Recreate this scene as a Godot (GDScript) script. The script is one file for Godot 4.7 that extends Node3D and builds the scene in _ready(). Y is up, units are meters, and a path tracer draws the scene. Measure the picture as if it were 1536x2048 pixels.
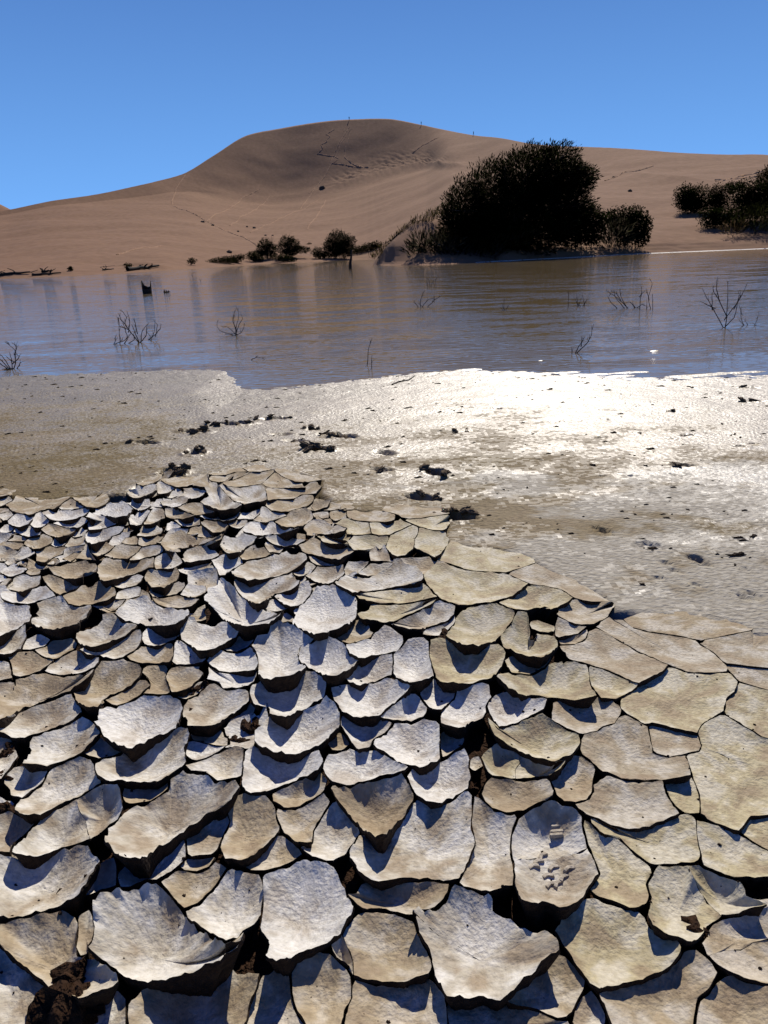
extends Node3D
# A drying lake at the foot of a sand dune: curled plates of mud in front, wet mud, shallow brown water,
# a bank with a large dark tree, and the dune. Metres; the photographer stands at the origin and looks along -z.

const WATER := -0.05
const EYE := 1.5

const PLATES := [
["b",21,[592,21,-1142,564,36,-1087,564,36,-1073,737,21,-1077,781,32,-1166,724,15,-1193,711,14,-1201,694,16,-1215,678,14,-1213,658,12,-1204,634,11,-1183,605,16,-1161]],
["B",11,[86,17,-1173,84,18,-1156,86,19,-1111,95,17,-1100,298,19,-1090,312,19,-1091,330,19,-1106,325,19,-1128,304,19,-1130,272,11,-1156,189,5,-1192,160,6,-1195,93,16,-1188]],
["g",10,[335,11,-1133,338,16,-1110,366,13,-1104,400,8,-1129,405,8,-1148,399,10,-1178,390,14,-1197,369,9,-1186,356,6,-1173]],
["b",21,[599,23,-1255,586,18,-1247,522,9,-1218,506,9,-1211,436,19,-1195,402,32,-1176,400,34,-1157,407,37,-1099,424,36,-1083,554,16,-1091,567,14,-1105,595,12,-1159,603,14,-1169,629,24,-1182,642,30,-1193,658,33,-1211,656,31,-1233,639,29,-1270,611,29,-1267]],
["b",20,[-110,23,-1224,-109,20,-1199,-118,23,-1175,-124,28,-1139,-122,30,-1120,-108,27,-1109,77,31,-1098,82,29,-1114,81,23,-1191,65,20,-1221,52,19,-1235,-7,9,-1233,-61,12,-1231,-105,24,-1237]],
["b",40,[-563,56,-1154,-550,56,-1121,-537,51,-1109,-326,56,-1099,-322,40,-1179,-307,52,-1238,-362,30,-1260,-383,30,-1280,-400,29,-1284,-477,22,-1260,-551,45,-1216,-567,57,-1176]],
["g",16,[-697,18,-1201,-682,18,-1143,-576,27,-1129,-571,23,-1147,-597,12,-1226,-618,14,-1245,-635,13,-1244,-654,11,-1234,-693,17,-1215]],
["b",18,[-323,11,-1203,-327,25,-1126,-304,17,-1129,-193,31,-1115,-227,10,-1176,-234,8,-1191,-243,8,-1220,-251,20,-1262,-264,20,-1264,-281,24,-1276,-293,21,-1263,-306,21,-1260]],
["b",19,[326,17,-1276,301,10,-1259,287,9,-1253,228,24,-1199,201,33,-1167,269,14,-1160,305,19,-1135,324,18,-1138,338,16,-1152,371,17,-1195,380,22,-1213,363,20,-1257,352,21,-1273,340,21,-1281]],
["b",29,[-238,18,-1218,-229,16,-1192,-224,17,-1178,-184,44,-1106,-148,49,-1099,-134,49,-1106,-130,37,-1129,-127,19,-1173,-115,18,-1199,-114,18,-1215,-117,20,-1249,-125,21,-1266,-164,28,-1300,-187,31,-1304,-226,32,-1292,-242,26,-1259]],
["g",18,[-847,22,-1148,-746,32,-1136,-768,19,-1196,-768,14,-1253,-812,8,-1282,-835,9,-1303,-935,25,-1366,-950,25,-1368]],
["B",18,[779,3,-1303,746,1,-1288,709,7,-1283,657,32,-1253,669,31,-1230,710,26,-1200,743,25,-1190,786,33,-1175,850,29,-1299]],
["g",59,[41,67,-1385,35,61,-1351,39,55,-1324,62,39,-1276,66,55,-1207,76,65,-1175,90,73,-1150,120,61,-1156,169,48,-1167,192,60,-1149,312,70,-1236,330,83,-1244,332,82,-1262,327,76,-1287,314,63,-1305,298,51,-1311,232,31,-1374,211,32,-1391,214,42,-1411,206,47,-1423,130,60,-1441,105,48,-1412,81,47,-1389,43,60,-1368,28,69,-1363]],
["y",33,[374,31,-1232,387,37,-1198,401,41,-1180,501,24,-1209,541,28,-1222,566,34,-1232,580,38,-1240,593,43,-1249,602,46,-1263,600,42,-1282,580,31,-1304,561,23,-1337,557,26,-1364,547,25,-1379,522,22,-1390,456,27,-1423,436,27,-1419,388,27,-1390,371,28,-1375,360,29,-1352,345,33,-1331]],
["B",24,[-112,17,-1287,-120,22,-1311,-138,30,-1350,-140,30,-1345,-160,42,-1314,-156,40,-1299,-147,35,-1287,-118,24,-1271,-110,29,-1247]],
["B",24,[-120,22,-1311,-112,17,-1287,-110,29,-1247,-109,30,-1243,-59,24,-1231,-15,29,-1224,-1,34,-1220,52,52,-1221,59,48,-1242,58,40,-1264,35,23,-1347,26,26,-1379,2,24,-1397,-37,24,-1411,-87,28,-1410,-102,30,-1405,-129,29,-1369,-138,30,-1350]],
["b",44,[-908,70,-1338,-898,61,-1330,-859,31,-1312,-762,24,-1251,-745,29,-1246,-668,77,-1178,-624,77,-1194,-607,77,-1206,-600,77,-1218,-610,77,-1235,-648,64,-1268,-677,39,-1299,-702,23,-1319,-719,21,-1322,-736,20,-1330,-754,19,-1365,-762,27,-1408,-767,31,-1418,-774,36,-1426,-806,48,-1437,-858,53,-1415,-927,64,-1389]],
["B",18,[709,7,-1283,746,1,-1288,779,3,-1303,850,29,-1299,859,29,-1317,853,36,-1372,782,17,-1364,734,15,-1357,702,17,-1340,684,20,-1320,680,20,-1308,677,21,-1308,656,30,-1285,655,32,-1257,657,32,-1253]],
["g",78,[-711,106,-1402,-709,101,-1389,-695,82,-1356,-687,74,-1327,-686,74,-1314,-688,78,-1302,-669,62,-1291,-635,40,-1283,-596,44,-1249,-565,52,-1231,-530,67,-1214,-515,69,-1214,-382,135,-1199,-367,135,-1221,-348,135,-1237,-337,135,-1267,-339,135,-1254,-349,135,-1244,-361,135,-1241,-374,135,-1242,-455,47,-1354,-501,33,-1402,-519,36,-1428,-543,44,-1446,-580,68,-1475,-590,73,-1479,-618,77,-1473,-648,79,-1456,-660,84,-1451,-673,92,-1449,-684,97,-1442,-701,104,-1425]],
["Y",26,[722,9,-1412,713,21,-1447,705,44,-1464,711,30,-1507,668,27,-1510,642,30,-1511,627,27,-1498,618,25,-1484,607,26,-1474,596,26,-1457,593,23,-1424,559,46,-1352,555,60,-1311,581,58,-1285,629,49,-1274,649,39,-1289,667,29,-1307,692,18,-1340,734,18,-1365]],
["g",10,[-765,4,-1415,-750,13,-1361,-730,17,-1335,-716,17,-1338,-723,16,-1361,-724,7,-1385,-733,4,-1423,-746,13,-1451,-758,13,-1467,-777,13,-1449]],
["w",57,[-334,54,-1500,-326,33,-1430,-326,40,-1369,-301,43,-1330,-294,57,-1300,-291,93,-1244,-268,96,-1229,-250,94,-1230,-233,65,-1270,-177,52,-1304,-146,49,-1332,-115,50,-1385,-113,49,-1411,-130,38,-1450,-136,39,-1472,-148,39,-1491,-164,52,-1534,-232,55,-1555,-249,53,-1552,-283,48,-1536,-328,56,-1515]],
["Y",26,[705,44,-1464,713,21,-1447,722,9,-1412,734,18,-1365,736,18,-1367,772,32,-1359,795,45,-1358,827,65,-1349,803,46,-1393,807,47,-1409,807,48,-1433,773,34,-1466,745,31,-1495,738,33,-1505,711,30,-1507]],
["g",43,[-469,25,-1476,-483,31,-1448,-504,50,-1415,-499,49,-1402,-489,45,-1392,-430,41,-1351,-393,61,-1319,-366,67,-1315,-365,39,-1362,-336,36,-1393,-331,33,-1414,-334,31,-1474,-342,38,-1508,-351,42,-1526,-371,40,-1532,-399,45,-1545,-430,43,-1540]],
["b",24,[-104,43,-1420,-92,42,-1413,-80,33,-1416,-37,12,-1432,18,12,-1413,29,15,-1412,39,13,-1426,67,29,-1411,79,34,-1412,100,43,-1425,111,43,-1443,116,41,-1471,83,31,-1489,-54,19,-1504,-83,31,-1497,-95,37,-1483,-106,43,-1454,-125,43,-1453]],
["G",36,[428,12,-1572,385,3,-1570,349,7,-1574,289,26,-1555,289,25,-1540,273,55,-1442,275,83,-1379,295,88,-1357,337,69,-1376,357,82,-1349,372,82,-1349,415,59,-1390,431,50,-1412,444,41,-1437,486,36,-1490,483,28,-1577,483,29,-1580]],
["y",21,[495,28,-1661,493,21,-1609,501,10,-1520,488,10,-1497,455,26,-1449,471,27,-1429,530,33,-1388,542,34,-1384,569,33,-1391,582,27,-1411,591,21,-1432,598,12,-1473,605,12,-1486,623,16,-1504,624,16,-1525,598,13,-1572,573,20,-1616,532,23,-1628,512,28,-1669,503,28,-1680]],
["b",22,[-548,17,-1479,-518,32,-1442,-493,21,-1466,-466,15,-1515,-442,30,-1566,-474,24,-1594,-492,14,-1579,-505,11,-1575,-519,9,-1573,-565,19,-1573,-596,31,-1530]],
["g",59,[-1034,77,-1594,-1042,81,-1575,-1033,71,-1559,-952,75,-1393,-940,72,-1392,-890,39,-1436,-809,54,-1445,-794,61,-1447,-768,72,-1453,-760,65,-1573,-801,50,-1616,-814,53,-1638,-837,48,-1646,-953,36,-1618,-973,42,-1612,-1022,69,-1601]],
["y",23,[780,19,-1616,766,18,-1550,757,23,-1530,755,26,-1512,795,20,-1486,835,18,-1475,851,17,-1476,861,21,-1467,878,20,-1473,914,33,-1460,932,32,-1480,940,29,-1504,932,20,-1554,911,13,-1588,889,15,-1623,823,24,-1660,797,29,-1662]],
["g",12,[-784,11,-1609,-788,22,-1504,-764,21,-1508,-751,8,-1537,-714,17,-1538,-738,10,-1610,-751,17,-1634,-770,16,-1628,-779,13,-1618]],
["g",31,[201,29,-1693,204,13,-1631,179,15,-1566,144,54,-1463,152,54,-1452,163,54,-1445,211,54,-1429,240,53,-1444,268,50,-1452,276,38,-1480,285,19,-1533,286,15,-1587,295,18,-1639,305,28,-1667,319,40,-1689,317,42,-1701,290,39,-1704,263,40,-1715,232,42,-1771,219,42,-1776]],
["w",19,[-711,31,-1550,-694,33,-1517,-677,31,-1518,-668,23,-1529,-650,10,-1557,-618,11,-1557,-580,14,-1587,-563,20,-1604,-559,22,-1619,-563,23,-1639,-567,25,-1658,-580,25,-1686,-593,25,-1680,-669,8,-1623,-680,9,-1617,-705,19,-1607,-715,28,-1571]],
["b",6,[-567,11,-1598,-555,8,-1589,-523,4,-1587,-494,8,-1598,-485,9,-1627,-527,2,-1628,-555,7,-1628]],
["y",19,[520,28,-1670,531,31,-1636,539,32,-1623,580,19,-1625,601,15,-1578,628,19,-1528,736,20,-1527,749,21,-1533,760,21,-1545,778,19,-1616,795,27,-1667,792,27,-1683,781,26,-1691,767,22,-1695,706,9,-1679,641,8,-1658,584,19,-1655,531,27,-1685,521,27,-1688]],
["g",44,[-121,59,-1584,-125,64,-1566,-122,66,-1547,-107,64,-1518,-102,69,-1495,-77,65,-1476,-62,59,-1475,68,26,-1509,141,49,-1475,178,35,-1557,198,38,-1609,194,37,-1665,210,60,-1765,201,60,-1777,190,60,-1774,148,41,-1757,117,35,-1757,85,34,-1766,72,37,-1774,57,38,-1778,44,33,-1767,14,19,-1717,-37,20,-1657,-45,22,-1651,-88,40,-1649,-99,45,-1644]],
["b",17,[-370,11,-1622,-390,26,-1584,-402,30,-1577,-377,29,-1558,-346,17,-1564,-298,9,-1589,-274,16,-1596,-253,26,-1609,-281,16,-1657,-311,18,-1683,-324,18,-1684]],
["Y",7,[919,6,-1605,952,9,-1557,958,12,-1531,969,12,-1530,1052,10,-1691,957,5,-1689,903,8,-1636]],
["G",36,[349,7,-1574,385,3,-1570,428,12,-1572,483,29,-1580,484,41,-1634,490,54,-1669,482,59,-1686,473,62,-1697,448,61,-1708,438,65,-1718,422,65,-1722,398,59,-1717,338,47,-1692,326,44,-1683,317,40,-1668,298,32,-1631,290,27,-1593,289,26,-1555]],
["g",29,[-224,16,-1705,-227,14,-1689,-227,14,-1657,-235,20,-1642,-255,36,-1621,-236,37,-1596,-222,36,-1587,-194,40,-1569,-166,44,-1559,-136,24,-1607,-104,23,-1678,-109,22,-1697,-129,22,-1727,-169,39,-1783,-179,39,-1780,-187,37,-1771]],
["b",36,[-462,16,-1731,-472,26,-1660,-469,33,-1635,-440,59,-1568,-424,55,-1572,-395,63,-1549,-370,48,-1585,-323,25,-1690,-323,24,-1713,-338,22,-1753,-346,31,-1790,-360,35,-1808,-373,39,-1818,-433,45,-1828,-457,45,-1819,-467,36,-1798,-466,31,-1785,-472,29,-1772,-461,18,-1748]],
["g",14,[-554,19,-1631,-542,21,-1621,-492,20,-1625,-485,17,-1635,-482,13,-1652,-480,6,-1707,-467,13,-1754,-476,16,-1773,-489,18,-1790,-505,18,-1789,-571,10,-1729,-577,11,-1706]],
["G",36,[-865,4,-1756,-881,13,-1787,-896,38,-1796,-921,38,-1845,-951,29,-1827,-981,33,-1800,-996,37,-1776,-997,36,-1757,-1000,46,-1695,-995,80,-1619,-984,90,-1587,-970,90,-1580,-944,85,-1577,-928,69,-1596,-829,32,-1689]],
["b",28,[-335,30,-1759,-324,22,-1732,-308,21,-1695,-280,34,-1652,-265,45,-1631,-251,48,-1622,-238,48,-1622,-226,48,-1627,-230,14,-1701,-226,13,-1719,-189,36,-1790,-207,38,-1823,-218,36,-1817,-240,24,-1805,-287,16,-1786,-317,24,-1778,-332,31,-1776]],
["g",28,[-1099,26,-1677,-1072,37,-1654,-1033,49,-1636,-1020,49,-1636,-1038,28,-1680,-1031,15,-1740,-1007,31,-1779,-1060,19,-1797,-1097,30,-1813,-1114,32,-1811,-1133,30,-1787,-1142,33,-1778]],
["g",63,[-754,45,-1793,-761,46,-1777,-764,49,-1736,-772,64,-1685,-764,79,-1634,-722,93,-1573,-689,108,-1533,-674,108,-1526,-639,101,-1530,-632,61,-1597,-506,45,-1767,-479,62,-1766,-459,76,-1773,-442,92,-1805,-458,88,-1839,-483,74,-1848,-519,59,-1862,-564,63,-1902,-597,61,-1910,-628,64,-1918,-659,55,-1903,-662,36,-1867,-679,31,-1848,-709,29,-1820,-743,40,-1802]],
["b",60,[-181,80,-1794,-169,65,-1775,-122,32,-1722,-92,59,-1649,-80,78,-1616,-53,101,-1578,-40,102,-1575,-29,94,-1593,10,38,-1705,43,49,-1763,45,54,-1784,29,63,-1839,17,67,-1856,-133,52,-1826,-147,58,-1818,-178,81,-1808]],
["p",26,[564,16,-1811,540,20,-1771,492,39,-1733,502,37,-1707,511,35,-1699,578,23,-1662,601,21,-1654,640,20,-1651,701,19,-1672,758,33,-1688,754,24,-1758,760,31,-1823,734,23,-1828,668,15,-1847,616,20,-1867,594,20,-1856,583,18,-1843,570,19,-1835]],
["Y",7,[775,5,-1833,770,4,-1787,774,6,-1748,786,11,-1716,797,11,-1711,824,11,-1711,844,4,-1755,858,4,-1799,861,5,-1819,861,9,-1861,782,7,-1855]],
["G",36,[-896,38,-1796,-881,13,-1787,-865,4,-1756,-829,32,-1689,-824,30,-1694,-811,34,-1697,-804,34,-1710,-772,48,-1748,-768,50,-1764,-767,52,-1784,-797,57,-1858,-811,61,-1876,-853,56,-1886,-921,38,-1845]],
["b",28,[242,33,-1801,244,34,-1777,261,35,-1739,289,30,-1728,341,20,-1736,356,17,-1745,395,18,-1771,418,30,-1769,437,41,-1772,442,42,-1790,441,40,-1809,440,40,-1828,433,37,-1845,375,17,-1864,280,25,-1874,262,27,-1856]],
["Y",10,[1061,2,-1918,1014,2,-1947,986,4,-1973,946,6,-1998,945,6,-1995,932,6,-1980,901,7,-1970,886,8,-1959,868,8,-1872,852,14,-1778,820,26,-1693,827,26,-1684,828,26,-1670,842,26,-1654,879,26,-1626,890,26,-1622,951,17,-1682,1052,15,-1692,1149,16,-1880]],
["b",20,[454,23,-1796,464,34,-1753,495,31,-1751,513,26,-1761,530,22,-1771,560,12,-1816,576,11,-1872,590,19,-1901,587,23,-1923,564,27,-1952,547,27,-1962,527,22,-1951,506,12,-1923,494,10,-1912,466,12,-1891,454,13,-1869]],
["b",21,[-317,32,-1782,-284,20,-1795,-242,10,-1838,-211,22,-1861,-203,30,-1895,-225,29,-1934,-237,28,-1930,-355,31,-1842,-349,36,-1805]],
["w",44,[51,48,-1797,61,55,-1771,91,62,-1742,125,56,-1744,159,34,-1786,206,32,-1830,210,29,-1857,220,35,-1873,217,39,-1913,222,50,-1938,212,60,-1978,162,36,-1962,135,29,-1955,109,23,-1941,85,25,-1931,51,36,-1918,35,41,-1883]],
["b",15,[-763,12,-1849,-714,12,-1858,-675,22,-1893,-676,22,-1911,-687,19,-1931,-704,14,-1937,-716,10,-1933,-713,7,-1912,-727,6,-1927,-747,7,-1934,-805,20,-1924,-806,19,-1894,-799,17,-1873,-785,17,-1849]],
["g",39,[-1060,20,-1954,-1062,17,-1937,-1083,29,-1872,-1089,37,-1856,-1087,46,-1828,-1071,58,-1787,-1047,63,-1765,-1027,67,-1750,-992,55,-1766,-930,20,-1888,-872,47,-1907,-908,31,-1958,-929,38,-2006,-944,43,-2024,-964,44,-2032,-980,43,-2034,-1059,34,-2001]],
["Y",21,[380,6,-1963,362,0,-1942,352,15,-1884,365,14,-1883,437,40,-1857,448,45,-1856,482,52,-1872,495,52,-1889,505,52,-1909,477,49,-1906,465,40,-1911,435,20,-1947,382,15,-1999]],
["w",43,[-447,52,-1859,-429,59,-1828,-401,52,-1825,-376,45,-1832,-366,36,-1847,-283,27,-1910,-227,59,-1906,-214,66,-1929,-216,63,-1955,-229,55,-1984,-233,55,-2005,-293,26,-2016,-306,23,-2020,-344,20,-2028,-384,26,-2039,-428,42,-2049,-447,49,-2046,-460,47,-2020]],
["w",36,[-214,42,-1933,-207,40,-1909,-186,41,-1871,-146,31,-1865,-12,41,-1895,15,61,-1879,38,62,-1897,0,40,-1950,-63,26,-2033,-112,21,-2033,-139,27,-2040,-167,27,-2022,-202,37,-2000,-212,39,-1966]],
["Y",21,[362,0,-1942,380,6,-1963,382,15,-1999,377,15,-2004,337,28,-2032,320,32,-2034,273,33,-1986,261,36,-1963,268,34,-1909,273,34,-1891,283,33,-1880,325,17,-1885,352,15,-1884]],
["g",24,[-1170,27,-2028,-1182,29,-2022,-1191,24,-1981,-1184,19,-1958,-1161,12,-1937,-1140,22,-1900,-1118,33,-1878,-1087,41,-1863,-1082,20,-1923,-1069,19,-1948,-1074,18,-1993,-1076,22,-2012,-1156,23,-2028]],
["g",7,[226,6,-1954,231,10,-1938,239,12,-1929,266,5,-1960,259,9,-2000,245,8,-1999,234,6,-1992]],
["p",26,[655,17,-2089,603,22,-2068,587,23,-2042,571,25,-1994,570,26,-1967,594,21,-1934,603,23,-1902,619,23,-1880,667,23,-1850,727,24,-1837,789,29,-1835,845,42,-1831,870,31,-1934,829,18,-1942,797,12,-1968,789,12,-1978,811,23,-2094,802,24,-2109,758,32,-2154,742,30,-2151,715,21,-2123,680,19,-2111]],
["g",26,[-617,37,-1960,-584,15,-1981,-531,27,-1918,-472,36,-1917,-461,37,-1925,-464,24,-1965,-477,24,-2065,-494,27,-2082,-508,26,-2085,-567,17,-2056,-586,17,-2033,-635,44,-1977]],
["g",52,[-892,72,-1932,-875,73,-1905,-850,66,-1892,-840,59,-1896,-746,36,-1914,-702,49,-1900,-656,50,-1942,-648,51,-1952,-639,50,-1988,-664,38,-2066,-657,48,-2086,-653,59,-2113,-666,64,-2137,-689,62,-2148,-727,44,-2136,-844,33,-2076,-851,33,-2062,-874,42,-2026,-898,62,-1988,-902,70,-1965]],
["Y",10,[986,4,-1973,1014,2,-1947,1061,2,-1918,1149,16,-1880,1203,17,-1986,1145,14,-2033,1081,20,-2143,1066,20,-2146,1050,20,-2139,1001,16,-2111,986,15,-2100,963,11,-2067,953,7,-2011,946,6,-1998]],
["P",9,[794,11,-1987,801,11,-1975,835,10,-1958,933,9,-1983,949,9,-2004,958,10,-2059,950,9,-2069,841,10,-2127,823,9,-2113]],
["y",49,[307,67,-2055,316,62,-2018,373,30,-2002,423,37,-1944,462,56,-1903,509,54,-1921,546,55,-1949,567,55,-1985,573,54,-2008,573,52,-2027,551,37,-2074,525,33,-2113,489,44,-2160,460,38,-2155,394,31,-2120,345,45,-2092,329,54,-2084,305,71,-2115]],
["w",44,[-23,31,-2103,-57,44,-2062,-62,49,-2031,-52,43,-2019,6,31,-1970,48,49,-1918,72,60,-1899,97,64,-1897,133,51,-1942,138,37,-1983,148,43,-2129,117,43,-2156,100,41,-2160,58,32,-2153,5,38,-2151]],
["b",14,[146,9,-2053,147,24,-1985,160,24,-1991,216,8,-2065,223,11,-2084,222,13,-2105,216,16,-2123,183,17,-2137,153,13,-2122]],
["g",20,[-1336,28,-2210,-1345,28,-2198,-1233,36,-1972,-1194,36,-1961,-1190,36,-1980,-1208,11,-2099,-1234,9,-2139,-1250,11,-2152,-1253,16,-2167,-1266,23,-2181,-1303,28,-2194]],
["w",10,[-670,10,-2095,-659,8,-2070,-640,8,-2052,-621,9,-2043,-595,8,-2055,-560,13,-2080,-542,16,-2100,-571,9,-2109,-654,10,-2142,-666,12,-2137,-672,12,-2119]],
["b",9,[-208,7,-2126,-211,6,-2098,-196,10,-2065,-180,11,-2059,-165,11,-2060,-142,8,-2093,-161,7,-2141,-176,10,-2153,-195,9,-2147]],
["b",14,[-993,16,-2114,-990,17,-2092,-976,12,-2088,-941,9,-2076,-927,9,-2079,-892,20,-2071,-858,25,-2089,-952,11,-2165,-963,18,-2176,-982,17,-2161]],
["w",59,[-433,75,-2036,-419,72,-2024,-384,63,-2008,-332,63,-1983,-287,62,-1983,-235,45,-2037,-216,42,-2064,-204,38,-2106,-184,49,-2124,-175,54,-2144,-175,60,-2185,-179,62,-2206,-202,68,-2255,-216,68,-2265,-223,73,-2277,-244,58,-2265,-269,46,-2255,-343,30,-2225,-368,33,-2214,-410,48,-2204,-420,49,-2184,-425,47,-2151,-442,62,-2106]],
["g",41,[-1179,36,-2139,-1174,33,-2121,-1160,27,-2104,-1140,60,-1998,-1128,59,-1993,-1069,47,-2000,-1039,37,-2025,-997,32,-2068,-964,39,-2169,-980,37,-2197,-1013,38,-2236,-1051,42,-2257,-1113,28,-2223,-1178,36,-2161]],
["w",24,[-172,24,-2179,-125,31,-2049,-111,42,-2020,-82,42,-2021,-74,30,-2052,-66,12,-2112,-27,20,-2130,-11,27,-2155,-7,31,-2170,-45,21,-2202,-125,19,-2214,-153,27,-2220,-169,32,-2218]],
["b",11,[-667,13,-2170,-655,10,-2150,-570,14,-2109,-534,19,-2099,-542,14,-2142,-558,8,-2162,-566,6,-2189,-586,7,-2215,-607,8,-2222,-624,8,-2218,-655,13,-2215,-674,16,-2203]],
["Y",10,[1205,11,-2327,1186,8,-2298,1134,6,-2251,1100,8,-2184,1096,9,-2162,1149,15,-2033,1207,18,-1995,1338,12,-2253,1219,13,-2342]],
["p",21,[566,22,-2099,587,25,-2075,612,22,-2078,651,17,-2093,679,11,-2126,718,17,-2134,749,23,-2173,756,25,-2195,756,25,-2218,738,23,-2257,701,18,-2281,639,11,-2274,576,16,-2276,548,19,-2260,519,25,-2156]],
["w",63,[-969,51,-2186,-930,48,-2125,-877,56,-2080,-817,89,-2012,-736,59,-2114,-709,61,-2146,-712,49,-2225,-718,50,-2281,-734,52,-2317,-775,51,-2349,-806,50,-2360,-871,51,-2362,-920,44,-2322,-951,49,-2300,-977,62,-2291,-992,68,-2267,-986,61,-2231,-981,57,-2219,-988,63,-2204]],
["w",34,[323,25,-2246,322,26,-2219,327,35,-2159,335,58,-2087,394,30,-2135,490,32,-2197,502,39,-2201,518,48,-2238,444,23,-2295,429,19,-2294,432,14,-2277,434,22,-2298,425,27,-2314,409,30,-2321,383,30,-2320,342,26,-2291]],
["w",37,[216,18,-2304,165,24,-2227,157,36,-2181,153,64,-2107,166,64,-2092,206,64,-2074,219,63,-2076,249,29,-2148,277,19,-2178,293,23,-2176,308,19,-2207,316,19,-2241,315,20,-2254,321,24,-2267,340,38,-2285,337,40,-2301,338,50,-2347,318,50,-2352,241,39,-2350,229,36,-2343]],
["w",25,[0,31,-2181,60,22,-2185,101,22,-2207,111,21,-2231,116,22,-2256,94,27,-2316,81,32,-2331,61,32,-2336,-43,43,-2187]],
["Y",18,[768,26,-2167,808,25,-2111,820,24,-2111,835,21,-2120,898,20,-2085,955,22,-2056,989,13,-2109,1054,10,-2158,1093,12,-2178,1130,13,-2248,1174,20,-2281,1205,26,-2330,1201,27,-2390,1140,19,-2400,1070,14,-2420,1025,16,-2460,1014,16,-2464,984,12,-2436,885,10,-2373,839,11,-2320,786,19,-2273,768,22,-2236,759,25,-2201]],
["g",39,[-1342,62,-2214,-1333,62,-2194,-1322,58,-2188,-1271,41,-2177,-1239,39,-2167,-1211,36,-2167,-1151,21,-2230,-1098,35,-2245,-1068,49,-2258,-1063,50,-2283,-1097,37,-2344,-1117,34,-2367,-1146,42,-2411,-1166,39,-2412,-1302,28,-2326,-1328,44,-2252]],
["g",11,[-541,5,-2298,-551,6,-2288,-587,20,-2212,-532,7,-2262,-483,11,-2271,-479,11,-2293,-478,14,-2316,-501,15,-2349,-534,5,-2314]],
["g",42,[-721,32,-2316,-715,33,-2267,-684,39,-2213,-671,61,-2159,-603,58,-2152,-584,50,-2171,-535,25,-2286,-499,41,-2323,-502,42,-2349,-510,43,-2379,-531,39,-2397,-593,28,-2411,-606,30,-2417,-624,40,-2436,-640,44,-2442,-656,44,-2439,-688,29,-2388,-716,33,-2356]],
["w",51,[-201,48,-2305,-182,43,-2258,-165,53,-2208,-118,58,-2171,-66,60,-2160,-53,59,-2165,23,36,-2300,52,56,-2311,73,72,-2337,61,64,-2347,47,57,-2366,-1,48,-2419,-39,37,-2420,-65,30,-2411,-79,29,-2411,-105,26,-2402,-119,28,-2400,-148,36,-2401,-180,45,-2387,-209,56,-2359]],
["w",23,[124,35,-2237,149,39,-2219,163,39,-2220,215,15,-2322,224,19,-2370,215,20,-2389,175,18,-2412,152,28,-2433,118,25,-2419,106,21,-2402,101,14,-2357,105,12,-2333]],
["w",58,[-496,59,-2365,-493,58,-2336,-475,54,-2287,-460,54,-2265,-438,27,-2326,-419,37,-2267,-403,73,-2185,-386,80,-2166,-347,87,-2148,-299,46,-2245,-248,46,-2298,-234,49,-2326,-232,53,-2401,-244,54,-2433,-298,54,-2482,-319,52,-2485,-369,37,-2465,-443,42,-2437,-470,53,-2429,-489,58,-2403]],
["y",23,[721,29,-2457,709,13,-2388,708,12,-2367,707,37,-2253,756,32,-2249,831,19,-2311,861,27,-2341,826,15,-2401,780,21,-2448,728,31,-2469]],
["y",43,[383,68,-2345,402,63,-2295,424,52,-2291,429,55,-2269,443,49,-2271,534,21,-2296,564,22,-2278,627,45,-2229,683,65,-2221,689,38,-2319,708,48,-2431,705,49,-2447,663,42,-2485,648,40,-2493,633,33,-2483,630,37,-2497,616,32,-2490,605,35,-2501,591,32,-2497,567,23,-2477,510,18,-2441,496,20,-2435,457,31,-2424,432,41,-2416,408,54,-2413,389,63,-2396,370,74,-2354]],
["P",6,[1223,7,-2428,1230,6,-2364,1276,4,-2324,1345,10,-2264,1427,9,-2422,1233,8,-2473]],
["b",19,[-981,33,-2349,-964,33,-2344,-941,16,-2385,-913,10,-2442,-909,12,-2459,-886,27,-2477,-913,26,-2514,-932,26,-2513,-971,10,-2477,-1014,33,-2377]],
["b",46,[-1394,31,-2516,-1394,28,-2501,-1388,23,-2486,-1419,35,-2475,-1423,36,-2455,-1450,52,-2438,-1332,80,-2201,-1322,80,-2202,-1302,79,-2210,-1295,22,-2367,-1159,44,-2433,-1101,73,-2479,-1107,65,-2542,-1142,58,-2519,-1178,45,-2534,-1244,31,-2554,-1322,39,-2583,-1375,35,-2551,-1400,39,-2535]],
["g",11,[-747,19,-2389,-735,16,-2392,-708,6,-2429,-684,15,-2488,-700,15,-2507,-714,15,-2500,-738,5,-2470,-754,5,-2445,-759,7,-2438,-789,19,-2416]],
["b",44,[-1130,25,-2545,-1151,29,-2471,-1150,33,-2443,-1108,51,-2355,-1041,77,-2271,-997,77,-2265,-993,76,-2280,-1027,33,-2386,-972,22,-2474,-940,33,-2514,-938,36,-2531,-939,43,-2569,-957,44,-2596,-1028,50,-2636,-1052,47,-2633,-1091,50,-2633,-1109,50,-2627]],
["w",35,[-113,25,-2587,-138,19,-2547,-167,32,-2487,-169,43,-2445,-148,54,-2393,-110,55,-2370,-60,22,-2441,0,28,-2478,8,34,-2554,7,46,-2593,-2,45,-2599,-60,30,-2602]],
["b",20,[-928,19,-2569,-920,13,-2554,-912,10,-2551,-894,9,-2515,-891,9,-2489,-890,34,-2406,-888,33,-2414,-839,34,-2402,-802,34,-2401,-793,34,-2408,-854,9,-2565,-852,20,-2599,-868,26,-2620,-935,26,-2621,-943,26,-2601,-940,24,-2573]],
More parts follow.
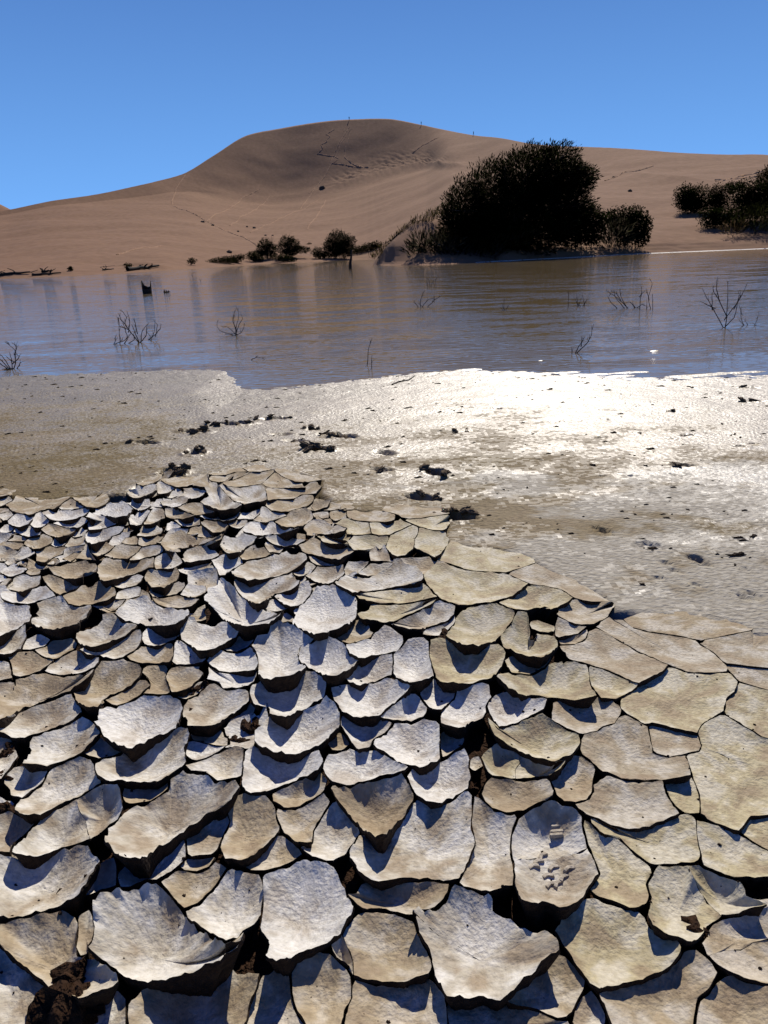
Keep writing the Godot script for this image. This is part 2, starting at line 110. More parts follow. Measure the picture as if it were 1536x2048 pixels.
["w",20,[-679,29,-2536,-679,30,-2501,-648,14,-2508,-635,10,-2502,-614,16,-2453,-547,20,-2446,-520,28,-2443,-504,25,-2479,-502,24,-2530,-504,24,-2551,-581,8,-2561,-649,19,-2557,-692,26,-2590]],
["w",46,[10,24,-2507,10,36,-2463,17,56,-2409,63,80,-2335,96,80,-2335,141,59,-2397,152,48,-2427,147,32,-2603,149,60,-2654,132,62,-2685,94,62,-2683,72,62,-2674,41,42,-2635,15,36,-2609]],
["b",25,[-844,20,-2545,-782,44,-2393,-749,43,-2401,-735,30,-2438,-716,15,-2532,-707,21,-2555,-730,20,-2584,-730,27,-2601,-771,22,-2603,-822,27,-2601,-834,27,-2593,-840,26,-2581]],
["y",49,[151,36,-2594,160,48,-2410,169,67,-2348,179,67,-2343,232,66,-2323,337,44,-2386,378,39,-2432,391,38,-2452,401,38,-2471,419,42,-2518,432,49,-2566,429,51,-2594,416,51,-2623,400,47,-2632,341,31,-2640,280,30,-2656,212,52,-2694,198,54,-2694,181,55,-2688,160,53,-2668]],
["y",20,[434,17,-2516,439,28,-2452,504,18,-2453,567,17,-2501,589,25,-2520,605,30,-2555,560,15,-2562,510,11,-2585,468,17,-2596,452,17,-2584,431,19,-2554]],
["P",21,[658,25,-2597,665,24,-2584,664,24,-2559,670,23,-2543,785,10,-2482,829,18,-2406,864,35,-2336,973,29,-2413,1008,30,-2455,949,11,-2581,906,11,-2660,862,21,-2734,830,27,-2764,797,24,-2745,778,17,-2704,768,16,-2691,742,16,-2669,713,18,-2650,654,28,-2633]],
["w",60,[-334,40,-2567,-293,30,-2533,-223,101,-2362,-189,102,-2363,-160,86,-2412,-135,54,-2507,-121,49,-2553,-162,30,-2635,-176,45,-2677,-185,50,-2690,-222,63,-2713,-236,64,-2715,-246,69,-2720,-263,70,-2718,-280,67,-2710,-306,58,-2685,-340,60,-2651,-348,52,-2595]],
["w",59,[-523,34,-2680,-509,27,-2639,-502,28,-2608,-497,34,-2552,-471,92,-2406,-445,102,-2361,-420,102,-2356,-356,102,-2372,-327,101,-2398,-310,67,-2492,-340,33,-2570,-355,28,-2621,-360,26,-2665,-354,29,-2708,-344,35,-2718,-305,51,-2723,-295,58,-2732,-307,59,-2749,-353,62,-2781,-412,79,-2827,-428,79,-2830,-456,79,-2853,-474,79,-2832,-482,69,-2791,-489,63,-2780,-526,60,-2754,-543,49,-2704]],
["P",10,[1218,12,-2569,1230,16,-2470,1428,12,-2427,1621,-11,-2800,1522,-11,-2774,1517,-11,-2795,1505,-11,-2803,1467,-11,-2764,1435,5,-2723,1230,10,-2662,1209,12,-2637,1195,14,-2626]],
["P",14,[947,6,-2605,1062,16,-2431,1070,18,-2421,1139,24,-2398,1198,24,-2401,1210,24,-2422,1215,24,-2442,1216,23,-2463,1211,13,-2565,1195,10,-2622,1193,10,-2660,1161,7,-2692,1039,7,-2750,983,11,-2782,962,19,-2838,929,19,-2845,916,19,-2872,869,19,-2832,852,19,-2802,840,19,-2794]],
["w",32,[-690,31,-2602,-649,24,-2565,-623,18,-2569,-578,25,-2550,-501,55,-2510,-500,39,-2576,-532,25,-2694,-540,28,-2711,-555,28,-2721,-604,16,-2702,-647,24,-2702,-676,36,-2710,-688,38,-2698,-696,39,-2683,-703,39,-2614]],
["y",46,[443,31,-2718,439,30,-2678,439,32,-2647,446,34,-2623,472,43,-2568,490,52,-2535,548,78,-2468,602,56,-2534,635,41,-2596,647,36,-2634,651,35,-2667,641,32,-2710,616,27,-2735,589,22,-2744,572,20,-2707,545,21,-2696,549,20,-2721,566,25,-2763,566,38,-2793,571,60,-2828,570,62,-2864,551,62,-2868,533,62,-2860,520,62,-2844,500,46,-2802,448,32,-2732]],
["g",24,[-1328,24,-2651,-1324,30,-2608,-1266,20,-2592,-1228,16,-2599,-1178,23,-2598,-1138,30,-2623,-1139,26,-2669,-1150,22,-2706,-1208,13,-2741,-1261,24,-2773,-1274,23,-2767,-1319,19,-2698]],
["b",23,[-1494,16,-2701,-1448,20,-2611,-1419,30,-2578,-1389,32,-2575,-1345,28,-2616,-1326,25,-2698,-1387,11,-2742,-1445,23,-2784,-1494,28,-2772,-1521,31,-2737]],
["w",39,[-155,53,-2605,-119,67,-2538,-107,62,-2544,14,24,-2655,26,28,-2655,52,37,-2687,51,40,-2742,5,48,-2816,-17,51,-2829,-44,34,-2806,-56,31,-2801,-75,20,-2773,-169,43,-2681]],
["w",25,[-852,16,-2669,-839,22,-2636,-825,22,-2629,-770,27,-2613,-717,41,-2608,-716,32,-2640,-713,25,-2712,-770,10,-2742,-796,14,-2762,-848,33,-2799,-864,33,-2805,-868,33,-2786,-857,16,-2717]],
["g",1,[-1779,2,-3768,-1751,2,-3738,-1737,2,-3747,-1730,2,-3770,-1761,2,-3868,-1742,2,-3852,-1718,2,-3801,-1708,2,-3803,-1715,2,-3807,-1718,2,-3769,-1778,2,-3793]],
["b",27,[-1015,29,-2670,-965,17,-2655,-844,45,-2609,-858,21,-2711,-877,24,-2785,-888,26,-2798,-935,16,-2785,-962,17,-2781,-1002,27,-2776,-1014,25,-2743,-1030,35,-2684]],
["p",11,[665,18,-2662,728,7,-2681,766,7,-2708,776,11,-2715,796,14,-2757,799,14,-2781,774,14,-2761,763,10,-2751,683,10,-2719,664,18,-2693]],
["g",32,[-1192,44,-2704,-1152,22,-2724,-1119,26,-2700,-1066,40,-2666,-1044,37,-2681,-1021,23,-2769,-1017,24,-2790,-1021,28,-2841,-1030,38,-2881,-1041,43,-2899,-1060,42,-2904,-1087,26,-2880,-1118,17,-2859,-1156,16,-2827,-1173,19,-2808,-1197,31,-2776,-1211,43,-2752,-1220,50,-2744,-1225,55,-2719]],
["p",20,[665,17,-2758,655,34,-2700,664,34,-2692,756,13,-2754,796,28,-2782,768,15,-2813,748,13,-2833,732,19,-2855,704,26,-2877,683,11,-2826]],
["w",17,[-645,23,-2717,-606,24,-2706,-573,9,-2772,-558,14,-2803,-551,22,-2834,-576,17,-2846,-605,18,-2858,-618,17,-2855,-627,13,-2844,-671,15,-2776,-672,22,-2744]],
["y",47,[237,62,-2662,272,79,-2586,335,71,-2585,404,44,-2657,420,33,-2692,505,36,-2836,522,50,-2882,524,54,-2900,483,51,-2947,464,55,-2972,450,55,-2977,340,43,-2972,285,29,-2911,275,22,-2866,220,56,-2701]],
["b",20,[-1396,15,-2757,-1330,29,-2704,-1315,31,-2703,-1309,26,-2721,-1285,15,-2813,-1293,15,-2852,-1314,17,-2882,-1330,19,-2893,-1366,15,-2886,-1402,19,-2882,-1415,13,-2832,-1438,23,-2793]],
["w",49,[-858,61,-2935,-863,55,-2909,-861,51,-2895,-864,48,-2877,-855,39,-2835,-847,35,-2814,-799,27,-2764,-739,68,-2649,-687,79,-2630,-676,62,-2676,-623,43,-2799,-619,42,-2842,-620,42,-2864,-650,37,-2912,-710,37,-2950,-733,27,-2932,-771,32,-2936,-812,44,-2942,-824,57,-2959,-845,63,-2956]],
["Y",6,[585,5,-2826,612,5,-2798,645,8,-2783,658,7,-2791,668,10,-2785,677,7,-2810,681,7,-2834,622,7,-2896,593,7,-2886,583,6,-2864]],
["g",14,[135,25,-2782,182,23,-2766,223,9,-2804,273,20,-2883,279,19,-2911,279,19,-2950,239,12,-2892,147,17,-2830]],
["T",6,[986,9,-2793,995,9,-2786,1042,6,-2759,1165,4,-2707,1218,4,-2672,1443,7,-2730,1509,-11,-2817,1516,-11,-2844,1510,-11,-2855,1376,-11,-2997,1135,-11,-2986,973,9,-2865]],
["w",7,[33,8,-2853,73,5,-2812,115,13,-2795,129,13,-2804,136,13,-2836,65,3,-2872,11,10,-2914]],
["B",13,[-208,12,-2795,-173,17,-2749,-161,18,-2741,-87,12,-2791,-75,12,-2800,-66,10,-2841,-79,8,-2863,-79,9,-2893,-96,14,-2939,-121,15,-2955,-142,14,-2952,-176,8,-2915,-219,10,-2874,-220,12,-2821]],
["g",29,[-1656,28,-2881,-1614,23,-2794,-1530,48,-2726,-1505,48,-2735,-1496,40,-2770,-1502,28,-2806,-1532,20,-2929,-1543,26,-2948,-1563,39,-2999,-1575,34,-2965,-1636,24,-2912]],
["g",19,[-1514,13,-2854,-1494,23,-2805,-1484,21,-2807,-1447,22,-2805,-1416,21,-2831,-1418,16,-2892,-1473,19,-2936,-1491,21,-2936,-1519,17,-2902]],
["w",28,[-976,30,-2780,-932,37,-2760,-883,24,-2828,-869,25,-2860,-876,22,-2897,-886,23,-2925,-917,24,-2956,-956,19,-2951,-1013,27,-2943,-1025,28,-2931,-1031,26,-2907,-1028,22,-2879,-1020,20,-2851,-995,27,-2798]],
["g",45,[-1290,39,-2849,-1268,42,-2811,-1245,48,-2781,-1203,64,-2732,-1158,54,-2754,-1121,33,-2834,-1080,38,-2885,-1063,47,-2933,-1141,31,-2998,-1198,50,-3044,-1221,54,-3046,-1242,53,-3039,-1235,36,-3012,-1241,32,-3000,-1277,27,-2941,-1291,33,-2934,-1300,37,-2920,-1301,38,-2889]],
["w",10,[-594,7,-2889,-557,7,-2879,-532,12,-2877,-509,17,-2890,-526,10,-2909,-540,8,-2938,-616,15,-2927,-623,17,-2907]],
["g",33,[63,59,-2774,134,41,-2795,161,17,-2861,236,20,-2892,274,37,-2928,286,49,-2983,228,46,-3045,204,41,-3036,184,31,-3022,35,55,-2842,24,59,-2826,14,59,-2826]],
["P",18,[713,19,-2904,741,20,-2846,759,23,-2816,784,22,-2809,840,16,-2825,901,12,-2874,918,12,-2893,953,17,-2952,999,-11,-3048,998,-11,-3067,966,23,-3003,881,11,-3032,823,15,-3066,806,14,-3058,765,11,-3015,733,14,-2988,722,15,-2947,709,19,-2922]],
["w",15,[-1438,13,-2929,-1384,11,-2911,-1336,21,-2911,-1325,20,-2949,-1357,14,-3006,-1425,9,-2988,-1454,18,-2969,-1489,24,-2967]],
["w",59,[-409,38,-3028,-398,31,-2991,-404,46,-2893,-346,69,-2780,-285,101,-2676,-273,101,-2676,-241,97,-2694,-237,72,-2759,-216,69,-2771,-169,52,-2841,-153,41,-2890,-141,34,-2945,-138,32,-2981,-136,45,-3084,-148,51,-3116,-161,53,-3135,-234,70,-3197,-248,73,-3203,-263,70,-3199,-304,73,-3202,-329,66,-3184,-340,52,-3153,-368,38,-3097,-388,36,-3066,-398,37,-3054]],
["y",28,[-119,48,-2912,-107,48,-2893,-48,23,-2926,-38,27,-2902,-26,26,-2900,20,18,-2919,188,46,-3014,219,40,-3085,152,37,-3057,129,29,-3071,72,15,-3078,-24,16,-3087,-62,23,-3084,-74,24,-3073,-84,23,-3034,-94,26,-3015,-116,37,-2984,-131,48,-2946]],
["w",58,[-791,55,-3106,-763,35,-3074,-743,26,-3056,-733,27,-3027,-709,28,-2988,-589,100,-2779,-522,100,-2774,-481,100,-2788,-433,100,-2892,-456,97,-2886,-494,61,-2963,-558,27,-3074,-606,24,-3129,-641,32,-3160,-674,49,-3192,-689,60,-3209,-707,78,-3239,-740,78,-3273,-757,78,-3306,-784,78,-3318,-779,78,-3253,-785,78,-3228,-812,78,-3202,-809,79,-3166,-816,74,-3128,-809,64,-3102]],
["w",55,[-1155,62,-2990,-1125,43,-2984,-1078,26,-2994,-1048,27,-2966,-926,74,-2861,-858,95,-2843,-844,87,-2910,-851,68,-2995,-879,48,-3061,-934,28,-3106,-1001,26,-3130,-1014,28,-3135,-1039,36,-3146,-1087,66,-3180,-1156,74,-3122,-1172,75,-3004]],
["w",37,[-1763,47,-3172,-1778,49,-3156,-1623,66,-2832,-1598,66,-2850,-1579,37,-2983,-1582,21,-3069,-1590,19,-3102,-1596,21,-3127,-1623,29,-3171,-1625,38,-3190,-1701,43,-3198,-1761,51,-3217,-1759,50,-3183]],
["g",51,[-1559,47,-3141,-1554,40,-3126,-1558,39,-3102,-1543,30,-3093,-1559,38,-3067,-1553,37,-3031,-1505,37,-2975,-1428,56,-2912,-1354,81,-2863,-1304,74,-2918,-1330,41,-3022,-1319,41,-3049,-1332,39,-3148,-1338,41,-3162,-1409,28,-3177,-1450,33,-3190,-1494,63,-3234,-1507,64,-3230,-1517,60,-3220,-1556,62,-3196,-1577,63,-3165]],
["y",31,[502,54,-2937,553,42,-2928,608,21,-2970,638,15,-2997,676,15,-2997,688,15,-2994,691,25,-2953,756,31,-2983,800,42,-3024,773,32,-3127,718,27,-3179,664,28,-3199,635,24,-3191,550,20,-3093,476,54,-2983]],
["w",13,[-535,6,-3107,-504,10,-3085,-488,15,-3071,-451,22,-3074,-431,23,-3091,-472,6,-3145,-509,12,-3191,-525,16,-3197,-583,22,-3129]],
["y",30,[-126,52,-3092,-102,48,-3092,-92,46,-3079,-36,25,-3090,79,14,-3101,146,27,-3093,215,51,-3077,203,43,-3125,170,34,-3258,158,33,-3271,145,30,-3276,110,21,-3270,85,18,-3273,25,13,-3254,-47,20,-3218,-131,51,-3145,-154,51,-3151]],
["w",31,[-498,23,-3176,-473,26,-3132,-458,36,-3095,-415,53,-3036,-391,52,-3047,-378,22,-3137,-355,18,-3225,-351,29,-3265,-371,42,-3333,-393,42,-3316,-434,21,-3277,-450,18,-3264,-469,16,-3247,-495,23,-3234,-516,31,-3204]],
["b",22,[-1052,31,-3184,-1039,24,-3177,-994,11,-3166,-981,11,-3165,-926,18,-3145,-871,39,-3110,-858,33,-3197,-934,10,-3256,-972,16,-3277,-984,17,-3277,-1045,27,-3232,-1079,35,-3228]],
["g",16,[-1317,11,-3189,-1296,13,-3162,-1233,25,-3129,-1222,25,-3133,-1227,9,-3207,-1218,14,-3244,-1218,18,-3262,-1226,15,-3259,-1254,12,-3267,-1282,15,-3275,-1344,24,-3195]],
["y",37,[184,30,-3259,228,30,-3112,264,34,-3054,318,43,-2993,342,40,-2999,466,33,-3043,503,35,-3055,550,38,-3082,621,47,-3154,634,50,-3173,582,32,-3294,568,31,-3334,393,20,-3410,360,24,-3428,290,38,-3471,250,44,-3475,234,43,-3462,223,39,-3435,175,38,-3356]],
["P",15,[662,11,-3251,722,7,-3237,792,7,-3184,825,16,-3073,861,27,-3015,902,27,-3002,1002,-11,-3077,940,-11,-3257,793,9,-3387,730,21,-3465,588,22,-3370,578,23,-3346]],
["g",43,[-715,45,-3310,-688,31,-3260,-639,38,-3165,-572,74,-3030,-544,65,-3072,-533,22,-3207,-520,20,-3249,-469,29,-3239,-445,37,-3244,-423,47,-3253,-410,54,-3276,-410,53,-3301,-424,48,-3323,-438,49,-3368,-457,43,-3377,-467,34,-3358,-496,37,-3398,-512,35,-3403,-574,26,-3392,-623,28,-3384,-671,37,-3374,-707,50,-3367,-721,54,-3357]],
["b",36,[-1452,36,-3198,-1421,38,-3179,-1395,37,-3177,-1342,32,-3200,-1282,41,-3212,-1263,38,-3266,-1276,30,-3321,-1294,27,-3363,-1315,26,-3389,-1379,34,-3438,-1396,36,-3443,-1409,33,-3433,-1415,24,-3411,-1425,23,-3404,-1436,24,-3401,-1454,33,-3416,-1467,34,-3409,-1476,28,-3376,-1509,37,-3285]],
["g",46,[-217,79,-3175,-175,78,-3123,-154,77,-3106,-144,71,-3119,-59,25,-3226,41,22,-3259,124,43,-3249,159,60,-3237,169,64,-3249,167,57,-3318,147,56,-3423,90,47,-3471,75,59,-3511,58,58,-3519,37,55,-3518,32,42,-3491,-22,22,-3447,-87,20,-3388,-98,20,-3379,-162,33,-3371,-190,45,-3374,-219,63,-3273,-237,79,-3212]],
["g",19,[-917,22,-3244,-879,31,-3220,-865,20,-3266,-853,14,-3326,-866,15,-3370,-885,16,-3388,-925,17,-3394,-955,24,-3398,-962,19,-3381,-966,16,-3289]],
["w",33,[-1792,45,-3279,-1778,39,-3270,-1741,24,-3266,-1683,18,-3262,-1648,27,-3244,-1527,58,-3245,-1554,43,-3299,-1630,23,-3411,-1649,27,-3429,-1665,29,-3437,-1679,28,-3435,-1742,20,-3378,-1805,49,-3349,-1810,54,-3309]],
["g",16,[-1204,15,-3273,-1155,20,-3293,-1183,15,-3392,-1198,17,-3406,-1268,14,-3377,-1278,14,-3362,-1279,13,-3341,-1263,21,-3267]],
["b",20,[-1088,30,-3255,-1078,27,-3258,-1055,21,-3264,-1002,13,-3304,-988,16,-3305,-971,18,-3333,-968,22,-3383,-975,25,-3408,-987,22,-3411,-1008,24,-3430,-1066,9,-3387,-1122,23,-3355,-1119,24,-3320]],
["g",34,[-340,25,-3354,-298,47,-3280,-271,57,-3250,-235,22,-3371,-203,27,-3436,-211,27,-3472,-214,38,-3512,-225,37,-3516,-236,31,-3510,-247,29,-3511,-307,27,-3517,-341,32,-3516,-367,23,-3459,-391,35,-3401]],
["b",28,[-1652,19,-3457,-1589,18,-3378,-1520,49,-3281,-1479,37,-3373,-1491,23,-3450,-1506,19,-3489,-1524,17,-3508,-1598,18,-3523,-1663,38,-3545,-1680,38,-3549,-1701,39,-3522]],
["b",35,[-1187,27,-3480,-1173,20,-3457,-1108,46,-3328,-1037,60,-3287,-1025,21,-3447,-1021,21,-3475,-1030,26,-3532,-1051,37,-3570,-1098,30,-3566,-1133,31,-3560,-1158,35,-3557,-1169,40,-3561,-1186,42,-3551,-1190,34,-3515]],
["g",18,[-1347,22,-3437,-1299,16,-3406,-1264,21,-3385,-1211,17,-3425,-1207,14,-3478,-1205,19,-3519,-1240,19,-3550,-1307,11,-3520,-1360,27,-3447]],
["g",28,[-1832,22,-3430,-1718,48,-3333,-1704,22,-3459,-1713,16,-3501,-1733,27,-3570,-1784,24,-3571,-1824,35,-3582,-1834,35,-3574,-1850,32,-3553,-1854,29,-3534,-1838,15,-3494]],
["g",15,[-426,26,-3423,-403,25,-3433,-378,8,-3507,-354,15,-3562,-367,17,-3588,-395,21,-3613,-420,15,-3594,-459,9,-3531,-454,19,-3469]],
["g",47,[-720,68,-3360,-652,68,-3313,-574,39,-3382,-486,26,-3470,-465,28,-3493,-411,46,-3546,-401,51,-3557,-395,56,-3592,-407,56,-3633,-426,54,-3663,-445,51,-3678,-458,44,-3667,-482,41,-3681,-495,41,-3690,-513,49,-3718,-530,44,-3713,-539,38,-3701,-550,35,-3695,-575,35,-3700,-619,27,-3673,-673,28,-3646,-706,33,-3628,-719,32,-3589,-752,56,-3447]],
["b",43,[-1429,30,-3536,-1402,45,-3467,-1360,70,-3379,-1343,71,-3371,-1317,59,-3404,-1296,31,-3495,-1259,23,-3553,-1249,21,-3586,-1231,28,-3570,-1162,57,-3561,-1198,49,-3698,-1279,27,-3709,-1306,24,-3712,-1334,25,-3718,-1348,28,-3724,-1413,37,-3721,-1449,49,-3722,-1464,51,-3712,-1462,43,-3679,-1468,41,-3655,-1447,31,-3566]],
["w",9,[-1958,10,-3553,-1923,16,-3535,-1913,10,-3583,-1940,5,-3630,-1974,12,-3648,-1994,12,-3655,-1991,10,-3623]],
["w",30,[-852,15,-3583,-801,52,-3407,-778,52,-3422,-774,52,-3445,-731,19,-3638,-739,21,-3669,-774,36,-3725,-815,33,-3723,-843,39,-3729,-874,30,-3694,-895,31,-3667]],
["b",38,[-1669,30,-3580,-1641,20,-3571,-1598,26,-3526,-1491,64,-3418,-1468,64,-3435,-1531,18,-3603,-1439,51,-3534,-1480,28,-3661,-1501,28,-3694,-1535,26,-3708,-1563,34,-3731,-1620,34,-3718,-1637,31,-3700,-1664,35,-3681,-1670,35,-3667,-1701,47,-3624,-1710,53,-3620]],
["g",16,[-383,19,-3635,-373,14,-3622,-351,8,-3606,-328,8,-3587,-237,27,-3535,-233,27,-3558,-237,19,-3614,-293,7,-3667,-307,7,-3668,-332,11,-3679,-397,21,-3689]],
["Y",14,[273,15,-3554,305,13,-3545,393,13,-3443,458,12,-3421,570,16,-3388,650,15,-3430,731,16,-3486,747,-11,-3652,730,-11,-3749,634,-11,-3861,494,-11,-3920,386,-11,-3891,349,12,-3837,336,12,-3812,288,12,-3675,263,15,-3622,260,16,-3567]],
["b",9,[-1814,8,-3630,-1770,16,-3615,-1761,16,-3620,-1791,6,-3704,-1845,13,-3722,-1852,12,-3709,-1850,8,-3665]],
["w",16,[-1974,11,-3664,-1910,19,-3600,-1875,27,-3579,-1866,12,-3664,-1855,15,-3693,-1875,12,-3723,-1925,11,-3741,-1952,17,-3750,-1970,16,-3734,-1981,18,-3730,-1986,16,-3678]],
["g",29,[-1182,18,-3643,-1154,37,-3572,-1140,39,-3563,-1064,48,-3545,-1057,26,-3630,-1048,21,-3679,-1082,19,-3758,-1098,23,-3777,-1115,34,-3802,-1173,34,-3792,-1201,29,-3759,-1203,22,-3722]],
["b",39,[-443,43,-3764,-436,39,-3734,-401,24,-3715,-288,35,-3612,-225,68,-3514,-164,44,-3677,-183,29,-3750,-201,27,-3805,-214,27,-3823,-266,21,-3837,-326,27,-3855,-338,30,-3859,-371,47,-3886,-390,50,-3883,-406,49,-3869,-424,45,-3835,-454,50,-3776]],
["b",28,[-736,35,-3658,-710,35,-3646,-680,23,-3681,-620,31,-3688,-590,35,-3727,-574,46,-3705,-584,43,-3695,-601,29,-3730,-620,19,-3774,-634,20,-3814,-648,24,-3837,-664,22,-3841,-676,19,-3836,-688,20,-3840,-698,30,-3859,-715,30,-3857,-763,21,-3784,-768,22,-3750]],
["g",32,[-1015,44,-3623,-913,31,-3677,-866,36,-3724,-917,22,-3838,-942,20,-3849,-967,33,-3885,-984,32,-3885,-1057,29,-3842,-1067,28,-3822,-1070,24,-3786,-1060,19,-3761,-1063,24,-3728]],
["g",7,[-1887,11,-3747,-1902,4,-3806,-1948,9,-3832,-1958,7,-3805,-1950,5,-3781]],
["b",7,[-1741,12,-3752,-1698,12,-3795,-1694,12,-3759,-1707,12,-3744,-1767,9,-3853,-1779,9,-3851,-1793,5,-3831,-1782,9,-3768]],
["y",27,[-348,38,-3895,-326,38,-3909,-263,40,-3878,-214,45,-3835,-201,47,-3813,-188,48,-3746,-162,48,-3680,-108,48,-3672,-49,13,-3791,-31,22,-3739,-21,15,-3769,-11,13,-3788,9,12,-3866,18,24,-3899,15,30,-3914,-30,27,-3916,-75,37,-3925,-169,38,-3910,-189,44,-3839,-215,48,-3782,-239,48,-3780,-312,48,-3805,-325,46,-3819,-342,43,-3854,-345,41,-3874]],
["y",22,[182,20,-3951,162,12,-3884,154,11,-3795,155,15,-3758,245,38,-3562,257,38,-3575,279,38,-3612,330,10,-3804,342,13,-3860,340,15,-3888,333,16,-3905,332,21,-3941,323,24,-3958,275,23,-3970,205,30,-4018,192,30,-4014]],
["g",25,[-1322,43,-3691,-1276,42,-3693,-1225,12,-3830,-1190,24,-3845,-1212,25,-3901,-1231,28,-3922,-1263,27,-3929,-1319,23,-3912,-1326,21,-3900,-1332,13,-3863,-1326,40,-3718]],
["g",9,[-2037,4,-3831,-1982,16,-3759,-1967,10,-3808,-1969,7,-3842,-2015,10,-3886,-2062,13,-3868]],
["y",22,[34,38,-3617,57,38,-3592,95,38,-3604,142,15,-3748,149,11,-3784,160,11,-3904,177,20,-3951,185,30,-4019,177,30,-4042,157,30,-4067,31,17,-3953,1,14,-3793]],
["g",15,[-651,21,-3891,-646,15,-3870,-615,14,-3789,-596,10,-3802,-553,27,-3739,-546,27,-3762,-545,12,-3854,-598,9,-3889,-619,15,-3899,-640,21,-3925,-651,21,-3922]],
["b",28,[-1445,18,-3795,-1337,48,-3697,-1327,48,-3702,-1340,15,-3870,-1333,25,-3925,-1427,27,-3956,-1452,35,-3963,-1470,31,-3946,-1487,20,-3861,-1495,27,-3821]],
["b",10,[-1660,17,-3770,-1656,5,-3874,-1643,13,-3905,-1688,12,-3912,-1728,10,-3840]],
["g",36,[-848,35,-3776,-817,62,-3684,-802,63,-3669,-759,63,-3682,-755,38,-3770,-719,23,-3920,-714,32,-3955,-703,38,-3966,-795,45,-4024,-805,34,-4004,-830,31,-3995,-854,31,-3987,-867,39,-3999,-886,41,-3992,-904,30,-3936,-903,26,-3909]],
["b",18,[-1780,32,-3739,-1791,9,-3866,-1755,13,-3903,-1767,12,-3945,-1755,18,-3968,-1769,19,-3987,-1782,19,-3994,-1817,14,-3990,-1860,21,-4007,-1906,19,-3966,-1916,19,-3946,-1897,11,-3914,-1844,26,-3783]],
["g",26,[-640,29,-3932,-611,18,-3902,-538,30,-3822,-505,33,-3820,-501,20,-3868,-474,33,-3836,-433,40,-3864,-426,41,-3878,-499,13,-3982,-511,15,-3995,-518,24,-4024,-534,27,-4031,-656,39,-3959]],
["b",21,[-1603,11,-3912,-1520,36,-3783,-1499,19,-3879,-1493,17,-3981,-1521,15,-3994,-1552,25,-4025,-1566,24,-4023,-1622,23,-3983,-1614,15,-3951,-1618,15,-3931]],
["b",46,[-1219,39,-3920,-1147,67,-3751,-1123,76,-3709,-1117,25,-3868,-1111,22,-3891,-1094,24,-3873,-1056,25,-3878,-998,34,-3892,-947,55,-3877,-877,79,-3831,-875,79,-3858,-881,78,-3921,-875,77,-3927,-878,78,-3903,-891,78,-3901,-947,50,-3942,-1026,23,-4022,-1116,32,-4072,-1125,40,-4086,-1151,52,-4102,-1185,48,-4076,-1219,53,-4054,-1221,45,-4015,-1227,42,-3976]],
["y",17,[-351,17,-3953,-343,16,-3924,-331,16,-3900,-267,14,-3878,-211,22,-3867,-195,17,-3910,-200,19,-3891,-198,13,-3935,-181,18,-3981,-192,16,-3996,-184,20,-4007,-182,18,-3979,-199,14,-3992,-215,12,-4009,-225,17,-4039,-250,14,-4035,-273,10,-4021,-341,15,-3993,-352,17,-3977,-363,22,-3980,-372,25,-3968]],
["b",4,[-1690,7,-3793,-1673,7,-3814,-1610,7,-3821,-1622,7,-3928,-1637,7,-3922,-1644,7,-3849,-1654,7,-3814,-1653,7,-3783,-1673,7,-3759,-1694,7,-3769]],
["b",18,[-1321,27,-3928,-1257,19,-3978,-1255,15,-4007,-1251,19,-4092,-1273,14,-4095,-1291,17,-4112,-1341,12,-4096,-1376,18,-4091,-1386,20,-4080,-1378,13,-4029,-1366,14,-3994]],
["b",15,[-2186,18,-4029,-2141,10,-4009,-2100,10,-4004,-2018,26,-3971,-2035,14,-4067,-2064,10,-4108,-2129,11,-4128,-2153,14,-4122,-2168,18,-4127,-2182,17,-4101]],
["b",11,[-1440,9,-4016,-1371,19,-3984,-1406,8,-4113,-1423,13,-4132,-1437,13,-4130,-1447,10,-4119,-1469,13,-4117,-1478,9,-4053]],
["g",7,[-351,12,-4014,-331,7,-4025,-299,3,-4061,-292,8,-4100,-303,9,-4201,-294,9,-4218,-293,9,-4184,-316,5,-4099,-290,6,-4047,-290,9,-4104,-346,4,-4079,-383,12,-4012,-393,12,-4008,-393,12,-4034,-386,12,-4044,-395,12,-4045,-386,12,-4027]],
["y",21,[-73,25,-3982,-35,33,-3921,23,22,-3956,35,17,-3979,151,26,-4090,102,21,-4176,92,24,-4199,79,18,-4183,67,18,-4190,34,12,-4175,-84,22,-4162]],
["b",21,[-2006,11,-4050,-1923,35,-3941,-1889,36,-3946,-1878,32,-3973,-1883,14,-4079,-1895,11,-4120,-1909,14,-4157,-1930,17,-4178,-1976,26,-4201,-1994,22,-4186,-2031,22,-4161,-2042,18,-4107,-2037,16,-4079]],
["g",12,[-1846,13,-4025,-1822,20,-3997,-1789,20,-4012,-1805,6,-4092,-1807,9,-4132,-1836,14,-4159,-1863,12,-4152,-1891,16,-4146,-1885,7,-4094,-1885,8,-4073]],
["b",31,[-439,25,-4043,-424,51,-3924,-417,30,-3995,-387,15,-4043,-316,28,-3984,-269,46,-3943,-226,45,-3992,-213,43,-4029,-233,28,-4081,-280,18,-4164,-291,13,-4150,-305,13,-4157,-314,18,-4185,-326,18,-4189,-345,28,-4218,-406,37,-4224,-417,36,-4216,-459,29,-4117,-451,25,-4075]],
["w",39,[-779,43,-4040,-748,28,-4047,-704,22,-4032,-681,21,-4031,-596,37,-3995,-534,66,-3942,-513,69,-3945,-472,69,-4002,-506,63,-4009,-582,20,-4148,-649,32,-4219,-705,32,-4206,-771,48,-4190,-784,45,-4146,-797,49,-4099,-792,49,-4048]],
["y",20,[-214,9,-4127,-218,9,-4087,-209,23,-3989,-144,33,-3942,-78,34,-3957,-94,16,-4183,-153,15,-4208,-225,27,-4239,-263,25,-4200,-272,24,-4180,-284,26,-4167]],
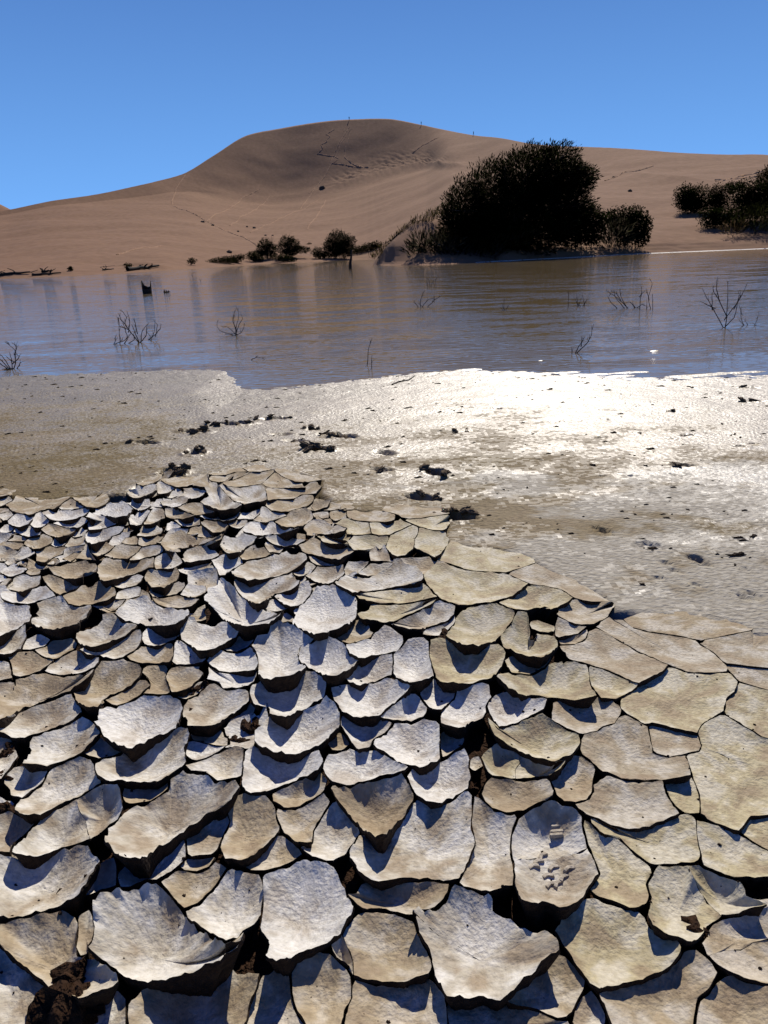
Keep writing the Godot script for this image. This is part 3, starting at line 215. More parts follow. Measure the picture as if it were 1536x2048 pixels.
["w",38,[-1702,26,-4115,-1647,43,-3991,-1586,66,-3898,-1573,66,-3899,-1555,33,-4032,-1557,19,-4099,-1558,18,-4130,-1521,29,-4159,-1504,49,-4203,-1567,44,-4232,-1648,31,-4209,-1697,37,-4187,-1703,37,-4177,-1708,31,-4142]],
["b",20,[-1044,11,-4077,-977,35,-4000,-954,35,-4003,-905,35,-4054,-910,35,-4021,-928,35,-4052,-980,11,-4122,-1040,18,-4209,-1065,27,-4226,-1113,27,-4199,-1122,26,-4178,-1118,21,-4151,-1123,22,-4112]],
["y",19,[196,12,-4094,270,24,-3991,315,32,-3960,328,33,-3959,342,23,-4009,397,-11,-4243,390,-11,-4263,382,20,-4223,373,22,-4243,314,16,-4251,217,12,-4220,133,26,-4179,122,29,-4155]],
["g",11,[-2069,16,-4119,-2055,19,-4116,-2056,11,-4176,-2083,6,-4212,-2144,13,-4238,-2162,15,-4238,-2155,9,-4206,-2163,12,-4151]],
["b",28,[-1065,31,-4241,-959,48,-4039,-913,49,-4039,-904,49,-4053,-906,33,-4118,-913,17,-4236,-927,22,-4266,-945,24,-4279,-1057,38,-4289,-1063,36,-4264,-1073,38,-4256]],
["g",21,[-1396,21,-4113,-1333,31,-4067,-1286,24,-4121,-1279,22,-4143,-1288,14,-4206,-1303,15,-4249,-1318,13,-4255,-1351,23,-4295,-1390,21,-4282,-1419,24,-4274,-1433,22,-4250,-1418,11,-4209,-1416,19,-4133]],
["g",13,[-1771,20,-4139,-1744,18,-4155,-1738,11,-4197,-1749,13,-4279,-1768,11,-4280,-1792,18,-4309,-1805,18,-4296,-1819,6,-4243,-1830,9,-4209,-1820,15,-4168]],
["b",30,[-1966,18,-4223,-1916,16,-4185,-1829,52,-4063,-1800,52,-4080,-1799,32,-4187,-1809,23,-4260,-1814,23,-4281,-1883,18,-4310,-1976,41,-4328,-1993,41,-4332,-2005,40,-4249]],
["b",37,[-571,51,-4080,-500,62,-4031,-463,43,-4108,-449,24,-4190,-423,22,-4278,-420,26,-4303,-444,44,-4385,-456,44,-4390,-469,50,-4407,-564,36,-4379,-578,26,-4346,-637,30,-4231]],
["g",3,[-1284,5,-4230,-1286,4,-4290,-1292,4,-4300,-1284,4,-4257,-1259,5,-4213,-1228,2,-4224,-1204,4,-4264,-1234,1,-4235,-1265,5,-4231,-1282,5,-4217]],
["g",17,[-898,8,-4246,-841,30,-4141,-827,30,-4137,-806,10,-4273,-812,15,-4308,-821,18,-4324,-860,14,-4322,-886,18,-4324,-911,18,-4306,-917,15,-4268]],
["w",22,[-2126,11,-4244,-2039,35,-4147,-1979,38,-4170,-2023,15,-4280,-2050,13,-4329,-2093,15,-4344,-2120,25,-4360,-2133,28,-4361,-2160,26,-4332,-2182,31,-4311,-2177,26,-4270]],
["w",14,[-1270,17,-4208,-1250,25,-4170,-1221,19,-4201,-1195,13,-4261,-1252,19,-4337,-1271,19,-4349,-1278,18,-4326,-1288,17,-4318,-1271,13,-4221,-1269,25,-4183]],
["g",21,[-1198,13,-4284,-1186,12,-4278,-1124,30,-4211,-1072,35,-4223,-1114,19,-4396,-1133,21,-4407,-1172,18,-4399,-1194,16,-4382,-1250,30,-4342]],
["t",18,[-224,19,-4376,-215,18,-4286,-205,16,-4271,-150,10,-4244,-68,11,-4211,20,30,-4140,56,30,-4168,62,24,-4219,63,18,-4306,-20,9,-4408,-117,-11,-4487,-129,-11,-4501,-141,-11,-4490,-222,21,-4402]],
["w",31,[-1773,19,-4358,-1742,22,-4276,-1691,52,-4159,-1638,45,-4195,-1633,26,-4270,-1592,28,-4311,-1612,19,-4377,-1634,25,-4437,-1645,27,-4448,-1719,32,-4463,-1751,35,-4458,-1778,33,-4429,-1783,30,-4408]],
["g",29,[-745,38,-4229,-683,48,-4178,-634,18,-4307,-582,31,-4336,-609,23,-4398,-685,22,-4443,-732,39,-4492,-746,39,-4487,-751,37,-4461,-749,17,-4406,-769,34,-4261]],
["w",11,[-2275,12,-4304,-2234,19,-4275,-2220,19,-4274,-2210,17,-4302,-2229,6,-4374,-2260,10,-4417,-2292,15,-4437,-2306,15,-4432,-2309,8,-4374]],
["t",9,[-318,8,-4308,-307,9,-4293,-296,16,-4249,-284,16,-4242,-273,16,-4244,-243,9,-4300,-226,6,-4343,-231,9,-4418,-253,10,-4437,-301,11,-4442,-325,10,-4426,-329,7,-4397]],
["g",12,[-419,7,-4359,-407,10,-4324,-359,17,-4286,-328,17,-4303,-334,8,-4401,-342,12,-4424,-400,11,-4424,-432,13,-4401]],
["w",25,[-1902,13,-4346,-1791,43,-4242,-1797,24,-4335,-1798,19,-4424,-1821,21,-4462,-1837,24,-4479,-1852,25,-4484,-1874,20,-4473,-1935,19,-4433,-1972,32,-4397,-1977,38,-4353]],
["w",31,[-1081,36,-4352,-1067,33,-4334,-1056,28,-4338,-922,40,-4253,-878,32,-4321,-874,25,-4435,-883,29,-4470,-898,31,-4495,-1019,22,-4478,-1054,23,-4440,-1099,46,-4351]],
["w",26,[-1554,19,-4440,-1484,45,-4250,-1458,45,-4244,-1442,45,-4228,-1417,45,-4233,-1444,30,-4505,-1447,35,-4529,-1467,35,-4548,-1518,31,-4504,-1525,20,-4475,-1540,28,-4487,-1551,28,-4479,-1557,25,-4461]],
["w",12,[-1616,6,-4397,-1591,13,-4338,-1526,20,-4305,-1517,20,-4312,-1558,6,-4441,-1569,13,-4466,-1585,16,-4485,-1629,16,-4454]],
["w",19,[-826,12,-4357,-791,30,-4291,-775,23,-4322,-756,14,-4433,-756,19,-4460,-762,25,-4487,-842,13,-4460,-857,17,-4463,-868,17,-4452,-868,32,-4300]],
["g",26,[-1401,45,-4241,-1362,45,-4242,-1336,44,-4279,-1355,13,-4415,-1338,12,-4445,-1342,17,-4477,-1355,29,-4517,-1374,35,-4553,-1425,35,-4567,-1433,35,-4549,-1437,34,-4521,-1438,20,-4364]],
["w",27,[-2054,47,-4269,-2009,47,-4261,-2045,14,-4450,-2067,17,-4504,-2097,26,-4528,-2150,36,-4599,-2164,36,-4556,-2147,13,-4423]],
["t",12,[85,8,-4324,100,11,-4265,111,12,-4255,144,12,-4235,213,10,-4242,381,14,-4289,401,-11,-4380,419,-11,-4435,447,-11,-4498,366,-11,-4558,262,-11,-4583,152,-11,-4576,28,-11,-4613,-10,15,-4394]],
["w",30,[-2196,39,-4326,-2138,52,-4276,-2118,45,-4342,-2174,22,-4535,-2192,27,-4551,-2206,27,-4551,-2285,40,-4566,-2298,35,-4525,-2301,25,-4472,-2287,18,-4445]],
["b",27,[-1341,30,-4483,-1324,19,-4443,-1297,14,-4425,-1266,18,-4394,-1173,48,-4309,-1127,48,-4349,-1237,17,-4523,-1287,34,-4552,-1354,38,-4543]],
["b",34,[-1224,21,-4518,-1127,40,-4385,-1031,59,-4360,-996,59,-4396,-1095,19,-4590,-1168,39,-4640,-1228,43,-4614,-1243,40,-4585,-1253,43,-4577,-1271,48,-4526]],
["w",45,[-1750,69,-4340,-1752,22,-4525,-1569,77,-4294,-1526,75,-4343,-1560,35,-4511,-1578,25,-4582,-1572,29,-4598,-1598,29,-4632,-1644,46,-4689,-1656,50,-4698,-1671,51,-4700,-1721,43,-4676,-1739,50,-4684,-1750,49,-4676,-1763,42,-4651,-1800,39,-4586,-1792,31,-4552,-1795,32,-4531,-1799,35,-4512,-1813,42,-4514,-1812,46,-4478,-1781,61,-4385,-1762,78,-4317]],
["w",34,[-2016,31,-4437,-1918,40,-4389,-1870,34,-4437,-1848,27,-4530,-1847,28,-4582,-1851,36,-4629,-1883,31,-4646,-1945,23,-4645,-2004,24,-4633,-2039,30,-4626,-2049,31,-4615,-2045,23,-4582,-2051,24,-4567,-2086,42,-4506]],
["t",11,[-458,8,-4579,-443,7,-4518,-431,8,-4488,-426,17,-4428,-394,9,-4466,-321,13,-4445,-277,18,-4448,-265,19,-4436,-232,19,-4453,-218,19,-4421,-235,19,-4411,-262,19,-4445,-271,10,-4559,-416,15,-4682,-430,15,-4691,-439,14,-4667,-456,9,-4601]],
["t",27,[-743,26,-4565,-685,29,-4447,-593,37,-4380,-482,18,-4532,-455,22,-4579,-443,27,-4630,-443,30,-4667,-454,33,-4708,-517,27,-4734,-575,14,-4698,-678,18,-4685,-736,26,-4646,-756,30,-4595]],
["T",3,[-375,5,-4601,-368,5,-4520,-385,5,-4478,-406,5,-4464,-426,5,-4469,-443,5,-4507,-449,5,-4485,-438,5,-4481,-428,5,-4492,-392,5,-4472,-328,5,-4518,-294,5,-4531,-257,5,-4490,-222,5,-4467,-143,-11,-4514,-212,-11,-4706,-262,5,-4570,-264,5,-4523,-274,5,-4473,-336,5,-4471,-391,5,-4507,-410,5,-4579,-392,4,-4632]],
["g",13,[-2407,7,-4587,-2384,11,-4562,-2343,22,-4497,-2337,22,-4510,-2322,22,-4504,-2354,8,-4663,-2367,8,-4671,-2379,13,-4688,-2402,17,-4711,-2414,17,-4705,-2415,13,-4679,-2449,16,-4651]],
["g",45,[-1131,34,-4778,-1169,27,-4678,-973,78,-4339,-886,78,-4363,-877,78,-4376,-860,78,-4443,-940,25,-4653,-979,20,-4726,-1077,61,-4877,-1103,61,-4953,-1121,61,-4995,-1167,61,-5008,-1165,61,-4924,-1181,61,-4900]],
["w",27,[-1568,20,-4617,-1492,47,-4494,-1465,44,-4555,-1487,15,-4690,-1507,13,-4733,-1512,20,-4760,-1521,29,-4784,-1619,36,-4786,-1630,36,-4778,-1626,28,-4745,-1640,28,-4718]],
["g",30,[-1418,20,-4698,-1415,20,-4682,-1342,33,-4595,-1285,52,-4523,-1266,51,-4540,-1287,16,-4690,-1272,16,-4713,-1268,18,-4737,-1271,28,-4787,-1307,35,-4820,-1355,25,-4802,-1378,24,-4792,-1414,29,-4777,-1426,33,-4776,-1430,28,-4747,-1436,29,-4732]],
["g",40,[-1024,30,-4823,-977,19,-4744,-948,21,-4691,-865,66,-4496,-850,69,-4474,-776,61,-4534,-759,69,-4500,-722,68,-4537,-742,37,-4675,-784,30,-4907,-808,41,-4955,-866,39,-4958,-952,35,-4932,-1041,53,-4925,-1072,54,-4964,-1082,54,-4948,-1094,54,-4951]],
["g",20,[-2066,15,-4701,-2032,15,-4686,-1950,28,-4654,-1893,34,-4665,-1991,9,-4815,-2054,27,-4868,-2073,27,-4879,-2099,17,-4765,-2088,14,-4728]],
["t",27,[-737,40,-4663,-725,46,-4609,-714,46,-4606,-677,26,-4685,-573,23,-4683,-531,12,-4802,-445,29,-4748,-436,29,-4766,-406,36,-4881,-428,33,-4924,-437,36,-4972,-449,36,-4994,-461,36,-4996,-493,31,-5000,-505,26,-4986,-505,22,-4962,-518,15,-4927,-635,12,-4939,-693,18,-4938,-739,24,-4918,-764,30,-4918,-775,31,-4897]],
["w",5,[-1459,9,-4683,-1407,9,-4665,-1362,9,-4670,-1320,9,-4721,-1265,9,-4723,-1279,9,-4686,-1295,9,-4669,-1322,9,-4679,-1326,9,-4742,-1301,9,-4690,-1311,9,-4657,-1334,9,-4654,-1371,9,-4665,-1418,9,-4696,-1466,9,-4789,-1509,9,-4764,-1509,9,-4752]],
["t",25,[-2447,17,-4799,-2399,18,-4722,-2373,20,-4692,-2330,24,-4650,-2192,43,-4528,-2174,42,-4540,-2185,21,-4681,-2159,23,-4679,-2159,20,-4707,-2090,32,-4669,-2103,17,-4936,-2155,-11,-5091,-2170,-11,-5118,-2229,-11,-5195,-2307,-11,-5062,-2417,14,-4991,-2479,-11,-5115,-2496,-11,-5135,-2530,-11,-5161,-2545,-11,-5152,-2488,25,-4994,-2479,21,-4965,-2470,18,-4908,-2482,21,-4833]],
["t",30,[-2057,17,-4904,-1865,50,-4613,-1794,52,-4587,-1783,52,-4593,-1758,52,-4653,-1764,46,-4700,-1805,20,-4849,-1829,14,-4912,-1934,-11,-5149,-1927,12,-4974,-2039,-11,-5076,-2145,-11,-5169,-2154,-11,-5112,-2151,-11,-5090]],
["g",18,[-1415,21,-4836,-1375,31,-4784,-1340,11,-4925,-1346,14,-4968,-1358,14,-4977,-1366,18,-4995,-1386,24,-5018,-1403,24,-5014,-1439,12,-4967,-1468,16,-4906]],
["g",9,[-1529,11,-4877,-1517,7,-4945,-1525,12,-4976,-1542,12,-5003,-1600,16,-4864]],
["g",12,[-2584,8,-4970,-2497,22,-4790,-2500,7,-4969,-2545,17,-5029,-2596,17,-5022,-2604,17,-5003]],
["g",37,[-1673,28,-4870,-1604,62,-4730,-1579,63,-4724,-1555,63,-4722,-1531,23,-5002,-1551,31,-5068,-1565,38,-5095,-1584,40,-5106,-1640,29,-5085,-1652,29,-5083,-1678,35,-5091,-1690,35,-5085,-1692,27,-5060,-1791,-11,-5145]],
["g",25,[-1526,14,-4990,-1479,43,-4850,-1464,43,-4842,-1422,43,-4868,-1429,13,-5041,-1425,15,-5066,-1489,23,-5121,-1545,33,-5175,-1567,33,-5189,-1567,33,-5135,-1549,17,-5076]],
["t",18,[-793,13,-5020,-754,12,-4985,-628,21,-4930,-512,31,-4895,-530,31,-4927,-539,26,-4977,-556,17,-5044,-585,11,-5079,-690,11,-5206,-752,24,-5296,-769,24,-5314,-827,16,-5082]],
["t",27,[-1075,33,-5039,-1043,39,-4978,-959,38,-4948,-837,20,-5061,-823,13,-5146,-779,31,-5282,-774,35,-5305,-780,36,-5344,-826,33,-5340,-872,26,-5331,-909,26,-5341,-944,24,-5335,-1030,12,-5220,-1102,32,-5094]],
["t",23,[-2796,-11,-5318,-2632,36,-4988,-2599,37,-4967,-2552,31,-5017,-2570,-11,-5152,-2560,-11,-5186,-2528,-11,-5205,-2541,-11,-5313,-2665,-11,-5362,-2757,-11,-5344,-2634,16,-5081]],
["t",19,[-1227,22,-5252,-1207,26,-5183,-1135,28,-5125,-1115,22,-5145,-1038,9,-5256,-949,28,-5337,-1049,20,-5389,-1127,8,-5342,-1222,21,-5314]],
["t",23,[-1504,18,-5166,-1415,32,-5042,-1382,38,-5005,-1330,36,-5024,-1278,16,-5178,-1241,16,-5252,-1240,16,-5290,-1256,16,-5375,-1303,-11,-5492,-1335,-11,-5533,-1356,-11,-5512,-1436,-11,-5537,-1518,13,-5336,-1537,15,-5315,-1561,20,-5312,-1571,23,-5260]],
["t",18,[-769,12,-5385,-693,9,-5231,-593,25,-5060,-541,30,-5025,-531,28,-5042,-507,30,-5025,-423,31,-5051,-426,-11,-5216,-406,-11,-5226,-520,-11,-5550,-705,-11,-5647,-744,-11,-5591,-775,-11,-5622,-784,15,-5424]],
["t",23,[-1798,-11,-5371,-1779,-11,-5332,-1691,36,-5123,-1643,40,-5072,-1599,22,-5213,-1582,12,-5354,-1592,12,-5403,-1646,-11,-5582,-1830,-11,-5413]],
["t",18,[-1216,22,-5327,-1137,17,-5335,-1125,18,-5332,-1063,9,-5458,-969,30,-5352,-1094,-11,-5667,-1112,-11,-5634,-1320,-11,-5535]],
["t",21,[-958,31,-5353,-870,35,-5324,-808,-11,-5550,-787,-11,-5639,-784,-11,-5682,-787,-11,-5727,-940,-11,-5739,-1081,-11,-5676]],
]
# edge of the cracked ground, x and z
const CRACK_EDGE := [Vector2(-5.454, -5.538),Vector2(-3.853, -5.366),Vector2(-2.688, -5.196),Vector2(-2.333, -4.974),Vector2(-2.001, -5.038),Vector2(-1.769, -5.061),Vector2(-1.725, -5.396),Vector2(-1.558, -5.529),Vector2(-1.392, -5.370),Vector2(-1.166, -5.521),Vector2(-0.912, -5.563),Vector2(-0.595, -5.376),Vector2(-0.408, -5.155),Vector2(-0.391, -4.859),Vector2(-0.308, -4.655),Vector2(-0.241, -4.555),Vector2(-0.131, -4.443),Vector2(0.037, -4.439),Vector2(0.222, -4.481),Vector2(0.404, -4.446),Vector2(0.379, -4.125),Vector2(0.344, -3.966),Vector2(0.359, -3.842),Vector2(0.549, -3.760),Vector2(0.716, -3.670),Vector2(0.794, -3.438),Vector2(0.931, -3.224),Vector2(0.990, -3.094),Vector2(0.982, -2.994),Vector2(1.262, -2.894),Vector2(1.439, -2.822),Vector2(1.457, -2.708),Vector2(1.584, -2.704),Vector2(1.697, -2.694),Vector2(2.154, -2.615),Vector2(2.981, -2.481),Vector2(4.000, 3.000),Vector2(-5.000, 3.000)]
const SHORE := [Vector2(-13.408, -12.633),Vector2(-7.916, -11.658),Vector2(-5.611, -11.542),Vector2(-5.197, -11.618),Vector2(-4.798, -11.553),Vector2(-3.901, -11.540),Vector2(-3.059, -11.442),Vector2(-2.211, -11.241),Vector2(-1.912, -10.251),Vector2(-1.639, -9.445),Vector2(-1.380, -9.344),Vector2(-0.971, -9.528),Vector2(-0.485, -9.781),Vector2(-0.105, -9.918),Vector2(0.419, -10.106),Vector2(0.953, -10.213),Vector2(1.585, -10.028),Vector2(1.939, -9.838),Vector2(2.417, -9.452),Vector2(2.916, -9.079),Vector2(3.174, -8.970),Vector2(3.859, -8.928),Vector2(4.501, -8.859),Vector2(6.425, -8.605),Vector2(8.934, -8.307)]
# dune columns: x and z of unit direction, then distance and height of waterline, shore, apron, foot of the slip face, crest
const DUNE := [
[-0.803,-0.597,110.160,-0.050,116.160,0.450,158.080,3.011,200.000,6.853,260.000,12.841],
[-0.680,-0.733,154.615,-0.050,160.615,0.450,192.808,3.257,225.000,7.467,290.000,15.206],
[-0.532,-0.847,146.514,-0.050,152.514,0.450,196.257,4.196,240.000,9.814,310.000,17.429],
[-0.452,-0.892,128.478,-0.050,134.478,0.450,225.040,7.022,315.602,16.879,320.000,18.858],
[-0.408,-0.913,118.396,-0.050,124.396,0.450,223.023,7.661,321.651,18.477,325.000,20.151],
[-0.359,-0.933,114.063,-0.050,120.063,0.450,225.443,8.948,330.823,21.695,335.000,23.867],
[-0.308,-0.951,114.712,-0.050,120.712,0.450,232.305,9.839,343.898,23.923,350.000,27.279],
[-0.253,-0.967,120.868,-0.050,126.868,0.450,243.099,10.908,359.331,26.595,370.000,32.677],
[-0.214,-0.977,130.843,-0.050,136.843,0.450,254.768,11.539,372.694,28.173,390.000,38.210],
[-0.178,-0.984,139.113,-0.050,145.113,0.450,260.463,10.669,375.813,25.997,410.000,47.877],
[-0.142,-0.990,148.840,-0.050,154.840,0.450,267.315,10.109,379.791,24.599,430.000,58.239],
[-0.102,-0.995,147.518,-0.050,153.518,0.450,268.129,9.972,382.739,24.254,440.000,62.619],
[-0.055,-0.998,151.114,-0.050,157.114,0.450,269.496,10.712,381.878,26.104,440.000,65.046],
[-0.020,-1.000,154.195,-0.050,160.195,0.450,273.174,12.326,386.152,30.141,440.000,65.680],
[0.027,-1.000,135.554,-0.050,138.554,0.526,262.941,14.490,387.327,34.813,435.000,64.370],
[0.068,-0.998,118.801,-0.050,121.801,0.645,245.271,15.055,368.740,34.955,420.000,58.534],
[0.097,-0.995,106.834,-0.050,109.834,0.730,214.917,13.547,320.000,30.083,400.000,52.903],
[0.126,-0.992,94.867,-0.050,97.867,0.815,201.433,13.046,305.000,27.795,375.000,47.316],
[0.154,-0.988,82.884,-0.050,85.884,0.900,185.442,12.233,285.000,25.013,350.000,42.759],
[0.188,-0.982,84.411,-0.050,87.411,0.900,173.705,10.766,260.000,21.891,320.000,36.697],
[0.222,-0.975,86.084,-0.050,89.084,0.900,164.542,9.563,240.000,19.332,295.000,32.534],
[0.254,-0.967,87.906,-0.050,90.906,0.900,155.453,8.545,220.000,17.167,275.000,29.528],
[0.297,-0.955,92.083,-0.050,95.083,0.900,147.541,7.418,200.000,14.768,255.000,26.174],
[0.343,-0.939,93.904,-0.050,96.904,0.900,140.952,6.405,185.000,12.612,240.000,23.006],
[0.391,-0.920,94.789,-0.050,97.789,0.900,136.395,5.668,175.000,11.044,230.000,20.726],
[0.430,-0.903,95.927,-0.050,98.927,0.900,133.463,5.175,168.000,9.996,222.000,19.180],
[0.518,-0.855,97.198,-0.050,100.198,0.900,130.099,4.157,160.000,7.829,215.000,15.970],
[0.686,-0.727,99.028,-0.050,102.028,0.900,131.014,2.532,160.000,4.372,215.000,9.364],
[0.834,-0.551,82.362,-0.050,85.362,0.900,125.181,1.023,165.000,1.162,215.000,1.060],
]
# waterline of the sand spit: azimuth, distance
const SPIT := [Vector2(0.0066, 89.20),Vector2(0.0271, 83.47),Vector2(0.0678, 78.50),Vector2(0.0968, 78.27),Vector2(0.1259, 80.48),Vector2(0.1549, 82.88)]
# low sand mounds: x, z, height, half widths
const MOUNDS := [[12.70,-103.22,3.00,7.0,8.0],[6.56,-94.77,2.80,3.6,6.0],[4.43,-90.89,1.00,4.0,5.0],[3.00,-89.95,0.40,5.0,4.0],[15.83,-100.76,1.20,8.0,6.0],[25.96,-96.57,0.80,8.0,5.0],[47.51,-101.43,0.80,8.0,6.0],[-23.96,-158.20,0.70,3.0,3.0],[-16.77,-159.12,0.70,4.0,3.0],[-7.35,-167.84,0.90,5.0,4.0],[-47.32,-112.45,0.35,6.0,2.0],[-34.90,-123.15,0.60,3.5,2.0]]
# foot tracks over the sand, x and z
const TRACKS := [
[Vector2(-9.38, -439.15),Vector2(-11.83, -429.34)],
[Vector2(-9.13, -432.90),Vector2(-11.55, -426.84),Vector2(-13.90, -420.77),Vector2(-16.77, -412.41),Vector2(-18.96, -402.55),Vector2(-21.66, -394.41),Vector2(-23.50, -389.54),Vector2(-25.34, -385.17),Vector2(-28.32, -370.67),Vector2(-29.29, -342.75)],
[Vector2(-7.95, -431.68),Vector2(-10.67, -425.62),Vector2(-13.32, -419.79),Vector2(-15.33, -412.22),Vector2(-17.85, -405.11),Vector2(-19.36, -400.53),Vector2(-20.84, -395.95),Vector2(-24.30, -387.99),Vector2(-26.13, -384.36),Vector2(-27.87, -379.73)],
[Vector2(-16.89, -431.92),Vector2(-20.70, -427.75),Vector2(-18.61, -425.59),Vector2(-20.64, -423.25),Vector2(-20.32, -421.26),Vector2(-23.21, -419.36),Vector2(-22.28, -415.90),Vector2(-24.82, -412.75),Vector2(-21.92, -411.67),Vector2(-16.76, -410.16),Vector2(-14.47, -408.49),Vector2(-16.16, -405.93),Vector2(-17.85, -405.11),Vector2(-11.64, -403.08),Vector2(-6.03, -399.95),Vector2(0.08, -397.50)],
[Vector2(-8.59, -427.91),Vector2(-9.81, -422.14),Vector2(-11.01, -416.60),Vector2(-11.62, -409.09),Vector2(-8.24, -403.67),Vector2(-3.81, -398.98)],
[Vector2(-19.40, -360.98),Vector2(-19.49, -324.41),Vector2(-19.61, -288.83),Vector2(-19.99, -254.22)],
[Vector2(-83.02, -379.53),Vector2(-83.72, -371.43),Vector2(-84.28, -363.10),Vector2(-79.83, -334.10),Vector2(-74.63, -313.75),Vector2(-68.82, -299.19),Vector2(-64.95, -292.12),Vector2(-61.38, -285.99),Vector2(-58.10, -280.80),Vector2(-53.87, -270.18),Vector2(-49.83, -259.76),Vector2(-45.84, -248.81),Vector2(-41.89, -238.60),Vector2(-38.16, -228.59),Vector2(-34.95, -221.00),Vector2(-31.83, -213.14),Vector2(-27.77, -197.31)],
[Vector2(-54.10, -268.61),Vector2(-55.22, -286.22),Vector2(-56.24, -304.86),Vector2(-56.95, -323.53),Vector2(-57.56, -347.77),Vector2(-57.67, -372.06),Vector2(-54.75, -378.81),Vector2(-50.88, -386.16)],
[Vector2(-45.33, -263.88),Vector2(-46.44, -284.48),Vector2(-47.28, -305.61),Vector2(-47.77, -326.78),Vector2(-47.84, -347.47),Vector2(-47.68, -368.93),Vector2(-45.99, -380.73)],
[Vector2(-36.99, -249.52),Vector2(-36.33, -261.74),Vector2(-35.39, -273.47),Vector2(-34.21, -284.95),Vector2(-32.81, -296.44),Vector2(-31.73, -310.13),Vector2(-30.37, -323.33),Vector2(-28.72, -335.52),Vector2(-26.79, -346.72),Vector2(-24.63, -357.15),Vector2(-22.26, -366.83)],
[Vector2(32.44, -389.90),Vector2(29.11, -392.67),Vector2(25.72, -395.41),Vector2(20.60, -393.71)],
[Vector2(-45.56, -145.53),Vector2(-45.47, -150.53),Vector2(-45.34, -155.79),Vector2(-44.74, -160.64),Vector2(-44.16, -165.98),Vector2(-43.82, -170.72)],
[Vector2(51.72, -182.57),Vector2(56.60, -190.26),Vector2(59.53, -194.34),Vector2(61.77, -196.00),Vector2(63.77, -197.20),Vector2(65.94, -198.85),Vector2(68.22, -200.73)],
[Vector2(67.62, -162.76),Vector2(70.42, -163.75),Vector2(73.06, -166.42),Vector2(75.83, -169.29),Vector2(78.32, -170.36),Vector2(81.14, -172.08)],
[Vector2(67.06, -159.20),Vector2(69.56, -161.67),Vector2(71.89, -163.66),Vector2(73.54, -164.02),Vector2(75.20, -164.37),Vector2(76.96, -164.93)],
]
const DUNE_BUSHES := [[-21.91,-383.12],[-54.19,-265.02],[-40.42,-248.48],[-30.85,-237.76],[-49.39,-256.03],[-30.20,-171.87],[-40.30,-266.22],[-37.79,-264.31],[-28.53,-235.28],[55.34,-188.81],[49.56,-157.91]]
const PEOPLE := [[-9.06,-439.41],[26.70,-420.65],[46.56,-373.11]]
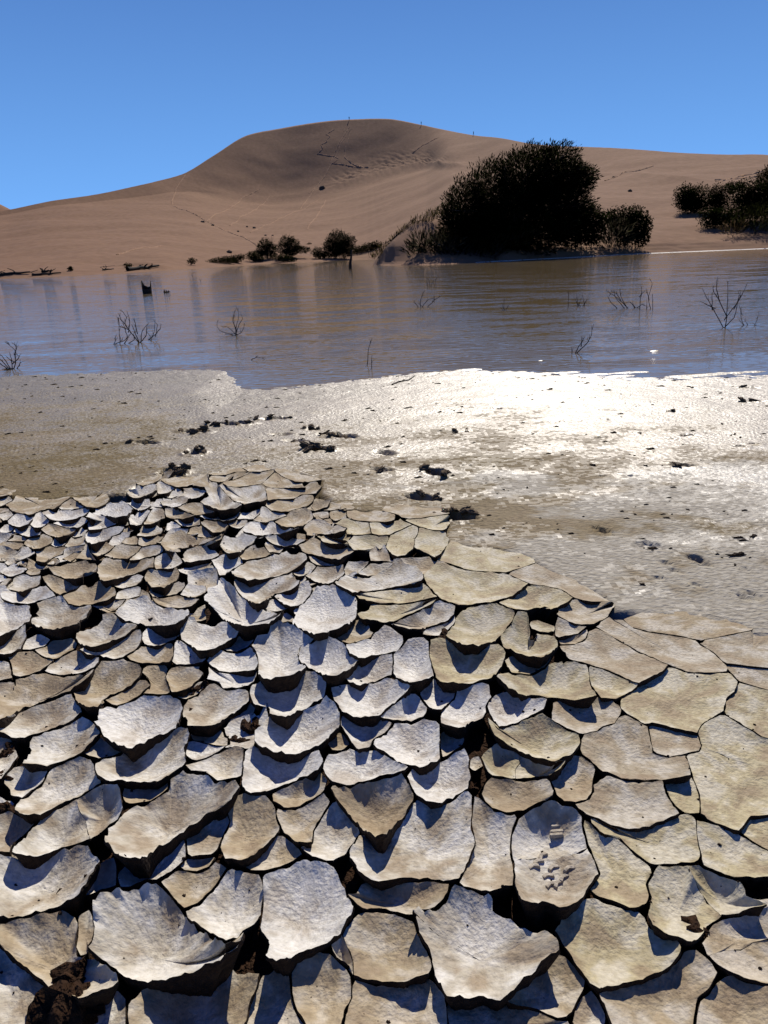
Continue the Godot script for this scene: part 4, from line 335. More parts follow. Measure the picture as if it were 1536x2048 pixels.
# bare stems in the water: label, radius in mm, stems as x, y, z in cm
const TWIGS := [
["large tangled dead bush standing in the water near the muddy shore",14,[[-475,-7,-1574,-482,10,-1566,-488,22,-1561,-497,27,-1556,-503,32,-1552,-501,48,-1548],[-475,-6,-1574,-485,18,-1559,-490,34,-1550,-484,48,-1545,-492,62,-1535],[-491,16,-1566,-485,37,-1565,-486,53,-1562],[-474,-6,-1574,-478,19,-1562,-479,33,-1556],[-472,-6,-1575,-465,13,-1566,-456,25,-1563],[-474,-6,-1574,-462,5,-1576,-457,17,-1576,-455,28,-1575],[-529,-14,-1556,-517,-4,-1560,-507,-1,-1566,-494,7,-1574,-491,15,-1579],[-517,-15,-1559,-509,-3,-1563,-511,19,-1571,-510,35,-1578],[-512,-16,-1561,-496,3,-1569,-499,19,-1574,-502,34,-1578],[-506,-10,-1564,-484,0,-1569,-482,5,-1568],[-526,-13,-1557,-518,0,-1560,-518,7,-1560],[-474,12,-1569,-474,32,-1563,-474,39,-1561],[-489,29,-1555,-495,43,-1548,-497,53,-1543]]],
["small forked twig beside the large tangled dead bush",11,[[-474,-8,-1620,-453,5,-1619,-441,17,-1617,-437,26,-1614],[-467,-6,-1621,-455,10,-1618,-448,34,-1612],[-456,-1,-1626,-452,20,-1638,-453,24,-1640],[-461,-7,-1621,-471,10,-1625]]],
["round dead bush with a thin side branch, right of the tangled bush",11,[[-292,-11,-1638,-293,10,-1646,-298,26,-1651,-289,47,-1660],[-293,-7,-1639,-290,14,-1648,-285,30,-1655,-287,47,-1660],[-293,-9,-1641,-285,13,-1635,-274,27,-1631,-276,37,-1628],[-295,-8,-1640,-278,3,-1641,-271,18,-1638],[-289,-8,-1640,-306,11,-1640,-318,12,-1638],[-289,-4,-1641,-317,2,-1638,-328,12,-1638,-328,24,-1641],[-293,-5,-1640,-315,-2,-1637],[-290,2,-1644,-296,22,-1652,-295,35,-1659]]],
["low arched twig lying in the shallow water near the muddy bay",10,[[-200,-8,-1224,-193,-2,-1222,-187,-1,-1222,-177,-5,-1226]]],
["tiny twig alone in the far water below the left trees",20,[[-1221,-11,-5683,-1228,9,-5684],[-1225,-10,-5682,-1216,10,-5688]]],
["tall dead bush with wide fan of bare stems, right edge of the lake",13,[[618,-10,-1386,595,31,-1397,578,63,-1404],[595,29,-1382,569,42,-1388],[595,25,-1395,593,56,-1395],[619,-10,-1388,614,16,-1377,607,48,-1364,600,76,-1352],[623,12,-1394,614,42,-1416,608,56,-1427,610,65,-1431],[614,39,-1410,611,59,-1421,614,80,-1429],[615,7,-1388,630,32,-1383,641,55,-1380,644,68,-1379],[616,-6,-1387,627,13,-1377,628,32,-1372,627,51,-1367],[634,25,-1396,645,44,-1401,645,51,-1405]]],
["small bare twig just right of the tall fan-shaped bush",9,[[666,-9,-1409,658,4,-1413,656,26,-1416],[670,-10,-1405,664,5,-1415],[665,-9,-1407,656,3,-1417],[658,13,-1413,652,31,-1416]]],
["single thin twig nearest the right edge of the water",8,[[675,-11,-1400,678,7,-1396,680,19,-1394],[680,-8,-1396,672,0,-1401]]],
["curved bent stem rising from shallow water by the white mud",12,[[289,-9,-1141,303,6,-1136,310,17,-1133,313,37,-1130],[289,-9,-1142,296,10,-1133,300,18,-1128],[286,-12,-1142,285,4,-1139],[299,4,-1141,301,18,-1146]]],
["leaning cluster of dead stems in the middle of the right water",15,[[605,-9,-1882,580,14,-1877,556,31,-1875,546,37,-1874],[597,-7,-1884,570,20,-1877,562,37,-1870],[579,-7,-1888,560,15,-1897,563,29,-1898],[603,-10,-1882,584,20,-1880,577,42,-1876],[620,-9,-1875,605,8,-1880,596,6,-1883],[616,-9,-1876,610,9,-1877],[619,-6,-1875,630,3,-1870,635,0,-1869],[588,8,-1893,582,25,-1906,568,34,-1917]]],
["upright pair of forked stems beside the leaning cluster",13,[[616,-7,-1844,614,27,-1832,612,46,-1826],[613,22,-1842,624,36,-1836],[632,-11,-1840,628,16,-1832],[641,-11,-1834,635,20,-1841,642,47,-1844,636,63,-1848],[634,15,-1832,623,42,-1828],[645,-13,-1835,639,29,-1829]]],
["faint small dead bush in dark water before the two shrubs",13,[[510,-11,-1996,509,26,-2008],[512,-11,-1999,518,16,-1991],[520,-10,-1995,536,15,-1993],[528,-10,-1991,525,22,-2008],[523,-9,-1997,505,6,-1994],[489,-10,-2006,483,35,-1984],[516,-10,-1998,501,17,-1993]]],
["low dead bush in brown water left of the tree reflection",15,[[126,-11,-2212,130,20,-2222,140,38,-2227],[129,-10,-2213,147,13,-2215,166,16,-2215],[144,-8,-2214,165,12,-2206,188,26,-2200],[123,-9,-2215,108,11,-2212],[135,-8,-2215,120,7,-2210],[164,6,-2211,167,23,-2210]]],
["farther small twig bush behind the low dead bush",16,[[238,-10,-3390,231,24,-3372,219,30,-3370],[255,-11,-3385,250,22,-3393],[263,-11,-3383,262,22,-3399,274,32,-3403],[238,-10,-3385,250,17,-3399],[227,-10,-3387,222,18,-3395]]],
["sparse twigs standing in the middle of the tree reflection",13,[[320,-10,-1970,323,22,-1988],[321,-9,-1975,310,4,-1969],[323,-8,-1973,333,10,-1967],[324,-10,-1969,316,13,-1984]]],
["two thin upright sticks near the muddy water edge",9,[[-15,-11,-1109,-12,16,-1118,-6,31,-1123],[-9,-11,-1076,-7,14,-1073]]],
["bare dead bush at the left edge of the shoreline",12,[[-580,-10,-1239,-578,5,-1249,-579,20,-1258,-585,28,-1260,-594,36,-1261],[-577,15,-1247,-573,27,-1251,-578,36,-1250],[-581,3,-1245,-572,12,-1253,-576,16,-1253],[-582,-10,-1242,-579,9,-1239,-578,19,-1237],[-582,-9,-1243,-587,12,-1232,-590,20,-1228],[-584,-8,-1241,-594,12,-1234,-598,17,-1232],[-585,-7,-1241,-594,6,-1230,-597,8,-1228],[-580,-10,-1243,-571,0,-1246,-569,5,-1246],[-580,-4,-1243,-595,-4,-1235],[-575,5,-1242,-584,14,-1236]]],
]
# plants: name, style, label, foot, lobes of the crown (centre and half sizes)
const PLANTS := [
["acacia_tree","feather","huge dark feathery tree with rounded crown on the sandy bank",Vector3(14.26, 0.76, -87.34),[[10.14,4.92,-87.92,2.65,3.45,2.93],[12.91,6.76,-87.55,2.99,3.34,2.84],[16.47,8.26,-86.95,3.57,2.99,3.03],[19.10,8.59,-86.41,2.99,2.76,2.54],[20.71,7.44,-86.04,2.42,1.96,2.05],[16.29,3.88,-86.99,6.04,4.14,5.13],[19.81,4.69,-86.25,3.57,3.22,3.03],[9.75,2.42,-87.96,2.19,2.19,1.86],[13.72,2.24,-87.43,4.31,2.01,3.67],[21.91,7.85,-85.75,1.61,1.04,1.37],[8.86,3.62,-88.06,1.73,2.65,2.25],[8.67,1.70,-88.07,1.73,1.38,1.47],[11.88,1.56,-87.70,2.99,1.38,2.54]]],
["leafy_shrub","leaf","dark leafy shrub directly below the right side of the big tree",Vector3(21.74, 0.74, -87.08),[[20.88,3.71,-87.29,1.63,1.40,1.39],[22.36,4.37,-86.92,2.04,1.28,1.74],[23.63,3.57,-86.58,1.63,1.28,1.39],[21.68,2.42,-87.09,2.63,1.63,2.23],[23.20,2.10,-86.70,1.63,1.28,1.39]]],
["leafy_shrub","leaf","dark leafy shrub with ragged tips, right of the grey brush",Vector3(28.04, 0.59, -89.98),[[27.36,3.80,-90.19,1.72,1.23,1.46],[28.85,3.87,-89.72,1.47,1.10,1.25],[29.76,2.80,-89.43,0.98,1.47,1.25],[28.19,2.47,-89.94,2.33,1.59,1.98],[26.10,3.61,-90.56,1.10,0.98,0.94],[29.48,1.63,-89.52,1.23,1.10,1.04]]],
["brush_shrub","brush","grey-brown twiggy brush in front of the two dark leafy shrubs",Vector3(26.21, 0.44, -87.93),[[26.13,2.00,-87.95,2.39,1.67,2.03]]],
["grass_mound_shrub","grass","olive-brown grassy mound sloping to the water under the big tree",Vector3(12.30, 0.02, -83.20),[[8.74,0.49,-83.64,1.31,0.49,1.12],[10.53,1.01,-83.44,1.75,0.98,1.49],[12.29,1.52,-83.20,2.19,1.20,1.86],[14.28,1.91,-82.88,1.97,1.09,1.67],[15.75,2.33,-82.61,0.98,0.66,0.84]]],
["grass_mound_shrub","grass","long green grassy strip climbing the left flank of the bank",Vector3(2.22, 0.73, -91.97),[[0.36,0.88,-92.00,0.78,0.54,0.66],[1.52,1.37,-91.99,1.08,0.72,0.92],[2.85,2.28,-91.96,1.20,0.84,1.02],[4.00,3.08,-91.91,1.20,0.84,1.02],[5.32,3.98,-91.85,1.20,0.78,1.02],[6.56,4.76,-91.77,0.96,0.60,0.81],[7.46,5.19,-91.70,0.72,0.42,0.61]]],
["brush_shrub","brush","grey-green bush at the foot of the big tree, left side",Vector3(5.30, 0.94, -83.83),[[5.16,1.81,-83.84,1.42,1.20,1.21],[6.34,1.42,-83.76,1.31,1.09,1.11],[4.12,1.22,-83.90,0.87,0.55,0.74]]],
["brush_shrub","brush","pale grey brush half hidden under the left of the big tree",Vector3(7.34, 0.67, -82.42),[[7.46,1.61,-82.41,1.51,1.29,1.28],[8.61,1.18,-82.30,1.18,0.86,1.01]]],
["leafy_shrub","leaf","low bush at the tip of the bank, left of the green strip",Vector3(-1.11, 0.02, -165.50),[[-3.06,1.70,-165.47,2.15,0.86,1.83],[-0.71,1.99,-165.50,1.94,1.08,1.65],[0.74,2.51,-165.50,1.51,0.86,1.28]]],
["leafy_shrub","leaf","dark round shrub on the slope, leftmost at the right edge",Vector3(47.46, 4.80, -120.22),[[46.12,7.40,-120.74,1.85,1.51,1.57],[47.62,6.83,-120.16,2.35,1.85,2.00],[46.38,6.44,-120.64,2.18,1.51,1.86],[47.07,5.71,-120.37,2.18,1.01,1.86]]],
["leafy_shrub","leaf","upright dark shrub in the middle of the right edge thicket",Vector3(50.20, 4.60, -118.02),[[49.50,7.11,-118.31,1.00,1.50,1.28],[50.38,6.12,-117.94,1.50,1.67,1.42],[49.17,6.00,-118.45,1.67,1.33,1.42],[51.43,7.83,-117.49,1.67,0.83,1.42]]],
["leafy_shrub","leaf","large dark leafy shrub at the right edge below the slope",Vector3(46.23, 3.10, -99.81),[[45.44,6.28,-100.18,2.00,1.72,1.70],[46.99,5.61,-99.46,2.15,1.86,1.82],[46.08,4.71,-99.88,2.57,1.43,2.19],[48.49,5.23,-98.74,2.43,2.57,2.19]]],
["feathery_shrub","feather","feathery rounded bush cut by the right edge, topmost there",Vector3(62.50, 6.35, -128.06),[[61.92,9.12,-128.34,2.22,2.04,1.89],[63.81,8.76,-127.41,2.78,2.41,2.36]]],
["leafy_shrub","leaf","low dark shrub in front of the right edge thicket",Vector3(41.61, 2.41, -98.85),[[40.86,3.99,-99.16,1.39,0.70,1.19],[42.26,3.79,-98.57,1.81,0.98,1.54],[41.55,3.15,-98.88,2.09,0.84,1.78],[43.58,3.15,-98.00,1.39,0.98,1.19]]],
["reed_shrub","grass","olive reed-like shrub with upright stalks at the right edge",Vector3(43.88, 1.62, -93.18),[[42.81,3.03,-93.68,1.74,1.34,1.48],[44.22,3.06,-93.03,2.01,1.74,1.71],[45.71,2.87,-92.30,1.87,1.74,1.59]]],
["dry_grass_tuft","brush","brown dry grass tuft on the sand before the right thicket",Vector3(40.96, 1.25, -92.32),[[40.95,1.89,-92.33,1.31,0.66,1.12]]],
["small_tree","feather","small dark tree with thin trunk, leftmost on the far shore",Vector3(-20.25, 0.77, -155.94),[[-20.50,3.33,-155.91,1.23,1.02,1.04],[-21.14,2.45,-155.82,1.12,0.92,0.96],[-19.52,2.65,-156.03,1.12,1.02,0.96],[-21.95,1.75,-155.71,1.23,0.61,1.04],[-20.09,1.59,-155.96,1.64,0.61,1.39]]],
["bare_tree","brush","pale slender tree beside the leftmost small far tree",Vector3(-19.76, 0.93, -156.76),[[-19.60,3.93,-156.78,0.82,0.82,0.70],[-19.60,2.75,-156.78,0.51,1.23,1.05]]],
["small_tree","feather","dense rounded tree, middle of the three far shore trees",Vector3(-16.65, 0.81, -155.61),[[-16.22,3.78,-155.66,1.42,1.02,1.21],[-15.23,3.20,-155.76,1.42,1.02,1.21],[-17.07,2.64,-155.57,1.32,0.92,1.12],[-15.02,2.28,-155.78,1.63,0.71,1.38],[-13.51,2.13,-155.92,1.42,0.51,1.21],[-16.30,1.61,-155.65,1.63,0.61,1.38]]],
["small_tree","feather","largest far shore tree, standing right of the other two",Vector3(-7.18, 0.40, -157.84),[[-6.70,3.50,-157.86,2.26,1.85,1.92],[-7.45,2.34,-157.82,2.26,1.64,1.92],[-5.32,2.35,-157.91,1.85,1.44,1.57],[-4.09,3.49,-157.95,0.82,0.82,0.70],[-8.28,1.46,-157.78,1.44,1.03,1.22],[-5.88,1.08,-157.89,1.64,0.82,1.40]]],
["leafy_shrub","leaf","green bush left of the largest far shore tree",Vector3(-10.17, 0.44, -155.92),[[-10.48,1.55,-155.90,1.42,1.02,1.21],[-9.66,0.97,-155.95,1.42,0.61,1.21]]],
["leafy_shrub","leaf","low green hedge-like bush on the far shore, left of trees",Vector3(-26.47, 0.49, -142.56),[[-27.71,0.80,-142.33,1.51,0.57,1.28],[-25.82,0.97,-142.68,1.89,0.66,1.60]]],
["leafy_shrub","leaf","dark low mound bush between green hedge and leftmost tree",Vector3(-24.45, 0.36, -146.22),[[-24.83,0.97,-146.16,1.35,0.77,1.15],[-23.74,1.35,-146.34,0.77,0.58,0.66]]],
["leafy_shrub","leaf","dark bush on a sand heap under the leftmost small tree",Vector3(-22.29, 0.36, -151.87),[[-22.47,1.44,-151.85,1.40,0.80,1.19],[-21.60,0.87,-151.97,1.40,0.60,1.19]]],
["leafy_shrub","leaf","dark clump at the waterline between two far shore trees",Vector3(-16.59, 0.16, -149.33),[[-16.90,0.87,-149.30,1.56,0.68,1.33],[-15.28,0.54,-149.47,1.37,0.49,1.16]]],
["leafy_shrub","leaf","tiny round bush on the sand right of the middle tree",Vector3(-14.76, 3.09, -191.43),[[-14.74,3.31,-191.43,0.75,0.50,0.64]]],
["leafy_shrub","leaf","small green bush on the beach, right of the driftwood mound",Vector3(-30.02, 0.54, -133.67),[[-29.80,1.08,-133.72,0.80,0.53,0.68]]],
["leafy_shrub","leaf","tiny bush above the dark driftwood mound on far beach",Vector3(-35.90, 0.55, -118.43),[[-35.78,0.89,-118.46,0.64,0.32,0.55]]],
["leafy_shrub","leaf","tiniest lone plant on the left beach",Vector3(-41.82, 0.53, -111.94),[[-41.79,0.79,-111.96,0.31,0.31,0.26]]],
]
const DRIFTWOOD := [
["long dark driftwood log at the far left of the far beach",Vector2(-51.62, -111.92),Vector2(-46.81, -110.76),0.35],
["tangled driftwood log right of the leftmost log",Vector2(-45.97, -108.95),Vector2(-42.21, -109.39),0.30],
["short driftwood piece lying above the tangled log",Vector2(-45.28, -110.86),Vector2(-44.07, -111.35),0.30],
["dark flat driftwood log below the tiny bush",Vector2(-34.51, -113.89),Vector2(-32.06, -121.33),0.50],
["thin driftwood stick between lone plant and dark log",Vector2(-37.82, -113.36),Vector2(-36.87, -115.24),0.20],
]
const STUMP := Vector3(-11.09, -0.05, -39.20)
const SNAG := Vector3(-10.25, -0.05, -39.68)
const POST := Vector3(-2.15, -0.05, -75.04)
const MUD_STICK := [Vector2(0.161, -9.149),Vector2(0.250, -9.409),Vector2(0.371, -9.481),Vector2(0.476, -9.893)]
# prints pressed into the mud: x, z, length, width, turn, depth, torn clods
const PRINTS := [
[-1.558,-5.529,0.22,0.20,0.30,0.050,7],
[-1.528,-6.122,0.20,0.17,0.20,0.040,4],
[-2.047,-6.544,0.30,0.11,1.20,0.030,1],
[-1.705,-6.926,0.30,0.12,1.20,0.040,3],
[-1.412,-7.187,0.42,0.13,1.45,0.045,5],
[-1.025,-7.357,0.30,0.12,1.50,0.030,3],
[-0.879,-6.665,0.20,0.10,1.30,0.015,0],
[-0.729,-6.391,0.22,0.10,1.30,0.020,1],
[-0.493,-6.038,0.24,0.14,1.30,0.045,5],
[-0.625,-6.815,0.12,0.08,1.00,0.030,3],
[-0.464,-6.604,0.20,0.10,1.40,0.020,1],
[-0.306,-6.459,0.24,0.14,1.20,0.030,2],
[0.020,-5.835,0.22,0.14,0.80,0.020,0],
[-0.008,-5.348,0.20,0.10,1.20,0.025,1],
[0.372,-5.221,0.24,0.13,0.50,0.035,3],
[0.239,-4.650,0.26,0.12,1.10,0.030,2],
[0.430,-4.257,0.26,0.14,0.90,0.045,5],
[1.187,-3.923,0.10,0.09,0.30,0.020,0],
[1.167,-3.982,0.05,0.04,0.30,0.020,0],
[1.196,-3.860,0.05,0.04,0.30,0.020,0],
[1.529,-3.482,0.10,0.08,0.30,0.020,0],
[1.518,-3.522,0.04,0.04,0.30,0.020,0],
[1.534,-3.405,0.05,0.04,0.30,0.020,0],
[1.595,-3.068,0.05,0.04,0.20,0.020,0],
[1.544,-3.063,0.05,0.04,0.20,0.020,0],
[1.545,-3.027,0.05,0.04,0.20,0.020,0],
[1.612,-3.020,0.05,0.04,0.20,0.020,0],
[1.367,-3.344,0.04,0.03,0.20,0.025,0],
[1.275,-3.272,0.04,0.03,0.20,0.025,0],
[1.386,-3.181,0.04,0.03,0.20,0.025,0],
[1.360,-3.456,0.06,0.05,0.20,0.015,0],
[1.694,-3.332,0.05,0.04,0.20,0.020,0],
[1.362,-3.677,0.20,0.12,1.30,0.012,0],
[2.071,-5.141,0.14,0.10,1.00,0.030,1],
[2.106,-5.096,0.10,0.06,1.00,0.030,0],
[2.811,-5.619,0.08,0.05,1.00,0.030,0],
[2.680,-5.564,0.08,0.05,1.00,0.020,0],
[2.297,-5.861,0.06,0.05,1.00,0.020,0],
[2.456,-5.968,0.12,0.06,1.40,0.030,0],
[1.987,-5.505,0.06,0.05,1.00,0.020,0],
[2.664,-6.887,0.12,0.06,1.40,0.030,0],
[3.897,-8.019,0.16,0.06,1.40,0.030,1],
[3.571,-7.216,0.20,0.07,1.40,0.030,1],
[1.782,-6.026,0.14,0.06,1.40,0.020,0],
[1.696,-6.656,0.16,0.06,1.40,0.020,0],
[1.548,-6.686,0.08,0.05,1.40,0.020,0],
[1.995,-6.699,0.07,0.04,1.00,0.020,0],
[1.148,-7.368,0.07,0.05,1.00,0.030,0],
[0.587,-7.755,0.07,0.05,1.00,0.030,0],
[0.726,-6.469,0.26,0.04,1.50,0.015,1],
[1.672,-4.928,0.05,0.03,1.00,0.030,0],
[1.473,-4.959,0.05,0.03,1.00,0.030,0],
[1.938,-4.922,0.06,0.04,1.00,0.020,0],
[1.156,-5.431,0.07,0.04,1.00,0.020,0],
[1.725,-5.376,0.07,0.04,1.00,0.020,0],
]
const EARTH := [[-0.741,-1.234,0.090],[-0.862,-1.548,0.035],[-1.138,-1.849,0.050],[0.683,-1.326,0.050],[-1.049,-3.907,0.050],[-1.237,-4.983,0.050],[-0.127,-1.177,0.030],[0.883,-2.462,0.040],[0.225,-2.791,0.050],[-0.471,-2.387,0.040],[-0.244,-2.189,0.050],[-0.484,-2.236,0.050],[-0.332,-1.385,0.040],[-0.126,-1.523,0.040],[-0.504,-2.153,0.040],[-0.799,-2.779,0.040],[-1.561,-3.023,0.040],[-1.074,-3.072,0.040],[-0.703,-2.472,0.050],[-0.736,-2.299,0.050],[-1.211,-2.011,0.050],[-1.259,-2.153,0.050],[0.050,-1.339,0.040],[-0.786,-1.817,0.040],[0.370,-2.290,0.030],[0.228,-1.903,0.030]]
# bits of mud that stand just out of the shallows: x, z, half length, half width
const ISLETS := [[4.02,-11.27,0.16,0.07],[3.19,-9.47,0.30,0.08],[2.63,-9.43,0.40,0.10],[3.73,-9.04,0.35,0.09],[4.08,-9.10,0.30,0.08],[2.27,-10.81,0.10,0.08],[2.90,-9.24,0.25,0.08],[2.35,-9.68,0.30,0.08],[4.41,-9.12,0.30,0.08],[1.22,-10.27,0.20,0.07]]
# blocks left by a shoe sole in one plate: x, z, turn, bar or chevron
const TREAD := [[0.354,-1.563,0.50,0],[0.389,-1.545,0.40,0],[0.426,-1.533,0.30,0],[0.407,-1.511,0.70,0],[0.389,-1.495,0.80,0],[0.370,-1.520,0.20,0],[0.370,-1.585,0.80,0],[0.339,-1.545,0.30,0],[0.371,-1.493,0.50,0],[0.428,-1.675,0.05,1],[0.424,-1.659,0.05,1],[0.419,-1.645,0.05,1],[0.436,-1.701,0.05,1]]


var mats := {}
var n_fine := FastNoiseLite.new()
var n_mid := FastNoiseLite.new()
var n_big := FastNoiseLite.new()
var n_jag := FastNoiseLite.new()
var dune_az := []
var names := {}
var plate_nodes := []
var plate_outline := []
var crumb_spots := []

func _ready():
	set_view()
	set_noises()
	set_materials()
	build_floor()
	build_dune()
	build_water()
	build_mud()
	build_plates()
	build_far_dune()
	build_plants()
	build_wood()
	build_people()

# ------------------------------------------------------------------ view and light
func set_view():
	var cam := Camera3D.new()
	cam.name = "camera"
	cam.fov = 67.3
	cam.near = 0.05
	cam.far = 4000.0
	cam.position = Vector3(0, EYE, 0)
	cam.basis = Basis(Vector3.RIGHT, deg_to_rad(-18.8)) * Basis(Vector3(0, 0, 1), deg_to_rad(-2.5))
	add_child(cam)
	cam.current = true
	var e := Environment.new()
	e.background_mode = Environment.BG_SKY
	var s := ProceduralSkyMaterial.new()
	s.sky_top_color = Color(0.105, 0.22, 0.53)
	s.sky_horizon_color = Color(0.465, 0.70, 0.97)
	s.sky_curve = 0.215
	s.ground_horizon_color = Color(0.47, 0.60, 0.75)
	s.ground_bottom_color = Color(0.30, 0.26, 0.22)
	s.sun_angle_max = 1.0
	s.sky_energy_multiplier = 0.97
	var sky := Sky.new()
	sky.sky_material = s
	e.sky = sky
	e.tonemap_mode = Environment.TONE_MAPPER_LINEAR
	e.tonemap_exposure = 1.25
	e.sdfgi_enabled = true
	e.ssao_enabled = true
	e.ssil_enabled = true
	var we := WorldEnvironment.new()
	we.name = "environment"
	we.environment = e
	add_child(we)
	var sun := DirectionalLight3D.new()
	sun.name = "sun"
	var az := deg_to_rad(13.5)
	var el := deg_to_rad(43.0)
	sun.basis = Basis.looking_at(-Vector3(sin(az) * cos(el), sin(el), -cos(az) * cos(el)))
	sun.light_energy = 1.6
	sun.light_color = Color(1.0, 0.965, 0.91)
	sun.light_angular_distance = 0.5
	sun.shadow_enabled = true
	add_child(sun)

func set_noises():
	var k := 0
	for n in [n_fine, n_mid, n_big, n_jag]:
		n.noise_type = FastNoiseLite.TYPE_SIMPLEX_SMOOTH
		n.seed = 11 + k
		n.fractal_octaves = [3, 3, 3, 4][k]
		n.frequency = [14.0, 2.6, 0.35, 26.0][k]
		k += 1

# ------------------------------------------------------------------ helpers
func numbered(called: String) -> String:
	if not names.has(called):
		names[called] = 0
		return called
	names[called] += 1
	return "%s_%03d" % [called, names[called]]

func tag(o: Node, label := "", category := "", group := "", kind := ""):
	if label != "": o.set_meta("label", label)
	if category != "": o.set_meta("category", category)
	if group != "": o.set_meta("group", group)
	if kind != "": o.set_meta("kind", kind)

func put(mesh: Mesh, called: String, mat: Material, parent: Node = self) -> MeshInstance3D:
	var o := MeshInstance3D.new()
	o.name = numbered(called) if parent == self else called
	o.mesh = mesh
	if mat != null: o.material_override = mat
	parent.add_child(o, true)
	return o

func base(called: String, at: Vector3) -> Node3D:
	var o := Node3D.new()
	o.name = numbered(called)
	add_child(o, true)
	o.position = at
	return o

func surface(v: PackedVector3Array, idx: PackedInt32Array, c := PackedColorArray(), uv := PackedVector2Array(), mesh: ArrayMesh = null, nrm := PackedVector3Array()) -> ArrayMesh:
	if mesh == null: mesh = ArrayMesh.new()
	var n := nrm
	if n.is_empty():
		n = PackedVector3Array()
		n.resize(v.size())
		for i in range(0, idx.size(), 3):
			var a := idx[i]
			var b := idx[i + 1]
			var d := idx[i + 2]
			var f := (v[d] - v[a]).cross(v[b] - v[a])
			n[a] += f
			n[b] += f
			n[d] += f
		for i in n.size(): n[i] = n[i].normalized()
	var arr := []
	arr.resize(Mesh.ARRAY_MAX)
	arr[Mesh.ARRAY_VERTEX] = v
	arr[Mesh.ARRAY_NORMAL] = n
	arr[Mesh.ARRAY_INDEX] = idx
	if not c.is_empty(): arr[Mesh.ARRAY_COLOR] = c
	if not uv.is_empty(): arr[Mesh.ARRAY_TEX_UV] = uv
	mesh.add_surface_from_arrays(Mesh.PRIMITIVE_TRIANGLES, arr)
	return mesh

func grid_index(w: int, h: int, skip := PackedByteArray()) -> PackedInt32Array:
	var idx := PackedInt32Array()
	for j in h - 1:
		for i in w - 1:
			if not skip.is_empty() and skip[j * w + i] == 1: continue
			var a := j * w + i
			idx.append_array([a, a + w, a + 1, a + 1, a + w, a + w + 1])
	return idx

func noise_image(size: int, freq: float, oct: int, sd: int, kind := FastNoiseLite.TYPE_SIMPLEX_SMOOTH) -> Image:
	var n := FastNoiseLite.new()
	n.noise_type = kind
	n.seed = sd
	n.frequency = freq
	n.fractal_octaves = oct
	return n.get_seamless_image(size, size, false, false, 0.15)

func tex(im: Image) -> ImageTexture:
	return ImageTexture.create_from_image(im)

func ramp_image(im: Image, lo: Color, hi: Color, gamma := 1.0) -> Image:
	im.convert(Image.FORMAT_L8)
	var d := im.get_data()
	var out := PackedByteArray()
	out.resize(d.size() * 3)
	for i in d.size():
		var t := pow(d[i] / 255.0, gamma)
		out[i * 3] = int(255.0 * lerpf(lo.r, hi.r, t))
		out[i * 3 + 1] = int(255.0 * lerpf(lo.g, hi.g, t))
		out[i * 3 + 2] = int(255.0 * lerpf(lo.b, hi.b, t))
	return Image.create_from_data(im.get_width(), im.get_height(), false, Image.FORMAT_RGB8, out)

func lin(r: float, g: float, b: float) -> Color:
	return Color(r, g, b).linear_to_srgb()

func mat(called: String, color: Color, rough: float, vc := false, spec := 0.5) -> StandardMaterial3D:
	var m := StandardMaterial3D.new()
	m.resource_name = called
	m.albedo_color = color
	m.roughness = rough
	m.metallic_specular = spec
	m.vertex_color_use_as_albedo = vc
	mats[called] = m
	return m

func world_tri(m: StandardMaterial3D, scale: Vector3):
	m.uv1_triplanar = true
	m.uv1_world_triplanar = true
	m.uv1_scale = scale

func bump(m: StandardMaterial3D, t: Texture2D, cm: float):
	m.heightmap_enabled = true
	m.heightmap_texture = t
	m.heightmap_scale = cm

